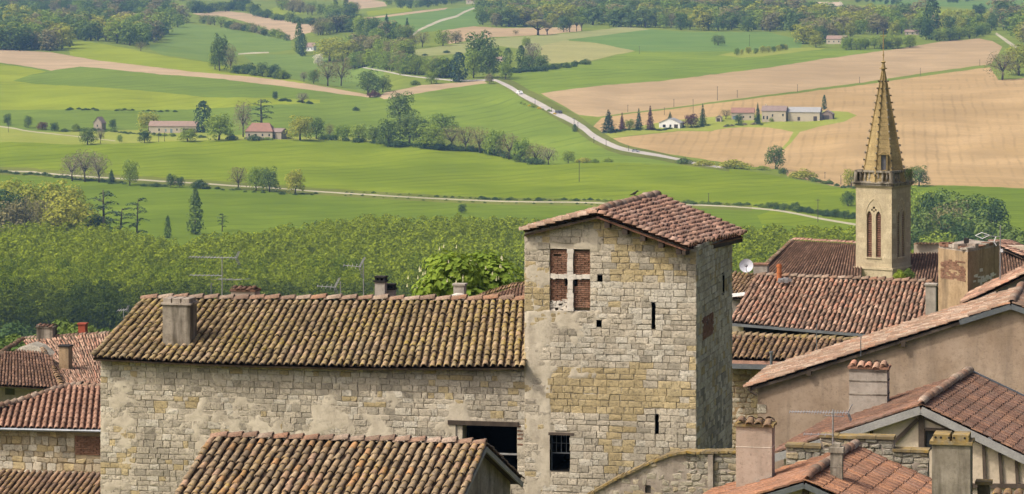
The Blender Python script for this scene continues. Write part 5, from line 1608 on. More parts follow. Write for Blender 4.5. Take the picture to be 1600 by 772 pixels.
stone_wall(tw, Wt, 0.0, cR, Z0, ztow, list(op.values()), tow_zone, (.14, .215), (.18, .44), 215, 33, smear=tow_smear)
for k in ('putlog', 'putlog2', 'slit', 'slit2'):
    recess(tw, Wt, op[k], .9, 'void', 'slit_window' if 'slit' in k else 'putlog_hole')
recess(tw, Wt, op['window'], 2.0, 'void', 'window_opening')
# small lower window: frame with bars
a = op['window']; m = MB()
fw = .03
for (x0, x1, y0, y1) in [(a[0], a[1], a[2] + (a[3] - a[2]) * .46, a[2] + (a[3] - a[2]) * .49), (a[0], a[0] + fw, a[2], a[3]), (a[1] - fw, a[1], a[2], a[3]), (a[0], a[1], a[3] - fw, a[3])]:
    m.box(Wt.pt(x0, y0, -.22), Wt.u * (x1 - x0), Wt.n * .03, UP * (y1 - y0))
for i in (1, 2, 3): m.bar(Wt.pt(a[0] + (a[1] - a[0]) * i / 4, a[2] + (a[3] - a[2]) * .49, -.21), Wt.pt(a[0] + (a[1] - a[0]) * i / 4, a[3], -.21), .008)
m.bar(Wt.pt(a[0], a[2] + (a[3] - a[2]) * .75, -.21), Wt.pt(a[1], a[2] + (a[3] - a[2]) * .75, -.21), .008)
m.build('window_frame', M['zinc'], tw)
q = Wt.rect(857, 676, 897, 680); m = MB(); m.box(Wt.pt(q[0], q[2], -.03), Wt.u * (q[1] - q[0]), Wt.n * .05, UP * (q[3] - q[2])); m.build('window_lintel', M['beam'], tw)
# blocked cross window
c = op['cross']; cx = Wt.rect(886.5, 400, 895.5, 480); cz = Wt.rect(859, 429, 922, 436)
m = MB(); m.quad(Wt.pt(c[0], c[2], -.20), Wt.pt(c[1], c[2], -.20), Wt.pt(c[1], c[3], -.20), Wt.pt(c[0], c[3], -.20)); m.build('window_back', M['joint'], tw)
m = MB()
for x0, x1, nn in ((c[0], c[0], Wt.u), (c[1], c[1], Wt.u)):
    m.quad(Wt.pt(x0, c[2], .0), Wt.pt(x0, c[2], -.2), Wt.pt(x0, c[3], -.2), Wt.pt(x0, c[3], .0))
m.quad(Wt.pt(c[0], c[3], 0), Wt.pt(c[0], c[3], -.2), Wt.pt(c[1], c[3], -.2), Wt.pt(c[1], c[3], 0)); m.quad(Wt.pt(c[0], c[2], 0), Wt.pt(c[1], c[2], 0), Wt.pt(c[1], c[2], -.2), Wt.pt(c[0], c[2], -.2))
m.build('window_reveal', M['lime'], tw)
def rough_bar(name, a, mat, o0, o1, seed):
    r = random.Random(seed); v, f = [], []; n = 14; long_z = (a[3] - a[2]) > (a[1] - a[0])
    m = MB()
    for i in range(n):
        t0, t1 = i / n, (i + 1) / n; e0, e1 = r.uniform(-.015, .015), r.uniform(-.015, .015)
        if long_z: m.box(Wt.pt(a[0] + e0, a[2] + (a[3] - a[2]) * t0, o0), Wt.u * (a[1] - a[0] + e1 - e0), Wt.n * (o1 - o0 + r.uniform(-.01, .01)), UP * ((a[3] - a[2]) / n))
        else: m.box(Wt.pt(a[0] + (a[1] - a[0]) * t0, a[2] + e0, o0), Wt.u * ((a[1] - a[0]) / n), Wt.n * (o1 - o0 + r.uniform(-.01, .01)), UP * (a[3] - a[2] + e1 - e0))
    return m.build(name, M[mat], tw)
rough_bar('mullion', (cx[0], cx[1], c[2], c[3]), 'lime', -.14, .010, 1)
rough_bar('transom', (c[0], c[1], cz[2], cz[3]), 'lime', -.14, .002, 2)
e = .004
brick_panel(tw, Wt, (c[0] + e, cx[0] - e, cz[3] + e, c[3] - .005), -.05, ragged=.25, seed=1); brick_panel(tw, Wt, (cx[1] + e, c[1] - e, cz[3] + e, c[3] - .06), -.06, ragged=.3, seed=2)
hw = .085; hz_ = .20
brick_panel(tw, Wt, (c[0] + e, cx[0] - hw - e, c[2] + .26, cz[2] - e), -.06, seed=3); brick_panel(tw, Wt, (cx[0] - hw, cx[0] - e, c[2] + .26, cz[2] - hz_), -.06, seed=4)
brick_panel(tw, Wt, (cx[1] + hw + .03, c[1] - e, c[2] + .10, cz[2] - e), -.06, seed=5); brick_panel(tw, Wt, (cx[1] + e, cx[1] + hw + .03, c[2] + .10, cz[2] - hz_), -.06, seed=6)
for (x0_, x1_) in ((cx[0] - hw, cx[0] - e), (cx[1] + e, cx[1] + hw + .03)):
    m = MB(); m.box(Wt.pt(x0_, cz[2] - hz_, -.195), Wt.u * (x1_ - x0_), Wt.n * .02, UP * (hz_ - e)); m.build('gap', M['void'], tw)
m = MB(); r5 = random.Random(5)
for i in range(26):
    x = r5.uniform(c[0] + .02, cx[0] - .05); z = c[2] + r5.uniform(.0, .26)
    m.cbox(Wt.pt(x, z, -.10), r5.uniform(.06, .14), .08, r5.uniform(.04, .09), r5.uniform(-.4, .2))
m.build('rubble_fill', M['lime'], tw, kind='stuff')
# right side wall, receding
corner = Wt.pt(cR, 0)
Ws = Wall(1088, 88, V0); Ws.A = Vector((corner.x, corner.y, 0)); Ws.u = V0; Ws.n = Vector((V0.y, -V0.x, 0))
Lside = 6.4
zs_side = Wt.sz(1088, 386)[1]
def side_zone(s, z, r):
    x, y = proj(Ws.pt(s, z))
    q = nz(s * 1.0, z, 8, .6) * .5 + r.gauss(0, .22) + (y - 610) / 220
    if q > .34: return 'stone_dark'
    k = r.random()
    return 'white' if k < .42 else 'pale' if k < .74 else 'ochre' if k < .86 else 'grey'  # paler stone mix: brightness for the sunless side put into its colour
slit3 = (4.6, 4.95, Ws.sz(1132, 460)[1], Ws.sz(1132, 425)[1])
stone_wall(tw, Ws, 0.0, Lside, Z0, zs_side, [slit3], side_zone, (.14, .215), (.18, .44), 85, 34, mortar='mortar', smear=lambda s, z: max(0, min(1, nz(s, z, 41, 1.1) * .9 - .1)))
recess(tw, Ws, slit3, .8, 'void', 'slit_window')
a = (Ws.sz(1097, 505)[0], Ws.sz(1113, 505)[0], Ws.sz(1105, 526)[1], Ws.sz(1105, 492)[1])
brick_panel(tw, Ws, a, .035, seed=9, ragged=.8, bh=.09, name='brick_patch')
m = MB(); m.box(Wt.pt(0, Z0, -.12), Wt.u * .25, -Wt.n * (Lside - .12), UP * (ztow(0) - Z0 - .05)); m.build('side_wall', M['mortar'], tw)
m = MB(); m.box(Wt.pt(.26, Z0, -Lside + .3), Wt.u * (cR - .5), -Wt.n * .28, UP * (ztow(cR) - Z0 - .1)); m.build('back_wall', M['mortar'], tw)
# roof: ridge runs away from the eye
RF, RB = P(934, 334, 87.2), P(1027, 309, 94.2)
EF, EB = P(1074, 386, 86.5), P(1163, 366.5, 93.4)
tr = roof(tw, RF, RB, EB, EF, 24, 14, 'tile_red', 'bed_red', 270, seed=12, jit=1.8, wf=.78)
ridge_tiles(tr, RF, RB, 15, .30, 'tile_pale', lift=.05)
LF = Wt.at(819, 362, .12); LB = LF + (RB - RF)
roof(tw, RB, RF, LF, LB, 24, 9, 'tile_pale', 'bed', 24, seed=13, jit=1.5, wf=.78)
m = MB()
for i in range(5):
    t = (i + .5) / 5; p0 = RF.lerp(EF, t) - UP * .22 - V0 * .02
    m.beam(p0 + V0 * .05, p0 + V0 * .7, .14, UP, .16)
m.build('rafter_ends', M['wood'], tw)
m = MB(); m.beam(EF - UP * .16 - U0 * .1, EB - UP * .16 - U0 * .1, .10, UP, .12); m.build('eaves_beam', M['wood'], tw)

# bird on the tower ridge
b0 = RF.lerp(RB, .60) + UP * .23
bd = thing('bird', 'small black bird perched on the ridge of the stone tower roof', 'bird', b0)
def lathe_body(path):
    m = MB(); n = 8
    for i, (p, r) in enumerate(path):
        for k in range(n):
            t = 2 * math.pi * k / n
            m.v.append(b0 + Vector(p) * .58 + Vector((0, math.cos(t) * r * .58, math.sin(t) * r * .58)))
    for i in range(len(path) - 1):
        for k in range(n):
            m.f.append((i * n + k, i * n + (k + 1) % n, (i + 1) * n + (k + 1) % n, (i + 1) * n + k))
    return m
mb = lathe_body([((-.26, 0, .02), .004), ((-.16, 0, .06), .028), ((-.06, 0, .10), .062), ((.03, 0, .14), .070), ((.09, 0, .19), .050), ((.12, 0, .225), .040), ((.16, 0, .235), .034), ((.19, 0, .23), .014), ((.235, 0, .222), .003)])
mb.build('body', M['feather'], bd, smooth=True)
for sy in (-1, 1):
    m = MB(); m.bar(b0 + Vector((.006, .018 * sy, -.04)), b0 + Vector((.006, .018 * sy, .05)), .006); m.build('leg', M['feather'], bd)
    m = MB(); m.prism([b0 + Vector(q) * .58 for q in ((.06, .066 * sy, .17), (-.05, .07 * sy, .15), (-.24, .03 * sy, .045), (-.05, .07 * sy, .075))], Vector((0, .008 * sy, 0))); m.build('wing', M['feather'], bd)

# ---- low house in front of the long one ---------------------------------------------------
Wn = Wall(757, 79.0)
nh = thing('low_house', 'low house with orange flecked canal tiles and stained gable before the barn opening', 'house', Wn.pt(-3, Z0))
TL, TR = Wn.at(333, 684), Wn.at(757, 694.5)
run = 4.2; dz = .365 * run
BL, BR = TL + Wn.n * run - UP * dz, TR + Wn.n * run - UP * dz
nr = roof(nh, TL, TR, BR, BL, 32, 14, 'tile_near', n_ind=282, seed=22, jit=1.9, sag=.09)
ridge_tiles(nr, TL - U0 * .05, TR + U0 * .05, 18, .27, 'tile_pale', lift=.02)
bk = 4.2
roof(nh, TR, TL, TL - Wn.n * bk - UP * .365 * bk, TR - Wn.n * bk - UP * .365 * bk, 32, 13, 'tile_brown', n_ind=0, seed=23)
g0 = TR - U0 * .22
m = MB(); m.prism([g0 - UP * .12, g0 + Wn.n * (run - .3) - UP * (dz - .02), Vector((*(g0 + Wn.n * (run - .3)).xy, Z0)), Vector((*(g0 - Wn.n * (bk - .3)).xy, Z0)), g0 - Wn.n * (bk - .3) - UP * (.365 * bk - .02)], -U0 * .3); m.build('gable_wall', M['rough_render'], nh)
m = MB(); m.beam(TR + U0 * .03 - UP * .11, TR + U0 * .03 - Wn.n * bk - UP * (.365 * bk + .11), .05, UP, .13); m.beam(TR + U0 * .03 - UP * .11, TR + U0 * .03 + Wn.n * run - UP * (dz + .11), .05, UP, .11); m.build('barge_board', M['board'], nh)
for sgn, rr in ((1, run - .3), (-1, bk - .3)):
    q = g0 + Wn.n * sgn * rr; m = MB(); zb = q.z - .365 * rr - .05
    a_ = Vector((*(TL + U0 * .25 + Wn.n * sgn * rr).xy, Z0)); b_ = Vector((*(g0 - U0 * .3 + Wn.n * sgn * rr).xy, Z0))
    m.box(a_, b_ - a_, -Wn.n * sgn * .25, UP * (zb - Z0 - .1)); m.build('wall', M['rough_render'], nh)

# ---- houses on the left ---------------------------------------------------------------
Wd = Wall(0, 104.0)
lh = thing('stone_cottage', 'rubble stone cottage with red brown hipped tile roof left of the long house', 'house', Wd.pt(0, Z0))
sA, sB = Wd.sz(-60, 700)[0], Wd.sz(168, 700)[0]
zl = lambda s: Wd.sz(0, 668)[1] + (s / sB) * (Wd.sz(157, 672)[1] - Wd.sz(0, 668)[1])
bp = Wd.rect(117, 681, 168, 711)
stone_wall(lh, Wd, sA, sB, Z0, zl, [bp], lambda s, z, r: r.choice(['rubble', 'rubble', 'pale', 'ochre', 'white', 'grey']), (.14, .30), (.15, .42), 170, 44, mortar='joint', rubble=.32, proud=.02, smear=lambda s, z: max(0, min(1, nz(s, z, 51, 1.2) * .8 - .05 + (.6 if zl(s) - z < .22 else 0))))
brick_panel(lh, Wd, bp, .0, seed=12, bh=.06)
m = MB(); m.box(Wd.pt(bp[0], bp[2], -.06), Wd.u * (bp[1] - bp[0]), Wd.n * .02, UP * (bp[3] - bp[2])); m.build('brick_backing', M['dirty'], lh)
Wdr = offw(Wd, 3.1)
TL, TR = Wdr.at(-70, 596), Wdr.at(172, 605.5); BL, BR = Wd.at(-90, 663, .3), Wd.at(172, 669, .3)
lim = lambda p: (lambda q: q[1] > np.interp(q[0], [-60, 0, 115, 200], [654, 636, 602, 604]))(proj(p))
r1 = roof(lh, TL, TR, BR, BL, 27, 9, 'tile_new', 'bed_red', 170, seed=31, clip=lim, wf=.66, jit=.5)
ridge_tiles(r1, None, None, 20, .26, 'tile_pale', pts=[P(-40, 648, 104.3), P(0, 636, 105), P(60, 618, 106), P(115, 602.5, 107.1), P(172, 605, 106.6)])
m = MB(); a, b = Wd.at(-90, 666, .36), Wd.at(172, 671.5, .36); m.bar(a, b, .055, 8); m.build('gutter', M['zinc'], lh)
shell(lh, Wd, sA, sB, Z0, zl(0) - .05, 6.0, 'joint')
a, b = Wd.at(-60, 741, .0), Wd.at(165, 747, .0); m = MB(); m.beam(a + Wd.n * .2, b + Wd.n * .2, .45, UP, .26); m.build('ledge', M['mortar'], lh)

Wl = Wall(0, 101.0)
l2 = thing('lean_to', 'dark mossy tile roof of a lean-to at the bottom left below the stone cottage', 'lean-to', Wl.pt(0, Z0))
TL, TR = Wl.at(-70, 747, -1.6), Wl.at(158, 752, -1.6); BL, BR = TL + Wl.n * 3.0 - UP * 1.0, TR + Wl.n * 3.0 - UP * 1.0
r2 = roof(l2, TL, TR, BR, BL, 24, 8, 'tile_brown', n_ind=110, seed=32, jit=1.4)
m = MB(); q = Wl.pt(Wl.sz(-70, 760)[0], Z0, 1.2); m.box(q, Wl.u * 4.6, -Wl.n * .3, UP * (BL.z - Z0 + .1)); m.build('wall', M['rough_render'], l2)

lb = thing('old_house', 'old house with brown hipped roofs and three chimneys at the left edge', 'house', P(60, 600, 140) - UP * 6)
clipA = lambda p: (lambda q: q[1] > np.interp(q[0], [-60, 0, 25, 60, 78, 100], [566, 553, 549, 550, 556, 600]))(proj(p))
ra = roof(lb, P(-80, 538, 147), P(82, 552, 144), P(98, 607, 137), P(-110, 596, 139), 38, 13, 'tile_dark', n_ind=0, seed=41, clip=clipA)
rb = roof(lb, P(36, 531, 151), P(172, 521, 150), P(190, 612, 140), P(97, 607, 137), 30, 14, 'tile_mix', n_ind=0, seed=42, jit=2.0)
ridge_tiles(rb, P(36, 530, 151), P(172, 521, 150), 22, .24, 'tile_pale')
ridge_tiles(ra, None, None, 26, .26, 'tile_brown', pts=[P(-20, 560, 147), P(0, 553, 147.5), P(36, 531, 150)])
ridge_tiles(ra, P(66, 545, 146), P(97, 604, 137), 20, .26, 'tile_brown')
m = MB(); m.prism([P(16, 556, 146.6), P(30, 543, 146.6), P(46, 537, 146.6), P(60, 542, 146.2), P(78, 558, 145.5)], V0 * 1.0); m.build('old_gable', M['stone_dark'], lb)
Wb = Wall(0, 139.5)
m = MB(); m.box(Wb.pt(-3, ZC - 23), Wb.u * 6.6, -Wb.n * .4, UP * (Wb.sz(40, 603)[1] - ZC + 23)); m.build('wall', M['block'], lb)
a = Wb.rect(8, 606, 23, 617); m = MB(); m.box(Wb.pt(a[0], a[2], -.05), Wb.u * (a[1] - a[0]), Wb.n * .058, UP * (a[3] - a[2])); m.build('window', M['glass'], lb)
m = MB(); m.bar(Wb.at(-20, 601, .3), Wb.at(88, 608, .3), .06, 8); m.build('gutter', M['zinc'], lb)
m = MB(); m.box(P(98, 609, 138) - UP * 8, U0 * 4, V0 * 9, UP * 7.6); m.build('side_wall', M['rough_render'], lb)
chimney(lb, 57, 82, 512, 533, 150.5, .6, 'concrete', 'tiles', foot=1.2, tiles='tile_dark')
chimney(lb, 92, 107, 542, 570, 142.5, .5, 'dirty', 'slab', capmat='soot', foot=.8)
chimney(lb, 122, 133, 507, 526, 152, .35, 'redbrick', 'slab', capmat='redbrick', foot=1.2)

# ---- house behind the long roof: its chimneys look over the ridge ------------------------
bh = thing('rear_house', 'half hidden house behind the long roof with several chimneys showing over the ridge', 'house', P(600, 480, 112) - UP * 7)
m = MB(); m.box(P(330, 486, 111) - UP * 8.6, U0 * 10.5, V0 * 4.5, UP * 7.2); m.build('wall', M['mortar'], bh)
rr_ = roof(bh, P(742, 468, 115), P(850, 437, 113), P(862, 500, 108), P(690, 505, 110), 22, 12, 'tile_dark', n_ind=0, seed=51)
ridge_tiles(rr_, None, None, 22, .26, 'tile_brown', pts=[P(742, 469, 115), P(775, 456, 114.5), P(800, 449, 114), P(850, 441, 113)])
roof(bh, P(330, 476, 115), P(742, 474, 113), P(700, 505, 109), P(300, 500, 110.5), 60, 10, 'tile_dark', n_ind=0, seed=52)
chimney(bh, 361, 398, 455, 470, 111, .6, 'pink', 'tiles', capmat='brick', foot=1.0, tiles='tile_dark')
chimney(bh, 585.5, 601, 441, 470, 112, .34, 'block', 'open', capmat='soot', foot=1.0)
chimney(bh, 602.5, 615.5, 453, 470, 112.4, .30, 'block', 'open', capmat='soot', foot=1.0)
chimney(bh, 708.5, 725, 446, 470, 112, .34, 'block', 'slab', capmat='block', foot=1.0)
m = MB(); m.prism([P(688, 467, 111), P(704, 461.5, 111), P(712, 461, 111), P(726, 467, 111)], V0 * .8); m.build('roof_flashing', M['lime'], bh)

# ---- church ----------------------------------------------------------------------------
DC = 230.0
al = math.radians(34.5)
Cn = P(1393.5, 430, DC); SQ = 2.92
ul = Vector((-math.cos(al), math.sin(al), 0)); ur = Vector((math.sin(al), math.cos(al), 0))
ch_ = thing('church', 'stone church with square bell tower, balustrade and tall golden spire', 'church', Vector((Cn.x, Cn.y, ZC - 33)))
zc = lambda y: ZC - (y - YH) * DC / FPX
ctr = Cn + (ul + ur) * SQ / 2
def plate(parent, name, O, u, n, outer, holes, th, mat):
    """flat wall with real holes: outline and holes in (s, z); O origin, u along, n outward"""
    pts, edges = [], []
    for poly in [outer] + holes:
        k = len(pts); pts += [Vector(p) for p in poly]
        edges += [(k + i, k + (i + 1) % len(poly)) for i in range(len(poly))]
    vo, eo, fo, *_ = delaunay_2d_cdt(pts, edges, [], 0, 1e-6)
    cen = np.array([[sum(vo[i].x for i in f) / 3, sum(vo[i].y for i in f) / 3] for f in fo])
    ok = in_poly(cen, outer)
    for h in holes: ok &= ~in_poly(cen, h)
    W3 = lambda p, o: Vector((O.x + u.x * p[0] + n.x * o, O.y + u.y * p[0] + n.y * o, p[1]))
    v = [W3(p, 0) for p in vo]; f = [tuple(q) for q, k in zip(fo, ok) if k]
    for poly in holes:
        k = len(v)
        v += [W3(p, 0) for p in poly] + [W3(p, -th) for p in poly]; q = len(poly)
        f += [(k + i, k + (i + 1) % q, k + q + (i + 1) % q, k + q + i) for i in range(q)]
    return obj(name, v, f, M[mat], parent)
def lancet(s, w, z0, z1, n=5):
    """pointed opening: centre s, width w, sill z0, apex z1"""
    zs_ = z1 - w * .95
    out = [(s - w / 2, z0), (s + w / 2, z0), (s + w / 2, zs_)]
    for i in range(1, n): t = i / n * math.pi / 3; out.append((s - w / 2 + w * math.cos(t), zs_ + w * .95 / .866 * math.sin(t)))
    out.append((s, z1))
    for i in range(n - 1, 0, -1): t = i / n * math.pi / 3; out.append((s + w / 2 - w * math.cos(t), zs_ + w * .95 / .866 * math.sin(t)))
    out.append((s - w / 2, zs_))
    return out
def foil(s, z, r, n=8): return [(s + r * math.cos(2 * math.pi * i / n), z + r * math.sin(2 * math.pi * i / n)) for i in range(n)]
zt_, zb_ = zc(293), zc(421)
tower = None
for u, nn, org in ((-ul, None, Cn + ul * SQ), (ur, None, Cn), (ul, None, Cn + ul * SQ + ur * SQ + -ul * 0), (-ur, None, Cn + ul * SQ + ur * SQ)):
    pass
faces4 = [(Cn + ul * SQ, -ul), (Cn, ur), (Cn + ur * SQ, ul), (Cn + ul * SQ + ur * SQ, -ur)]
for fi, (O, u) in enumerate(faces4):
    n = Vector((u.y, -u.x, 0))
    c = SQ / 2
    zl0, zl1 = zc(403), zc(333)
    zh = zc(335)
    h = [lancet(c - .37, .42, zc(404), zc(331)), lancet(c + .37, .42, zc(404), zc(331))] + [foil(c, zc(326), .10), foil(c - .15, zc(329.5), .08), foil(c + .15, zc(329.5), .08), foil(c, zc(331.8), .07)]
    O2 = Vector((O.x, O.y, 0))
    pl = plate(ch_, 'tower_wall', O2, u, n, [(0, zb_), (SQ, zb_), (SQ, zt_), (0, zt_)], h, .35, 'ashlar')
    if fi < 2:
        for sc in (c - .37, c + .37):
            m = MB()
            for k in range(20):
                z = zc(403) + (zc(333) - zc(403)) * k / 20
                m.prism([O2 + u * (sc - .21) - n * .12 + UP * z, O2 + u * (sc + .21) - n * .12 + UP * z, O2 + u * (sc + .21) - n * .27 + UP * (z + .11), O2 + u * (sc - .21) - n * .27 + UP * (z + .11)], UP * .05)
            m.build('louvres', M['louvre'], pl, kind='stuff')
        m = MB(); m.quad(O2 + u * (c - .6) - n * .33 + UP * zc(404), O2 + u * (c + .6) - n * .33 + UP * zc(404), O2 + u * (c + .6) - n * .33 + UP * zc(318), O2 + u * (c - .6) - n * .33 + UP * zc(318)); m.build('window_back', M['void'], pl)
        # hood mould: a pointed ring standing proud
        m = MB(); ring_o = lancet(c, 1.34, zc(403), zc(310), 7)[2:]; ring_i = lancet(c, 1.24, zc(403), zc(312.5), 7)[2:]
        for k in range(len(ring_o) - 1):
            a, b, a2, b2 = ring_o[k], ring_o[k + 1], ring_i[k], ring_i[k + 1]
            w3 = lambda p: O2 + u * p[0] + UP * p[1]
            m.prism([w3(a), w3(b), w3(b2), w3(a2)], n * .035)
        m.build('hood_mould', M['ashlar'], pl)
        m = MB(); m.box(O2 + u * (c - .62) + UP * zc(405.5) + n * .0, u * 1.24, n * .07, UP * .10); m.build('sill', M['ashlar'], pl)
        # courses of the ashlar show as fine joints: thin slabs of slightly uneven depth
        r9 = random.Random(60 + fi); m = MB(); z = zb_ + .02
        while z < zt_ - .35:
            hh = .36; s = .02 + r9.uniform(0, .3)
            while s < SQ - .05:
                w = min(r9.uniform(.45, .8), SQ - .02 - s)
                bad = (c - .64 < s + w and s < c + .64 and zc(406) < z + hh and z < zc(309))
                if not bad and w > .1: m.box(O2 + u * (s + .008) + UP * (z + .006), u * (w - .016), n * r9.uniform(.003, .010), UP * (hh - .012))
                s += w
            z += hh
        m.build('ashlar_blocks', M['ashlar'], pl, kind='stuff')
def sq_ring(name, y0, y1, grow, mat):
    m = MB(); g = SQ + 2 * grow; o = Cn - ul * grow - ur * grow
    m.box(Vector((o.x, o.y, zc(y0))), ul * g, ur * g, UP * (zc(y1) - zc(y0))); return m.build(name, M[mat], ch_)
sq_ring('tower_base', 452, 421, .10, 'ashlar'); sq_ring('base_moulding', 422.5, 419, .16, 'ashlar')
sq_ring('cornice', 293.5, 291, .08, 'ashlar'); sq_ring('cornice', 291.2, 287.5, .17, 'concrete'); sq_ring('cornice', 287.7, 286, .25, 'concrete')
bal = sq_ring('balustrade', 286.2, 284.5, .10, 'concrete')
m = MB()
g = SQ + .16; o = Cn - (ul + ur) * .08
for (a, u, inw) in ((o, ul, ur), (o, ur, ul), (o + ul * g, ur, -ul), (o + ur * g, ul, -ur)):
    m.box(Vector((a.x, a.y, zc(270.5))), u * g, inw * .22, UP * (zc(267.5) - zc(270.5)))
m.build('rail', M['concrete'], bal)
for (a, u, inw) in ((o, ul, ur), (o, ur, ul), (o + ul * g, ur, -ul), (o + ur * g, ul, -ur)):
    nb = 8
    for i in range(nb + 1):
        p = a + u * (g - .22) * (i / nb) + inw * .11 + u * .11; p = Vector((p.x, p.y, zc(284.6)))
        H = zc(270.4) - p.z; m = MB()
        if i in (0, nb): m.box(p - u * .14 - inw * .1, u * .28, inw * .2, UP * H)
        else:
            for q0, q1, r0, r1 in ((0, .12, .085, .085), (.12, .4, .055, .10), (.4, .85, .10, .06), (.85, 1, .085, .085)): m.ring(p, r0, r1, p.z + H * q0, p.z + H * q1, 6)
        m.build('baluster', M['concrete'], bal)
# spire
n8 = 8; rot = math.atan2(-ul.y - ur.y, -ul.x - ur.x) + math.radians(6)
rb_ = 1.60; zs0, zs1 = zc(286), zc(112)
sp = MB(); nl = 26
r7 = random.Random(77)
for k in range(nl):
    z0_, z1_ = zs0 + (zs1 - zs0) * k / nl, zs0 + (zs1 - zs0) * (k + 1) / nl
    ra_, rb2 = rb_ * (1 - k / nl) + .07, rb_ * (1 - (k + 1) / nl) + .07
    sp.ring(ctr, ra_ + .004, rb2 + .004 + .012, z0_, z1_ - .012, 8, rot)
spire = sp.build('spire', M['spire_gold'], ch_)
for e in range(8):
    t = rot + 2 * math.pi * e / 8
    dv = Vector((math.cos(t), math.sin(t), 0))
    if dv.y > .5: continue
    m = MB(); b = MB()
    m.beam(Vector((ctr.x, ctr.y, zs0)) + dv * (rb_ + .08), Vector((ctr.x, ctr.y, zs1)) + dv * .09, .09, dv, .09)
    m.build('spire_rib', M['spire_gold'], spire)
    for k in range(1, 15):
        f_ = k / 15.5; p = Vector((ctr.x, ctr.y, zs0 + (zs1 - zs0) * f_)) + dv * (rb_ * (1 - f_) + .13)
        b = MB(); b.bar(p - dv * .05, p + dv * .10 + UP * .05, .045, 5, .06); b.bar(p + dv * .10 + UP * .05, p + dv * .13 - UP * .02, .06, 5, .02); b.build('crocket', M['concrete'], spire)
m = MB()
for (y0, y1, r0, r1) in ((114, 109, .10, .15), (109, 107.5, .28, .28), (107.5, 100, .17, .10), (100, 98, .10, .20), (98, 96, .20, .06), (96, 60, .035, .03), (60, 46, .03, .012)):
    m.ring(ctr, r0, r1, zc(y0), zc(y1), 8)
cxv = Vector((ctr.x, ctr.y, zc(57))); m.bar(cxv - Vector((.25, 0, 0)), cxv + Vector((.25, 0, 0)), .025)
m.ring(ctr, .07, .07, zc(88), zc(86), 8); m.ring(ctr, .06, .06, zc(74), zc(72.5), 8)
m.build('finial', M['spire_gold'], ch_)
# little window at the foot of the spire
ang = rot - 2 * math.pi / 16; dv = Vector((math.cos(ang), math.sin(ang), 0))
best = min(range(8), key=lambda k: abs(math.atan2(math.sin(rot + math.pi / 8 + k * math.pi / 4 - math.atan2(-.9, -.42)), math.cos(rot + math.pi / 8 + k * math.pi / 4 - math.atan2(-.9, -.42)))))
ang = rot + math.pi / 8 + best * math.pi / 4; dv = Vector((math.cos(ang), math.sin(ang), 0)); sd = Vector((-dv.y, dv.x, 0))
wb = Vector((ctr.x, ctr.y, zc(270)))
f0 = rb_ * math.cos(math.pi / 8) * .96
m = MB()
for s in (-1, 1): m.box(wb + dv * (f0 - .35) + sd * (s * .24 - .06), sd * .12, dv * .42, UP * 1.25)
m.prism([wb + dv * (f0 - .4) + sd * -.36 + UP * 1.25, wb + dv * (f0 - .4) + sd * .36 + UP * 1.25, wb + dv * (f0 - .4) + UP * 1.50], dv * .50); m.build('spire_window', M['spire_gold'], spire)
m = MB(); m.box(wb + dv * (f0 - .3) + sd * -.17, sd * .34, dv * .26, UP * 1.22); m.build('spire_shutter', M['lead'], spire)
# nave roofs
gz = ZC - 32
n1 = roof(ch_, P(1239, 376, 240), P(1345, 382, 237), P(1345, 434, 229), P(1180, 434, 231), 34, 16, 'tile_dark', n_ind=0, seed=61, wf=.7)
ridge_tiles(n1, P(1239, 374.5, 240), P(1345, 380.5, 237), 18, .34, 'tile_red')
ridge_tiles(n1, P(1239, 375, 240), P(1196, 414, 233), 18, .30, 'tile_pale')
m = MB(); m.box(P(1428, 430, 236.5), U0 * 9.0, V0 * .5, UP * (zc(382) - zc(430) + .1)); m.build('nave_wall', M['cream'], ch_)
n2 = roof(ch_, P(1424, 396, 236), P(1625, 393, 235), P(1640, 446, 226), P(1410, 442, 228), 48, 15, 'tile_dark', n_ind=0, seed=62, wf=.7)
ridge_tiles(n2, P(1428, 382.5, 236.3), P(1560, 380.5, 235.6), 26, .32, 'tile_brown')
roof(ch_, P(1545, 377, 236), P(1575, 377, 240), P(1625, 398, 238), P(1600, 402, 232), 12, 10, 'tile_red', n_ind=0, seed=63)
m = MB(); m.box(P(1205, 440, 233) - UP * 14, U0 * 19, V0 * 12, UP * 13.4); m.build('nave_body', M['mortar'], ch_)
for k, (px, py, w) in enumerate([(1405, 434, 22), (1420, 432, 24)]):
    tree_at(P(px, py, 226) - UP * .2, 'bush', 24 * 226 / FPX * 1.0, w * 226 / FPX, ('fresh', 'mid')[k], 'bush', ('light shrub growing at the foot of the church tower', 'darker shrub right of the light one at the church tower foot')[k], 'bush')
tree_at(P(1421, 287, 229.5), 'bare', 28 * 229 / FPX, 18 * 229 / FPX, 'dark', 'bush', 'wild shrub growing out of the right corner of the church balustrade', 'bush')
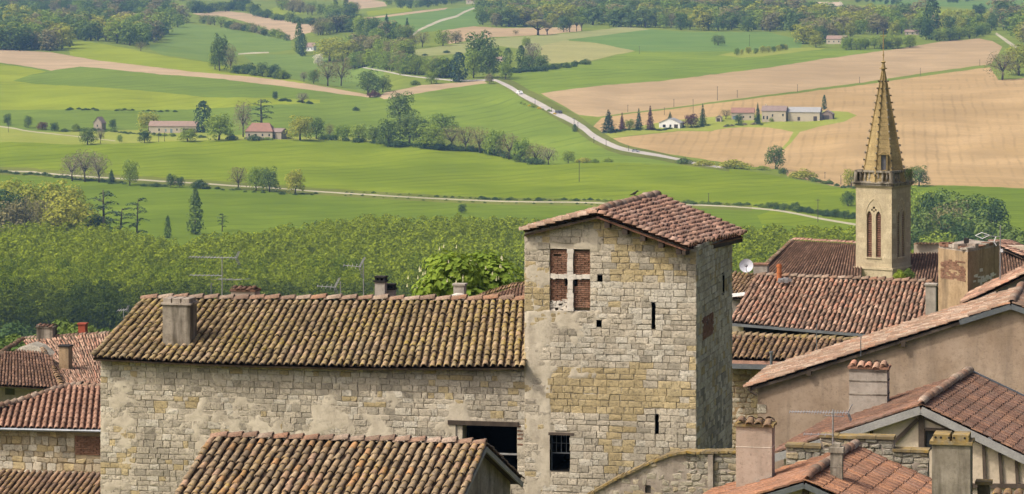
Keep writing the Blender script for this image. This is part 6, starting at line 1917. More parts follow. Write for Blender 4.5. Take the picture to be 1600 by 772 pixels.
# ================================================================ houses on the right
# ---- red tiled house below the church
rh = thing('tiled_house', 'house with a broad red and sooty canal tile roof below the church', 'house', P(1300, 520, 128) - UP * 5)
TL, TR, BL, BR = P(1184, 431, 132.5), P(1458, 442, 129.5), P(1143, 502, 127.5), P(1436, 526, 124.3)
rr1 = roof(rh, TL, TR, BR, BL, 37, 15, 'tile_mix', n_ind=285, seed=71, jit=2.0, sag=.12)
ridge_tiles(rr1, TL, TR, 22, .27, 'tile_pale', lift=.02)
Wr1 = Wall(1143, 128.3, (TR - TL))
m = MB(); m.beam(BL - UP * .12 + Vector((0, -.08, 0)), BR - UP * .12 + Vector((0, -.08, 0)), .12, UP, .10); m.build('gutter', M['zinc'], rh)
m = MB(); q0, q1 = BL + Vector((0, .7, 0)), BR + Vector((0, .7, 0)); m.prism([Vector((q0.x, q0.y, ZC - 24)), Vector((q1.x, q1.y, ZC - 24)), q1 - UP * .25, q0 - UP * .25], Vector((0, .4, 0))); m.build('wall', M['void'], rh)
m = MB(); q0 = P(1140, 506, 127.9); m.prism([Vector((q0.x, q0.y, ZC - 24)), Vector((q0.x + .55, q0.y, ZC - 24)), q0 + Vector((.55, 0, 0)), q0], Vector((0, .3, 0))); m.build('corner_pier', M['mortar'], rh)
roof(rh, TR, TL, TL + Vector((1.6, 6, -1.7)), TR + Vector((1.6, 6, -1.7)), 37, 12, 'tile_mix', n_ind=0, seed=72)
chimney(rh, 1446, 1462, 446, 492, 123.8, .45, 'block', 'slab', foot=1.0)
m = MB(); c0 = P(1217.5, 436, 131.5); m.ring(c0, .105, .095, c0.z - .5, c0.z + .62, 10); m.ring(c0, .12, .12, c0.z + .50, c0.z + .56, 10); m.ring(c0, .115, .115, c0.z + .25, c0.z + .29, 10); fp = m.build('flue_pipe', M['clay'], rh)
m = MB(); fr = random.Random(3)
for i in range(7): m.cbox(P(1220 + fr.uniform(0, 12), 437 + fr.uniform(-1, 3), 130.9) - UP * .05, fr.uniform(.12, .25), .2, fr.uniform(.06, .14), fr.uniform(-.8, .8))
m.build('flue_flashing', M['steel'], rh)
sl = roof(rh, P(1136, 424, 135.5), P(1190, 431, 134), P(1158, 466, 131.5), P(1120, 462, 132), 8, 7, 'tile_brown', n_ind=15, seed=73, jit=2)
m = MB(); m.beam(P(1138, 462, 131), P(1165, 459, 130.5), .12, UP, .14); m.build('roof_beam', M['white_paint'], rh)
m = MB(); m.box(P(1140, 468, 131.8) - UP * 4, Vector((.7, 0, 0)), Vector((0, .5, 0)), UP * 4); m.build('side_wall', M['block'], rh)
chimney(rh, 1177, 1199, 414, 432, 134.5, .5, 'block', 'slab', capmat='brick', foot=1.2)

# satellite dish on its short arm
dc = P(1166, 415, 133.8)
sd_ = thing('satellite_dish', 'round grey satellite dish above the red tiled roof beside the stone tower', 'dish', P(1172, 430, 134))
m = MB(); ax = Vector((-.12, -.95, .25)).normalized(); e1 = ax.orthogonal().normalized(); e2 = ax.cross(e1); R0 = .29; rings = 5; seg = 24
k0 = len(m.v)
m.v.append(dc - ax * .10)
for i in range(1, rings + 1):
    q = i / rings
    for s in range(seg):
        t = 2 * math.pi * s / seg; m.v.append(dc - ax * (.10 * (1 - q * q)) + (e1 * math.cos(t) + e2 * math.sin(t)) * R0 * q)
for s in range(seg): m.f.append((0, 1 + s, 1 + (s + 1) % seg))
for i in range(rings - 1):
    for s in range(seg): a = 1 + i * seg; m.f.append((a + s, a + (s + 1) % seg, a + seg + (s + 1) % seg, a + seg + s))
m.build('reflector', M['dish'], sd_, smooth=True)
m = MB(); m.bar(dc + ax * .30 - e1 * .02, dc - UP * .28, .012); m.bar(dc + ax * .30, dc + ax * .22, .03); m.build('feed_arm', M['steel'], sd_)
m = MB(); m.bar(P(1172, 434, 134.2), dc - ax * .12, .02); m.build('mast', M['steel'], sd_)

# ---- low mossy roof and rubble wall
lw = thing('mossy_house', 'low mossy tile roof over a rubble wall right beside the stone tower', 'house', P(1200, 600, 112) - UP * 5)
TL, TR, BR, BL = P(1130, 524, 114.5), P(1350, 533, 112.5), P(1335, 565, 109.6), P(1112, 559, 111.4)
lr = roof(lw, TL, TR, BR, BL, 24, 7, 'tile_brown', n_ind=110, seed=81, jit=1.3)
ridge_tiles(lr, TL, TR, 20, .25, 'tile_main', lift=.02)
me = tile_mesh(M['tile_red'])
m = MB(); m.beam(BL - UP * .12, BR - UP * .12, .1, UP, .11); m.build('eaves_course', M['tile_red'], lw)
m = MB(); m.beam(BL - UP * .26 - V0 * .06, BR - UP * .26 - V0 * .06, .12, UP, .16); m.build('gutter', M['zinc'], lw)
Wm = Wall(1135, 112.0)
sm0, sm1 = Wm.sz(1135, 640)[0], Wm.sz(1300, 640)[0]
stone_wall(lw, Wm, sm0, sm1, ZC - 21, Wm.sz(1200, 571)[1], [], lambda s, z, r: r.choice(['rubble', 'rubble', 'ochre', 'pale']), (.12, .24), (.16, .38), 60, 82, mortar='dirty', rubble=.4, proud=.02, smear=lambda s, z: max(0, min(1, nz(s, z, 55, 1.3) * 1.0 + .25)))
m = MB(); m.bar(P(1205, 600, 110), P(1205, 550, 110), .05, 8); m.bar(P(1205, 552, 110), P(1205, 549, 110), .075, 8); m.build('flue_pipe', M['zinc'], lw)

# ---- block with two plastered faces (big chimney stack)
bb = thing('chimney_house', 'tall stained plaster chimney block with bare brick patch right of the church', 'chimney', P(1512, 490, 114) - UP * 3)
Cc, Lc, Rc = P(1512, 392, 114.5), P(1466, 394, 116.3), P(1561, 397, 117.2)
zlow = ZC - 13.5
def vwall(a, b): w = Wall(800, 1); w.A = Vector((a.x, a.y, 0)); w.u = Vector((b.x - a.x, b.y - a.y, 0)).normalized(); w.n = Vector((w.u.y, -w.u.x, 0)); return w
Wbl, Wbr = vwall(Lc, Cc), vwall(Cc, Rc)
bx = Lc + (Rc - Cc)
m = MB(); m.prism([Vector((p.x, p.y, zlow)) for p in (Lc, Cc, Rc, bx)], UP * (Cc.z - zlow - .05)); m.build('stack', M['dirty'], bb)
m = MB(); q = Lc.lerp(Cc, .02); m.prism([Vector((p.x, p.y, Cc.z - .05)) for p in (Lc.lerp(bx, .02), Cc, Rc, bx)], UP * .10); m.build('coping', M['rough_render'], bb)
rt = random.Random(14)
for (pa, pb) in ((Lc, Cc), (Cc, Rc)):
    nn_ = 9
    for k in range(nn_):
        q = pa.lerp(pb, (k + .15) / nn_); w9 = (pb - pa).length / nn_ * .9; u9 = (pb - pa).normalized(); n9 = Vector((u9.y, -u9.x, 0)).normalized()
        m = MB(); m.box(Vector((q.x, q.y, Cc.z + .03)) - n9 * .35 + n9 * rt.uniform(.0, .05), Vector((u9.x, u9.y, 0)) * w9, n9 * .33, UP * rt.uniform(.05, .17)); m.build('top_stone', M[rt.choice(['stone_dark', 'rough_render', 'brick'])], bb)
brick_panel(bb, Wbl, Wbl.rect(1470, 405, 1509, 437), .008, bh=.06, bw=.22, seed=83, ragged=.6, name='brick_patch')
m = MB(); r4 = random.Random(4)
for i in range(34):
    x, y = r4.gauss(1537, 9), r4.gauss(435, 5); p = Wbr.at(min(max(x, 1516), 1556), y, 0)
    m.box(p, Wbr.u * r4.uniform(.10, .3), Wbr.n * r4.uniform(.003, .008), UP * r4.uniform(.05, .12))
m.build('lime_patch', M['lime'], bb, kind='stuff')
m = MB(); m.box(P(1480, 392, 116.6), U0 * .75, V0 * .5, UP * .25); m.box(P(1506, 392, 115.8), U0 * .16, V0 * .3, UP * .45); m.build('flue_top', M['soot'], bb)
m = MB(); m.bar(P(1563, 480, 114), P(1563, 392, 114), .03); m.build('drain_pipe', M['zinc'], bb)

# ---- small gabled house at the right edge
sg = thing('gabled_outhouse', 'small grey gabled outhouse with orange roof edge at the right margin', 'outhouse', P(1580, 490, 108) - UP * 3)
Wg = Wall(1505, 111.0)
slab(sg, 'gable_wall', Wg, [(1512, 476), (1604, 431), (1660, 458)], -Wg.n * .3, 'block', 0, ZC - 16)
a, b = Wg.at(1505, 474, .15), Wg.at(1606, 426, .15)
roof(sg, b, b + V0 * 4, a + V0 * 4, a, 18, 8, 'tile_mix', n_ind=20, seed=85, jit=1.4)
m = MB(); q = Wg.at(1470, 494, .6); m.beam(Wg.at(1500, 480, .8), Wg.at(1560, 455, .8), .08, UP, .16); m.build('wall_coping', M['pink'], sg)
m = MB(); m.prism([Wg.at(1500, 496, .9), Wg.at(1500, 480, .9), Wg.at(1560, 455, .9), Wg.at(1560, 496, .9)], -Wg.n * .4); m.build('side_wall', M['pink'], sg)

# ---- big plastered gable
bg = thing('plastered_house', 'large house with buff plastered gable and pale rose tile verge on the right', 'house', P(1400, 650, 98) - UP * 4)
Wp = Wall(1183, 101.0)
slab(bg, 'gable_wall', Wp, [(1184, 602), (1579, 478), (1720, 528)], -Wp.n * .4, 'buff', 0, Z0 - 2)
a, b = Wp.at(1168, 605, .14), Wp.at(1581, 473.5, .14)
bgr = roof(bg, b, b + V0 * 5.2, a + V0 * 5.2, a, 24, 26, 'tile_pale', n_ind=270, seed=91, jit=1.6)
c = Wp.at(1740, 530, .14)
roof(bg, b + V0 * 5.2, b, c, c + V0 * 5.2, 24, 10, 'tile_pale', n_ind=20, seed=92, jit=1.5)
ridge_tiles(bgr, b - V0 * .05, b + V0 * 5.2, 13, .28, 'tile_pale', lift=.03)
m = MB(); m.beam(Wp.at(1500, 503, .18), Wp.at(1580, 478, .18), .04, UP, .16); m.beam(Wp.at(1580, 478, .18), Wp.at(1740, 534, .18), .04, UP, .16); m.build('zinc_edge', M['zinc'], bg)
m = MB(); m.beam(Wp.at(1174, 608, .12), Wp.at(1500, 504, .12), .06, UP, .09); m.build('barge_board', M['beam'], bg)
m = MB(); p = Wp.at(1172, 604, .2); m.bar(p, p - UP * .12 + U0 * .03, .04); m.bar(p - UP * .12 + U0 * .03, p - UP * .24 + U0 * .25, .04); m.build('gutter_pipe', M['wood'], bg)
for (x, y) in ((1265, 582), (1412, 537)):
    m = MB(); p = Wp.at(x, y, 0); m.beam(p + Wp.n * .18, p - Wp.n * .1, .14, UP, .16); m.build('purlin_end', M['wood'], bg)
q = Wp.rect(1183, 632, 1197, 645); m = MB(); m.box(Wp.pt(q[0], q[2], 0), Wp.u * (q[1] - q[0]), Wp.n * .012, UP * (q[3] - q[2])); m.build('corner_stone', M['pale'], bg)

# ---- half-timbered house
ht = thing('half_timbered_house', 'half timbered house with cream infill and weathered flat tile roof, lower right', 'house', P(1440, 760, 72) - UP * 4)
Wh = Wall(1440, 72.0)
slab(ht, 'gable_wall', Wh, [(1225, 709), (1440, 640), (1680, 758)], -Wh.n * .35, 'cream', 0, Z0)
rv = P(1517, 579, 78.0) - Wh.at(1440, 629)
A, Lv, Rv = Wh.at(1440, 630, .22), Wh.at(1205, 707, .22), Wh.at(1690, 750, .22)
hr = roof(ht, A, A + rv, Rv + rv, Rv, 20, 16, 'tile_flat', 'bed_red', 230, flat=True, seed=95, jit=.5)
hl = roof(ht, A + rv, A, Lv, Lv + rv, 20, 16, 'tile_flat', 'bed_red', 60, flat=True, seed=96, jit=.5)
ridge_tiles(hr, A - rv.normalized() * .05, A + rv, 17, .24, 'tile_pale', lift=.02)
m = MB(); m.beam(A - UP * .13, Lv - UP * .13, .05, UP, .17); m.beam(A - UP * .13, Rv - UP * .13, .05, UP, .17); m.build('barge_board', M['board'], ht)
m = MB(); q = A + rv; m.beam(q + V0 * .1 - UP * .02, q + V0 * .1 + (Rv - A) - UP * .02, .08, UP, .14); m.build('flashing', M['zinc'], ht)
def timber(x0, y0, x1, y1, wpx, name='timber'):
    m = MB(); a, b = Wh.at(x0, y0, .02), Wh.at(x1, y1, .02); m.beam(a, b, wpx * 72 / FPX, Wh.n, .09); m.build(name, M['beam'], ht)
timber(1440, 646, 1440, 772, 9); timber(1434, 655, 1396, 692, 6); timber(1446, 652, 1532, 690, 6); timber(1522, 682, 1690, 762, 7); timber(1362, 668, 1362, 690, 5)
for x0, x1 in ((1537, 1539), (1562, 1565), (1588, 1590)): timber(x0, 692 if x0 < 1550 else 702 if x0 < 1570 else 712, x1, 755, 5)
timber(1450, 758, 1690, 760, 7, 'sill_beam'); timber(1446, 670, 1530, 674, 4)
q = Wh.rect(1446, 673, 1476, 702); m = MB(); m.box(Wh.pt(q[0], q[2], -.02), Wh.u * (q[1] - q[0]), Wh.n * .035, UP * (q[3] - q[2])); wn_ = m.build('window', M['glass'], ht)
m = MB()
for s0_, s1_ in ((q[0] - .04, q[0]), (q[1], q[1] + .04), ((q[0] + q[1]) / 2 - .02, (q[0] + q[1]) / 2 + .02)): m.box(Wh.pt(s0_, q[2] - .04, .0), Wh.u * (s1_ - s0_), Wh.n * .05, UP * (q[3] - q[2] + .08))
m.build('frame', M['wood'], wn_)
for (x, y) in ((1434, 642), (1452, 644), (1351, 671), (1548, 685)):
    m = MB(); p = Wh.at(x, y, 0); m.beam(p + Wh.n * .16, p - Wh.n * .05, .09, UP, .10); m.build('purlin_end', M['white_paint'], ht)
cc = chimney(ht, 1327, 1386, 576, 640, 76.5, .55, 'block', 'tiles', capmat='brick', foot=.9, tiles='tile_mix')
Wc = Wall(1327, 76.5); z_ = Wc.sz(1327, 576)[1]
m = MB()
for y in (581, 596, 617):
    zz = Wc.sz(1350, y)[1]; m.box(Wc.pt(-.012, zz, .012), Wc.u * (Wc.sz(1386, y)[0] + .024), -Wc.n * .57, UP * .022)
m.build('band', M['concrete'], cc)
low = thing('low_wall', 'low mossy wall with wavy tile top at the lower right corner', 'wall', P(1570, 790, 60))
m = MB(); m.box(P(1549, 772, 60) - UP * 3, U0 * 2.5, V0 * .3, UP * 2.98); m.build('wall', M['rough_render'], low)
me = tile_mesh(M['tile_brown'])
for i in range(12):
    p = P(1549, 770, 60) + U0 * (.1 + i * .2) - wloc(low) + V0 * .25
    o = bpy.data.objects.new('coping_tile', me); link(o, low)
    Y = (-V0 - UP * .2).normalized(); X = U0; Zn = X.cross(Y); Zn = Zn if Zn.z > 0 else -Zn
    o.matrix_basis = Matrix(((X.x * .19, Y.x * .38, Zn.x * .19, p.x), (X.y * .19, Y.y * .38, Zn.y * .19, p.y), (X.z * .19, Y.z * .38, Zn.z * .19, p.z), (0, 0, 0, 1)))
sc_ = thing('small_chimney', 'short dark chimney with lichen cap in the lower right corner', 'chimney', P(1537, 800, 58.6))
chimney(sc_, 1527, 1546, 757, 800, 58.6, .25, 'concrete', 'slab', capmat='lichen')

# ---- stepped parapet wall
sp_ = thing('stepped_wall', 'stepped rubble parapet with golden lichen copings behind the orange roof', 'wall', P(1340, 760, 66.5) - UP * 3)
Wq = Wall(1228, 66.5)
steps = [(1228, 1282, 699, 728), (1282, 1396, 684, 740), (1396, 1450, 706, 760)]
for k, (x0, x1, y0, y1) in enumerate(steps):
    a0, a1 = Wq.sz(x0, y0)[0], Wq.sz(x1, y0)[0]; zt__ = Wq.sz(x0, y0)[1]
    stone_wall(sp_, Wq, a0 + .002, a1 - .002, Z0 + 6, zt__ - .002, [], lambda s, z, r: r.choice(['rubble', 'grey', 'stone_dark', 'stone_dark', 'grey']), (.10, .18), (.14, .34), 40, 100 + k, mortar='rough_render', rubble=.35, proud=.02, cell=.05, smear=lambda s, z: max(0, min(1, nz(s, z, 66, 2.2) * .9 + .1)))
    m = MB(); m.box(Wq.pt(a0, Z0 + 6, -.06), Wq.u * (a1 - a0), -Wq.n * .24, UP * (zt__ - Z0 - 6.002)); m.build('core', M['rough_render'], sp_)
    n_ = max(2, int((a1 - a0) / .32))
    for i in range(n_):
        w_ = (a1 - a0 + .04) / n_; m = MB(); rr9 = random.Random(k * 20 + i)
        m.box(Wq.pt(a0 - .02 + i * w_ + .004, zt__ + rr9.uniform(0, .012), .05), Wq.u * (w_ - .008), -Wq.n * .42, UP * .055); m.build('coping', M['lichen'], sp_)

# ---- orange roofed house in front
oh = thing('orange_roofed_house', 'small timbered house with bright orange flat tile roof at the bottom right', 'house', P(1257, 780, 60) - UP * 4)
Wo = Wall(1257, 60.0)
RFo, RBo = P(1257, 750, 59.8), P(1338, 697, 65.2)
rvo = RBo - RFo
Lo, Ro = RFo - Wo.u * 2.9 - UP * .98, RFo + Wo.u * 4.2 - UP * 1.75
orr = roof(oh, RFo, RBo, Ro + rvo, Ro, 18, 14, 'tile_orange', 'bed_red', 200, flat=True, seed=111, jit=.5)
roof(oh, RBo, RFo, Lo, Lo + rvo, 18, 10, 'tile_orange', 'bed_red', 70, flat=True, seed=112, jit=.5)
ridge_tiles(orr, RFo, RBo, 15, .22, 'tile_pale', lift=.015)
m = MB(); m.beam(RFo - UP * .10 - V0 * .02, Lo - UP * .10 - V0 * .02, .05, UP, .10); m.beam(RFo - UP * .10 - V0 * .02, Ro - UP * .10 - V0 * .02, .05, UP, .10); m.build('barge_board', M['zinc'], oh)
g0 = RFo + V0 * .2 - UP * .1
m = MB(); m.prism([g0, g0 + (Lo - RFo) * .92, Vector((*(g0 + (Lo - RFo) * .92).xy, Z0)), Vector((*(g0 + (Ro - RFo) * .92).xy, Z0)), g0 + (Ro - RFo) * .92], V0 * .3); m.build('gable_wall', M['mortar'], oh)
m = MB(); m.beam(g0 - V0 * .02, g0 - V0 * .02 - UP * 3, .12, V0, .06); m.build('post', M['beam'], oh)
m = MB(); q = g0 + (Ro - RFo) * .22; m.beam(q - V0 * .02, q - V0 * .02 - UP * 3, .10, V0, .06); m.build('post', M['beam'], oh)
# concrete flue
fl = P(1307.5, 752, 61.2); w_ = .23
m = MB(); m.cbox(fl - UP * .5, w_, w_, 1.06, -.2); flu = m.build('flue', M['concrete'], oh)
m = MB(); m.cbox(fl + UP * .56, w_ + .05, w_ + .05, .10, -.2); m.cbox(fl + UP * .28, w_ + .012, w_ + .012, .02, -.2); m.cbox(fl + UP * .0, w_ + .012, w_ + .012, .02, -.2); m.build('collar', M['concrete'], flu)
m = MB(); m.cbox(fl + UP * .66, .14, .14, .07, -.2); m.build('cap', M['concrete'], flu)
m = MB(); m.cbox(fl - UP * .16 - Vector((0, .05, 0)), .46, .40, .07, -.2); m.build('flue_flashing', M['lime'], oh)
pk = chimney(oh, 1150, 1206, 666, 758, 63.5, .42, 'pink', 'tiles', capmat='lichen', foot=1.6, tiles='tile_brown')
m = MB(); Wk = Wall(1150, 63.5); zz = Wk.sz(1170, 699)[1]; m.box(Wk.pt(-.006, zz, .006), Wk.u * (Wk.sz(1206, 699)[0] + .012), -Wk.n * .43, UP * .012); m.build('band', M['lime'], pk)
m = MB(); a = Wk.at(1146, 769, .06); b = Wk.at(1208, 746, .06); m.beam(a, b, .10, UP, .07); m.build('flashing', M['zinc'], pk)

# ---- large concrete chimney
bc = thing('concrete_chimney', 'broad streaked concrete chimney with golden lichen pots, lower right', 'chimney', P(1490, 800, 58.2))
k_ = chimney(bc, 1456, 1516, 694, 800, 58.2, .55, 'concrete', 'pots', capmat='lichen', foot=2.0)
Wk = Wall(1456, 58.2); sA_, sB_ = 0, Wk.sz(1516, 700)[0]
zz = Wk.sz(1480, 694)[1]; m = MB()
for t in (.10, .24, .45, .58, .86):
    p = Wk.pt(sB_ * t, zz + .12, .021); m.bar(p, p + Wk.n * .004, .022, 8)
m.build('pot_holes', M['soot'], k_)

# ---- ruined wall left of the pink chimney
rw = thing('ruined_wall', 'old stained wall with sloping lichen coping below the stone tower', 'wall', P(1040, 790, 75) - UP * 3)
Wr = Wall(925, 75.5)
pts = [(915, 778), (960, 752), (1010, 728), (1045, 713), (1068, 708), (1105, 710), (1142, 708), (1160, 708)]
szs = [Wr.sz(*p) for p in pts]
zr = lambda s: float(np.interp(s, [q[0] for q in szs], [q[1] for q in szs]))
hole = Wr.rect(1008, 758, 1017, 770)
stone_wall(rw, Wr, szs[0][0], szs[-1][0], Z0, zr, [hole], lambda s, z, r: r.choice(['grey', 'stone_dark', 'rubble', 'grey']), (.10, .20), (.14, .36), 120, 120, mortar='rough_render', rubble=.35, proud=.02, smear=lambda s, z: max(0, min(1, nz(s, z, 77, 1.4) * .8 + (.75 if proj(Wr.pt(s, z))[0] < 1075 else .05))))
recess(rw, Wr, hole, .4, 'void', 'opening')
m = MB(); m.box(Wr.pt(szs[0][0], Z0, -.40), Wr.u * (szs[-1][0] - szs[0][0]), Wr.n * .02, UP * .5); m.build('core', M['rough_render'], rw)
m = MB()
for i in range(len(szs) - 1): 
    a, b = szs[i], szs[i + 1]; m.prism([Wr.pt(a[0], Z0, -.1), Wr.pt(b[0], Z0, -.1), Wr.pt(b[0], b[1] - .01, -.1), Wr.pt(a[0], a[1] - .01, -.1)], -Wr.n * .3)
m.build('wall_core', M['rough_render'], rw)
r6 = random.Random(6)
for i in range(34):
    s_a = szs[0][0] + (szs[-1][0] - szs[0][0]) * i / 34; s_b = szs[0][0] + (szs[-1][0] - szs[0][0]) * (i + .96) / 34
    m = MB(); a, b = Wr.pt(s_a, zr(s_a) + .02 + r6.uniform(0, .03), -.16), Wr.pt(s_b, zr(s_b) + .02 + r6.uniform(0, .03), -.16); m.beam(a, b, .46 + r6.uniform(-.05, .05), UP, .055); m.build('coping', M['lichen'], rw)
m = MB(); a = Wr.rect(1107, 710, 1111, 800); m.box(Wr.pt(a[0], Z0, 0), Wr.u * .12, Wr.n * .10, UP * (a[3] - Z0)); m.build('buttress', M['rough_render'], rw)

# ================================================================ aerials
def yagi(name, label, mast_foot, mast_top, booms, mat='steel', mr=.018):
    t = thing(name, label, 'antenna', mast_foot)
    m = MB(); m.bar(mast_foot, mast_top, mr, 8); m.build('mast', M[mat], t)
    for (a, b, n, l0, l1, ev, refl) in booms:
        m = MB(); m.bar(a, b, .012, 6); bo = m.build('boom', M[mat], t)
        m = MB(); ev = Vector(ev).normalized()
        for i in range(n):
            p = a.lerp(b, i / max(1, n - 1)); l = l0 + (l1 - l0) * i / max(1, n - 1)
            m.bar(p - ev * l / 2, p + ev * l / 2, .0075, 5)
        m.build('elements', M[mat], bo)
        if refl:
            m = MB(); dr = (b - a).normalized(); sv = dr.cross(Vector((0, 1, .2))).normalized()
            for s in (-1, 1):
                q0 = b - dr * .02; q1 = b + sv * s * refl + dr * refl * .35
                for k in range(4):
                    w = Vector((.06, .28, 0)) * (k / 3 - .5); m.bar(q0 + w, q1 + w, .007, 5)
                for k in range(4): qq = q0.lerp(q1, (k + 1) / 4); m.bar(qq - Vector((.03, .14, 0)), qq + Vector((.03, .14, 0)), .007, 5)
            m.build('reflector', M[mat], bo)
    return t
d = 107.0
yagi('roof_antenna', 'tall two boom antenna over the left part of the long roof', P(347, 478, d), P(347, 402, d), [(P(296, 401.5, d), P(370, 403, d), 16, .20, .30, (.25, 1, .35), .22), (P(297, 430, d), P(346, 430.5, d), 8, .25, .35, (.25, 1, .2), None), (P(341, 436, d), P(376, 437, d), 4, .5, .7, (.9, .5, .05), None)])
yagi('roof_antenna', 'small antenna with grid reflector just left of the tall thin mast', P(532, 478, d), P(532, 440, d), [(P(496, 447, d), P(524, 449, d), 5, .12, .3, (.3, 1, .8), .34)])
yagi('roof_antenna', 'antenna with white grid reflector on a tall thin mast beside the sooty chimneys', P(568, 478, d), P(568, 410, d), [(P(537, 414.5, d), P(563, 417, d), 5, .12, .3, (.3, 1, .8), .34)])
m_ = P(335, 478, d)
yagi('vent_pipe', 'pair of thin vent pipes left of the tall antenna mast', P(330, 478, d), P(330, 442, d), [(P(330, 444, d), P(334, 444, d), 1, .05, .05, (0, 1, 0), None)], 'zinc')
yagi('roof_antenna', 'tiny antenna showing left of the long roof edge', P(193, 498, 150), P(193, 483, 150), [(P(184, 485, 150), P(199, 484, 150), 5, .3, .4, (.4, 1, .5), .2)])
d = 64.5
yagi('roof_antenna', 'long antenna in front of the buff gable above the concrete flue', P(1301.5, 706, d), P(1301.5, 640, d), [(P(1234, 643.5, d), P(1326, 645, d), 22, .10, .16, (.3, 1, .5), .16), (P(1288, 649.5, d), P(1318, 651, d), 3, .06, .06, (.3, 1, .2), None), (P(1256, 678.5, d), P(1301, 679, d), 5, .10, .14, (.3, 1, .4), None)])
d = 112.5
la = yagi('roof_antenna', 'thin antenna with diamond shaped loop over the stained chimney block', P(1563, 484, d), P(1563, 352, d), [(P(1538, 368, d), P(1563, 370, d), 2, .05, .05, (.3, 1, .2), None)])
m = MB(); dm = [P(1524, 368, d), P(1534, 363.5, d), P(1546, 367.5, d), P(1535, 373, d)]
for i in range(4): m.bar(dm[i], dm[(i + 1) % 4], .014, 6)
m.build('loop', M['white_paint'], la)
m = MB(); q = [P(1556, 370, d), P(1553, 378, d), P(1557, 384, d)]; m.bar(q[0], q[1], .014); m.bar(q[1], q[2], .014); m.cbox(P(1565, 394, d), .09, .09, .11); m.build('bracket', M['white_paint'], la)
la['label'] = 'thin antenna with diamond shaped loop over the stained chimney block'
for (x, y0, y1, dd, lb_) in ((1276, 563, 508, 109.5, 'thin bare mast rising from the mossy roof'), (1345, 552, 527, 99.5, 'short thin mast on the rose tile slope')):
    p0, p1 = P(x, y0, dd), P(x, y1, dd); t = thing('roof_mast', lb_, 'mast', p0); m = MB(); m.bar(p0 - UP * .1, p1, .014, 6); m.build('pole', M['zinc'], t)
    m = MB(); m.bar(p1 - Vector((.03, 0, 0)), p1 + Vector((.05, 0, .01)), .012, 6); m.build('tip', M['zinc'], t)
# ================================================================ far houses, vehicles, poles
FH = {
    'roof_red': simple_mat('far red roof', (.29, .16, .115), (.23, .13, .095), .6), 'roof_pink': simple_mat('far pink roof', (.29, .205, .155), (.24, .17, .13), .6),
    'roof_brown': simple_mat('far brown roof', (.25, .19, .16), (.20, .15, .13), .6), 'roof_grey': simple_mat('far grey roof', (.32, .32, .31), (.27, .27, .26), .6),
    'wall_cream': simple_mat('far cream wall', (.50, .43, .32), (.44, .38, .28), .5), 'wall_white': simple_mat('far white wall', (.78, .77, .74), (.70, .69, .66), .5),
    'wall_stone': simple_mat('far stone wall', (.34, .29, .22), (.29, .245, .185), .6), 'shutter': simple_mat('blue grey shutter', (.20, .27, .31), (.16, .22, .26), 1),
}
def far_house(name, label, x0, x1, yb, he, hr, dep, wall, rf, wins=(), gable=False, rot=A0, cat='house', chim=None, hip=0.0):
    """x0..x1 front in photo pixels, yb foot row, he / hr eave and ridge height in pixels, dep depth in metres"""
    xm = (x0 + x1) / 2; d = Dg(xm, yb); k = d / FPX; base = P(xm, yb, d)
    u = Vector((1, -rot, 0)).normalized(); v = Vector((rot, 1, 0)).normalized()
    w = (x1 - x0) * k; H = he * k; Rg = hr * k
    t = thing(name, label, cat, base)
    o = base - u * w / 2
    m = MB(); dn = UP * 1.5
    if gable: m.prism([o - dn, o + u * w - dn, o + u * w + UP * H, o + u * w / 2 + UP * (Rg - .05), o + UP * H], v * dep)
    elif hip: m.box(o - dn, u * w, v * dep, dn + UP * H)
    else: m.prism([o - dn, o + UP * H, o + v * dep / 2 + UP * (Rg - .05), o + v * dep + UP * H, o + v * dep - dn], u * w)
    m.build('wall', FH[wall], t)
    m = MB(); e = .35; th = UP * .18
    if gable:
        for s in (0, 1):
            a = o + u * (w / 2) + UP * Rg - v * e; b = o + u * (w * s) + (u * e * (1 if s else -1)) + UP * (H - e * (Rg - H) / (w / 2)) - v * e
            m.prism([a, b, b + th, a + th], v * (dep + 2 * e))
    else:
        hp = u * (w * hip)
        for s in (0, 1):
            a = o + v * dep / 2 + UP * Rg; b = o + v * (dep * s) + v * (e if s else -e) + UP * (H - e * (Rg - H) / (dep / 2))
            a0, a1 = a - u * e + hp, a + u * (w + e) - hp; b0, b1 = b - u * e, b + u * (w + e)
            m.prism([a0, a1, b1, b0], th)
        if hip:
            for q0, q1 in ((0, -1), (1, 1)):
                c = o + u * (w * q0); a = c + v * dep / 2 + UP * Rg - u * (w * hip * q1); b = c - v * e + u * e * q1 + UP * (H - .2); c2 = c + v * (dep + e) + u * e * q1 + UP * (H - .2)
                m.prism([a, b, c2], th)
    m.build('roof', FH[rf], t)
    for (fx, fz, fw, fh, kind) in wins:
        c = o + u * (w * fx) + UP * (H * fz) - v * .04; m = MB(); m.box(c, u * fw, v * .06, UP * fh)
        m.build('door' if kind == 'd' else 'shutter' if kind == 's' else 'window', FH['shutter'] if kind == 's' else M['wood'] if kind == 'd' else M['glass'], t)
    if chim is not None:
        m = MB(); m.box(o + u * (w * chim) + v * dep * .45 + UP * (Rg - .4), u * .7, v * .7, UP * 1.5); m.build('chimney', FH[wall], t)
    return t
W = lambda n, z=.35, w=.9, h=1.3, k='w': [((i + .5) / n - .02, z, w, h, k) for i in range(n)]
far_house('long_farmhouse', 'long low farmhouse with pink roof and blue shutters at the left farm', 232, 307, 208, 11, 18, 9, 'wall_cream', 'roof_pink', [(.45, .0, 1.4, 2.6, 's'), (.34, .2, 1.0, 1.6, 's'), (.58, .35, .8, 1.2, 'w'), (.72, .0, 7.5, 2.8, 'd'), (.2, .3, .9, 1.4, 'w')], rot=.1)
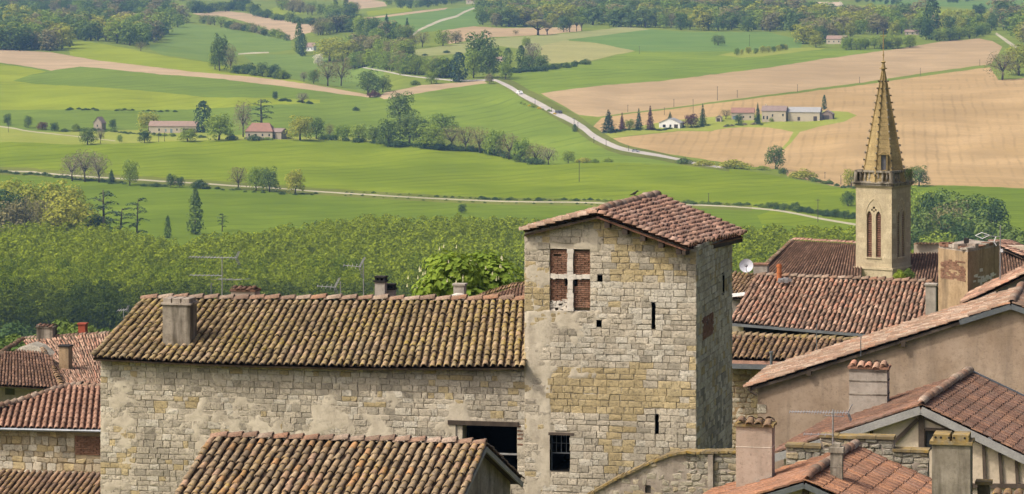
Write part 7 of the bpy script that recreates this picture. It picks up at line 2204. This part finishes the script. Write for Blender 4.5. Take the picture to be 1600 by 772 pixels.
far_house('dovecote', 'small stone dovecote with steep brown roof at the left farm', 145, 160, 204, 12, 21, 4.5, 'wall_stone', 'roof_brown', [(.4, .5, .8, 1.2, 'w')], True, .5, 'dovecote')
far_house('red_roofed_house', 'farm house with bright red roof under the spreading cedar', 383, 426, 217, 12, 24, 10, 'wall_cream', 'roof_red', W(4), rot=.15, hip=.2)
far_house('barn', 'low stone barn with brown roof right of the red roofed house', 418, 441, 217, 11, 16, 7, 'wall_stone', 'roof_brown', [(.3, 0, 1.6, 2.4, 'd')], rot=.5, cat='barn')
far_house('white_house', 'white modern house among conifers beside the winding road', 1029, 1063, 200, 8, 15, 9, 'wall_white', 'roof_grey', [(.18, .1, 1.8, 1.7, 'w'), (.5, .2, 1.2, 1.4, 'w'), (.72, .0, 2.4, 2.2, 'd')], True, .35)
far_house('barn', 'barn with pink tiled roof at the left of the right farm', 1143, 1178, 188, 12, 19, 9, 'wall_cream', 'roof_red', [(.05, .0, 3.2, 2.6, 's'), (.5, .3, .9, 1.2, 'w'), (.8, .3, .9, 1.2, 'w')], rot=.12, cat='barn')
far_house('farmhouse', 'cream farmhouse with brown roof in the middle of the right farm', 1190, 1228, 190, 17, 24, 8, 'wall_cream', 'roof_brown', [(.05, .2, .9, 2.0, 'w'), (.2, .2, .9, 2.0, 'w'), (.42, .45, .9, 1.5, 'w'), (.85, .5, .9, 1.4, 'w')], rot=.25, chim=.1)
far_house('barn', 'long cream barn with grey roof at the right of the right farm', 1231, 1281, 190, 15, 22, 9, 'wall_cream', 'roof_grey', [(.3, .1, 1.6, 2.2, 'd'), (.8, .0, 2.2, 3.2, 'd')], rot=.25, cat='barn')
far_house('open_shed', 'small dark open shed at the right end of the right farm', 1282, 1301, 187, 9, 14, 6, 'roof_brown', 'roof_brown', [(.15, .0, 4.2, 2.6, 'd')], True, .3, 'shed')
far_house('garage', 'small garage with dark door beside the white house', 1118, 1127, 190, 6, 9, 5, 'wall_cream', 'roof_brown', [(.2, 0, 2.0, 2.0, 'd')], True, .2, 'garage')
far_house('villa', 'villa with pale red roof among trees at the top right', 1291, 1322, 69, 8, 13, 9, 'wall_cream', 'roof_pink', W(4), rot=.3)
far_house('villa', 'flat villa with grey red roof behind the spire tip', 1414, 1436, 55, 5, 8, 9, 'wall_cream', 'roof_pink', W(3), rot=.1)
far_house('villa', 'small white house right of the spire tip', 1438, 1451, 53, 4, 6, 7, 'wall_white', 'roof_grey', W(2), rot=.1)
far_house('cottage', 'white upper cottage with grey pink roof behind the dark cypress', 478, 490, 80, 7, 13, 7, 'wall_white', 'roof_pink', W(2), rot=.3, cat='cottage')
far_house('farmhouse', 'distant farmhouse with red roof at the top edge above the lane', 728, 752, 6, 6, 10, 10, 'wall_cream', 'roof_red', W(3), rot=.2)
far_house('cottage', 'half hidden cottage behind trees beside the road junction', 775, 786, 96, 4, 7, 7, 'wall_cream', 'roof_pink', W(2), rot=.2, cat='cottage')

# ---- vehicles on the winding road
def car(label, px, py, head, body, lng=4.3, wid=1.8, hgt=1.45, van=False):
    p = G(px, py) + UP * .02; t = thing('van' if van else 'car', label, 'van' if van else 'car', p)
    t.rotation_euler = (0, 0, head)
    bm = simple_mat('vehicle paint ' + label[:6], body, tuple(c * .9 for c in body), 1, .35, .02, .001, .5)
    def lobj(name, pts_side, y0, y1, mat, par):
        v = [Vector((x, y0, z)) for x, z in pts_side] + [Vector((x, y1, z)) for x, z in pts_side]; k = len(pts_side)
        f = [tuple(range(k - 1, -1, -1)), tuple(range(k, 2 * k))] + [(i, (i + 1) % k, k + (i + 1) % k, k + i) for i in range(k)]
        o = bpy.data.objects.new(name, mesh(name, v, f, mat)); link(o, par); return o
    l, w, h = lng / 2, wid / 2, hgt
    if van: side = [(-l, .35), (l, .35), (l, .95), (l * .86, 1.1), (l * .55, h), (-l, h)]; cab = [(l * .84, 1.12), (l * .57, h * .97), (l * .25, h * .97), (l * .25, 1.12)]
    else: side = [(-l, .3), (l, .3), (l, .7), (l * .5, .9), (-l, .92)]; cab = [(l * .5, .9), (l * .18, h), (-l * .55, h), (-l * .92, .92)]
    b = lobj('body', side, -w, w, bm, t)
    if van: lobj('window', cab, -w - .01, w + .01, M['glass'], t)
    else:
        lobj('window', cab, -w * .9, w * .9, M['glass'], t); lobj('car_roof', [(l * .16, h), (l * .12, h + .03), (-l * .5, h + .03), (-l * .54, h)], -w * .86, w * .86, bm, t)
    for sx in (-.62, .62):
        for sy in (-1, 1):
            m = MB(); m.bar((l * sx, sy * w * .8, .32), (l * sx, sy * (w + .02), .32), .32, 10)
            o = bpy.data.objects.new('wheel', mesh('wheel', m.v, m.f, M['soot'])); link(o, t)
    for sy in (-1, 1):
        m = MB(); m.box((l - .04, sy * w * .7 - .15, .55), (.06, 0, 0), (0, .3, 0), (0, 0, .14)); o = bpy.data.objects.new('headlight', mesh('headlight', m.v, m.f, M['white_paint'])); link(o, t)
car('white van driving towards us on the upper bend of the road', 812, 147, math.radians(-62), (.78, .78, .78), 5.2, 2.0, 2.3, True)
car('dark pickup driving away beside the gorse on the road', 873, 177, math.radians(-50), (.09, .09, .10), 4.8, 1.9, 1.8, True)
car('silver car on the lower stretch of the winding road', 993, 237.5, math.radians(-25), (.34, .36, .40))

# ---- utility poles
def pole(px, yb, h, label, arm=False, d=None):
    d = d or Dg(px, yb); p = P(px, yb, d); H = h * d / FPX; r = .16
    t = thing('utility_pole', label, 'pole', p); m = MB(); m.bar(p - UP * .3, p + UP * H, r, 6, r * .7); m.build('post', M['beam'], t)
    m = MB(); m.bar(p + UP * (H * .95) - Vector((1.0 if arm else .35, 0, 0)), p + UP * (H * .95) + Vector((1.0 if arm else .35, 0, 0)), .1, 6); m.build('crossarm', M['beam'], t)
for px, yb, h, lb, arm in [
  (905, 284, 34, 'tall utility pole in the bright green field left of the tower roof', False), (1107, 318, 16, 'short pole by the track right of the tower roof', False),
  (1278, 347, 36, 'tall pole with crossarm left of the church tower', True), (1121, 157, 22, 'tall pole at the grassy strip between the ploughed fields', False),
  (1152, 152, 11, 'short pole just right of the tall one at the grassy strip', False), (1246, 144, 12, 'pole at the strip above the right farm', False), (1083, 177, 22, 'pole standing left of the right farm', False),
  (1053, 167, 12, 'small pole at the strip above the white house', False), (981, 175, 11, 'leftmost pole along the grassy strip', False), (1038, 180, 12, 'pole in the ploughed field behind the white house', False),
  (1343, 130, 10, 'pole at the strip left of the spire tip', False), (1438, 118, 12, 'pole at the strip right of the spire tip', False), (1531, 103, 10, 'last pole at the right end of the strip', False),
  (897, 206, 22, 'pole with lamp beside the winding road', True), (903, 205, 14, 'second pole just right of the lamp pole', False), (928, 224, 10, 'roadside pole on the lower bend', False), (947, 229, 12, 'roadside pole below the broad fir', False),
  (982, 236, 8, 'thin pole beside the silver car', False), (836, 163, 10, 'thin pole below the white van', False), (862, 175, 8, 'thin pole above the gorse', False),
  (13, 208, 15, 'dark pole on the drive at the left edge', False), (248, 222, 14, 'pole in the garden of the long farmhouse', False), (257, 221, 14, 'second pole in the garden of the long farmhouse', False),
  (1289, 279, 10, 'thin pole below the ploughed hillside left of the church', False), (1314, 288, 14, 'thin pole close left of the church balustrade', False), (999, 84, 12, 'thin pole in the green field by the vineyard', False), (1171, 72, 18, 'thin pole left of the little orchard', False)]:
    pole(px, yb, h, lb, arm)
# ================================================================ the air
m, t, out = nt('valley haze')
vol = t.nodes.new('ShaderNodeVolumePrincipled')
vol.inputs['Color'].default_value = (0.32, 0.60, 1.0, 1)
vol.inputs['Density'].default_value = 0.000075
vol.inputs['Anisotropy'].default_value = 0.2
t.links.new(vol.outputs[0], out.inputs['Volume'])
hz = MB()
hz.box((-5200, -80, ZC - 112), (10400, 0, 0), (0, 9900, 0), (0, 0, 112 + 12))
ho = hz.build('haze', m)
tag(ho, 'pale blue haze hanging over the whole valley', kind='stuff')
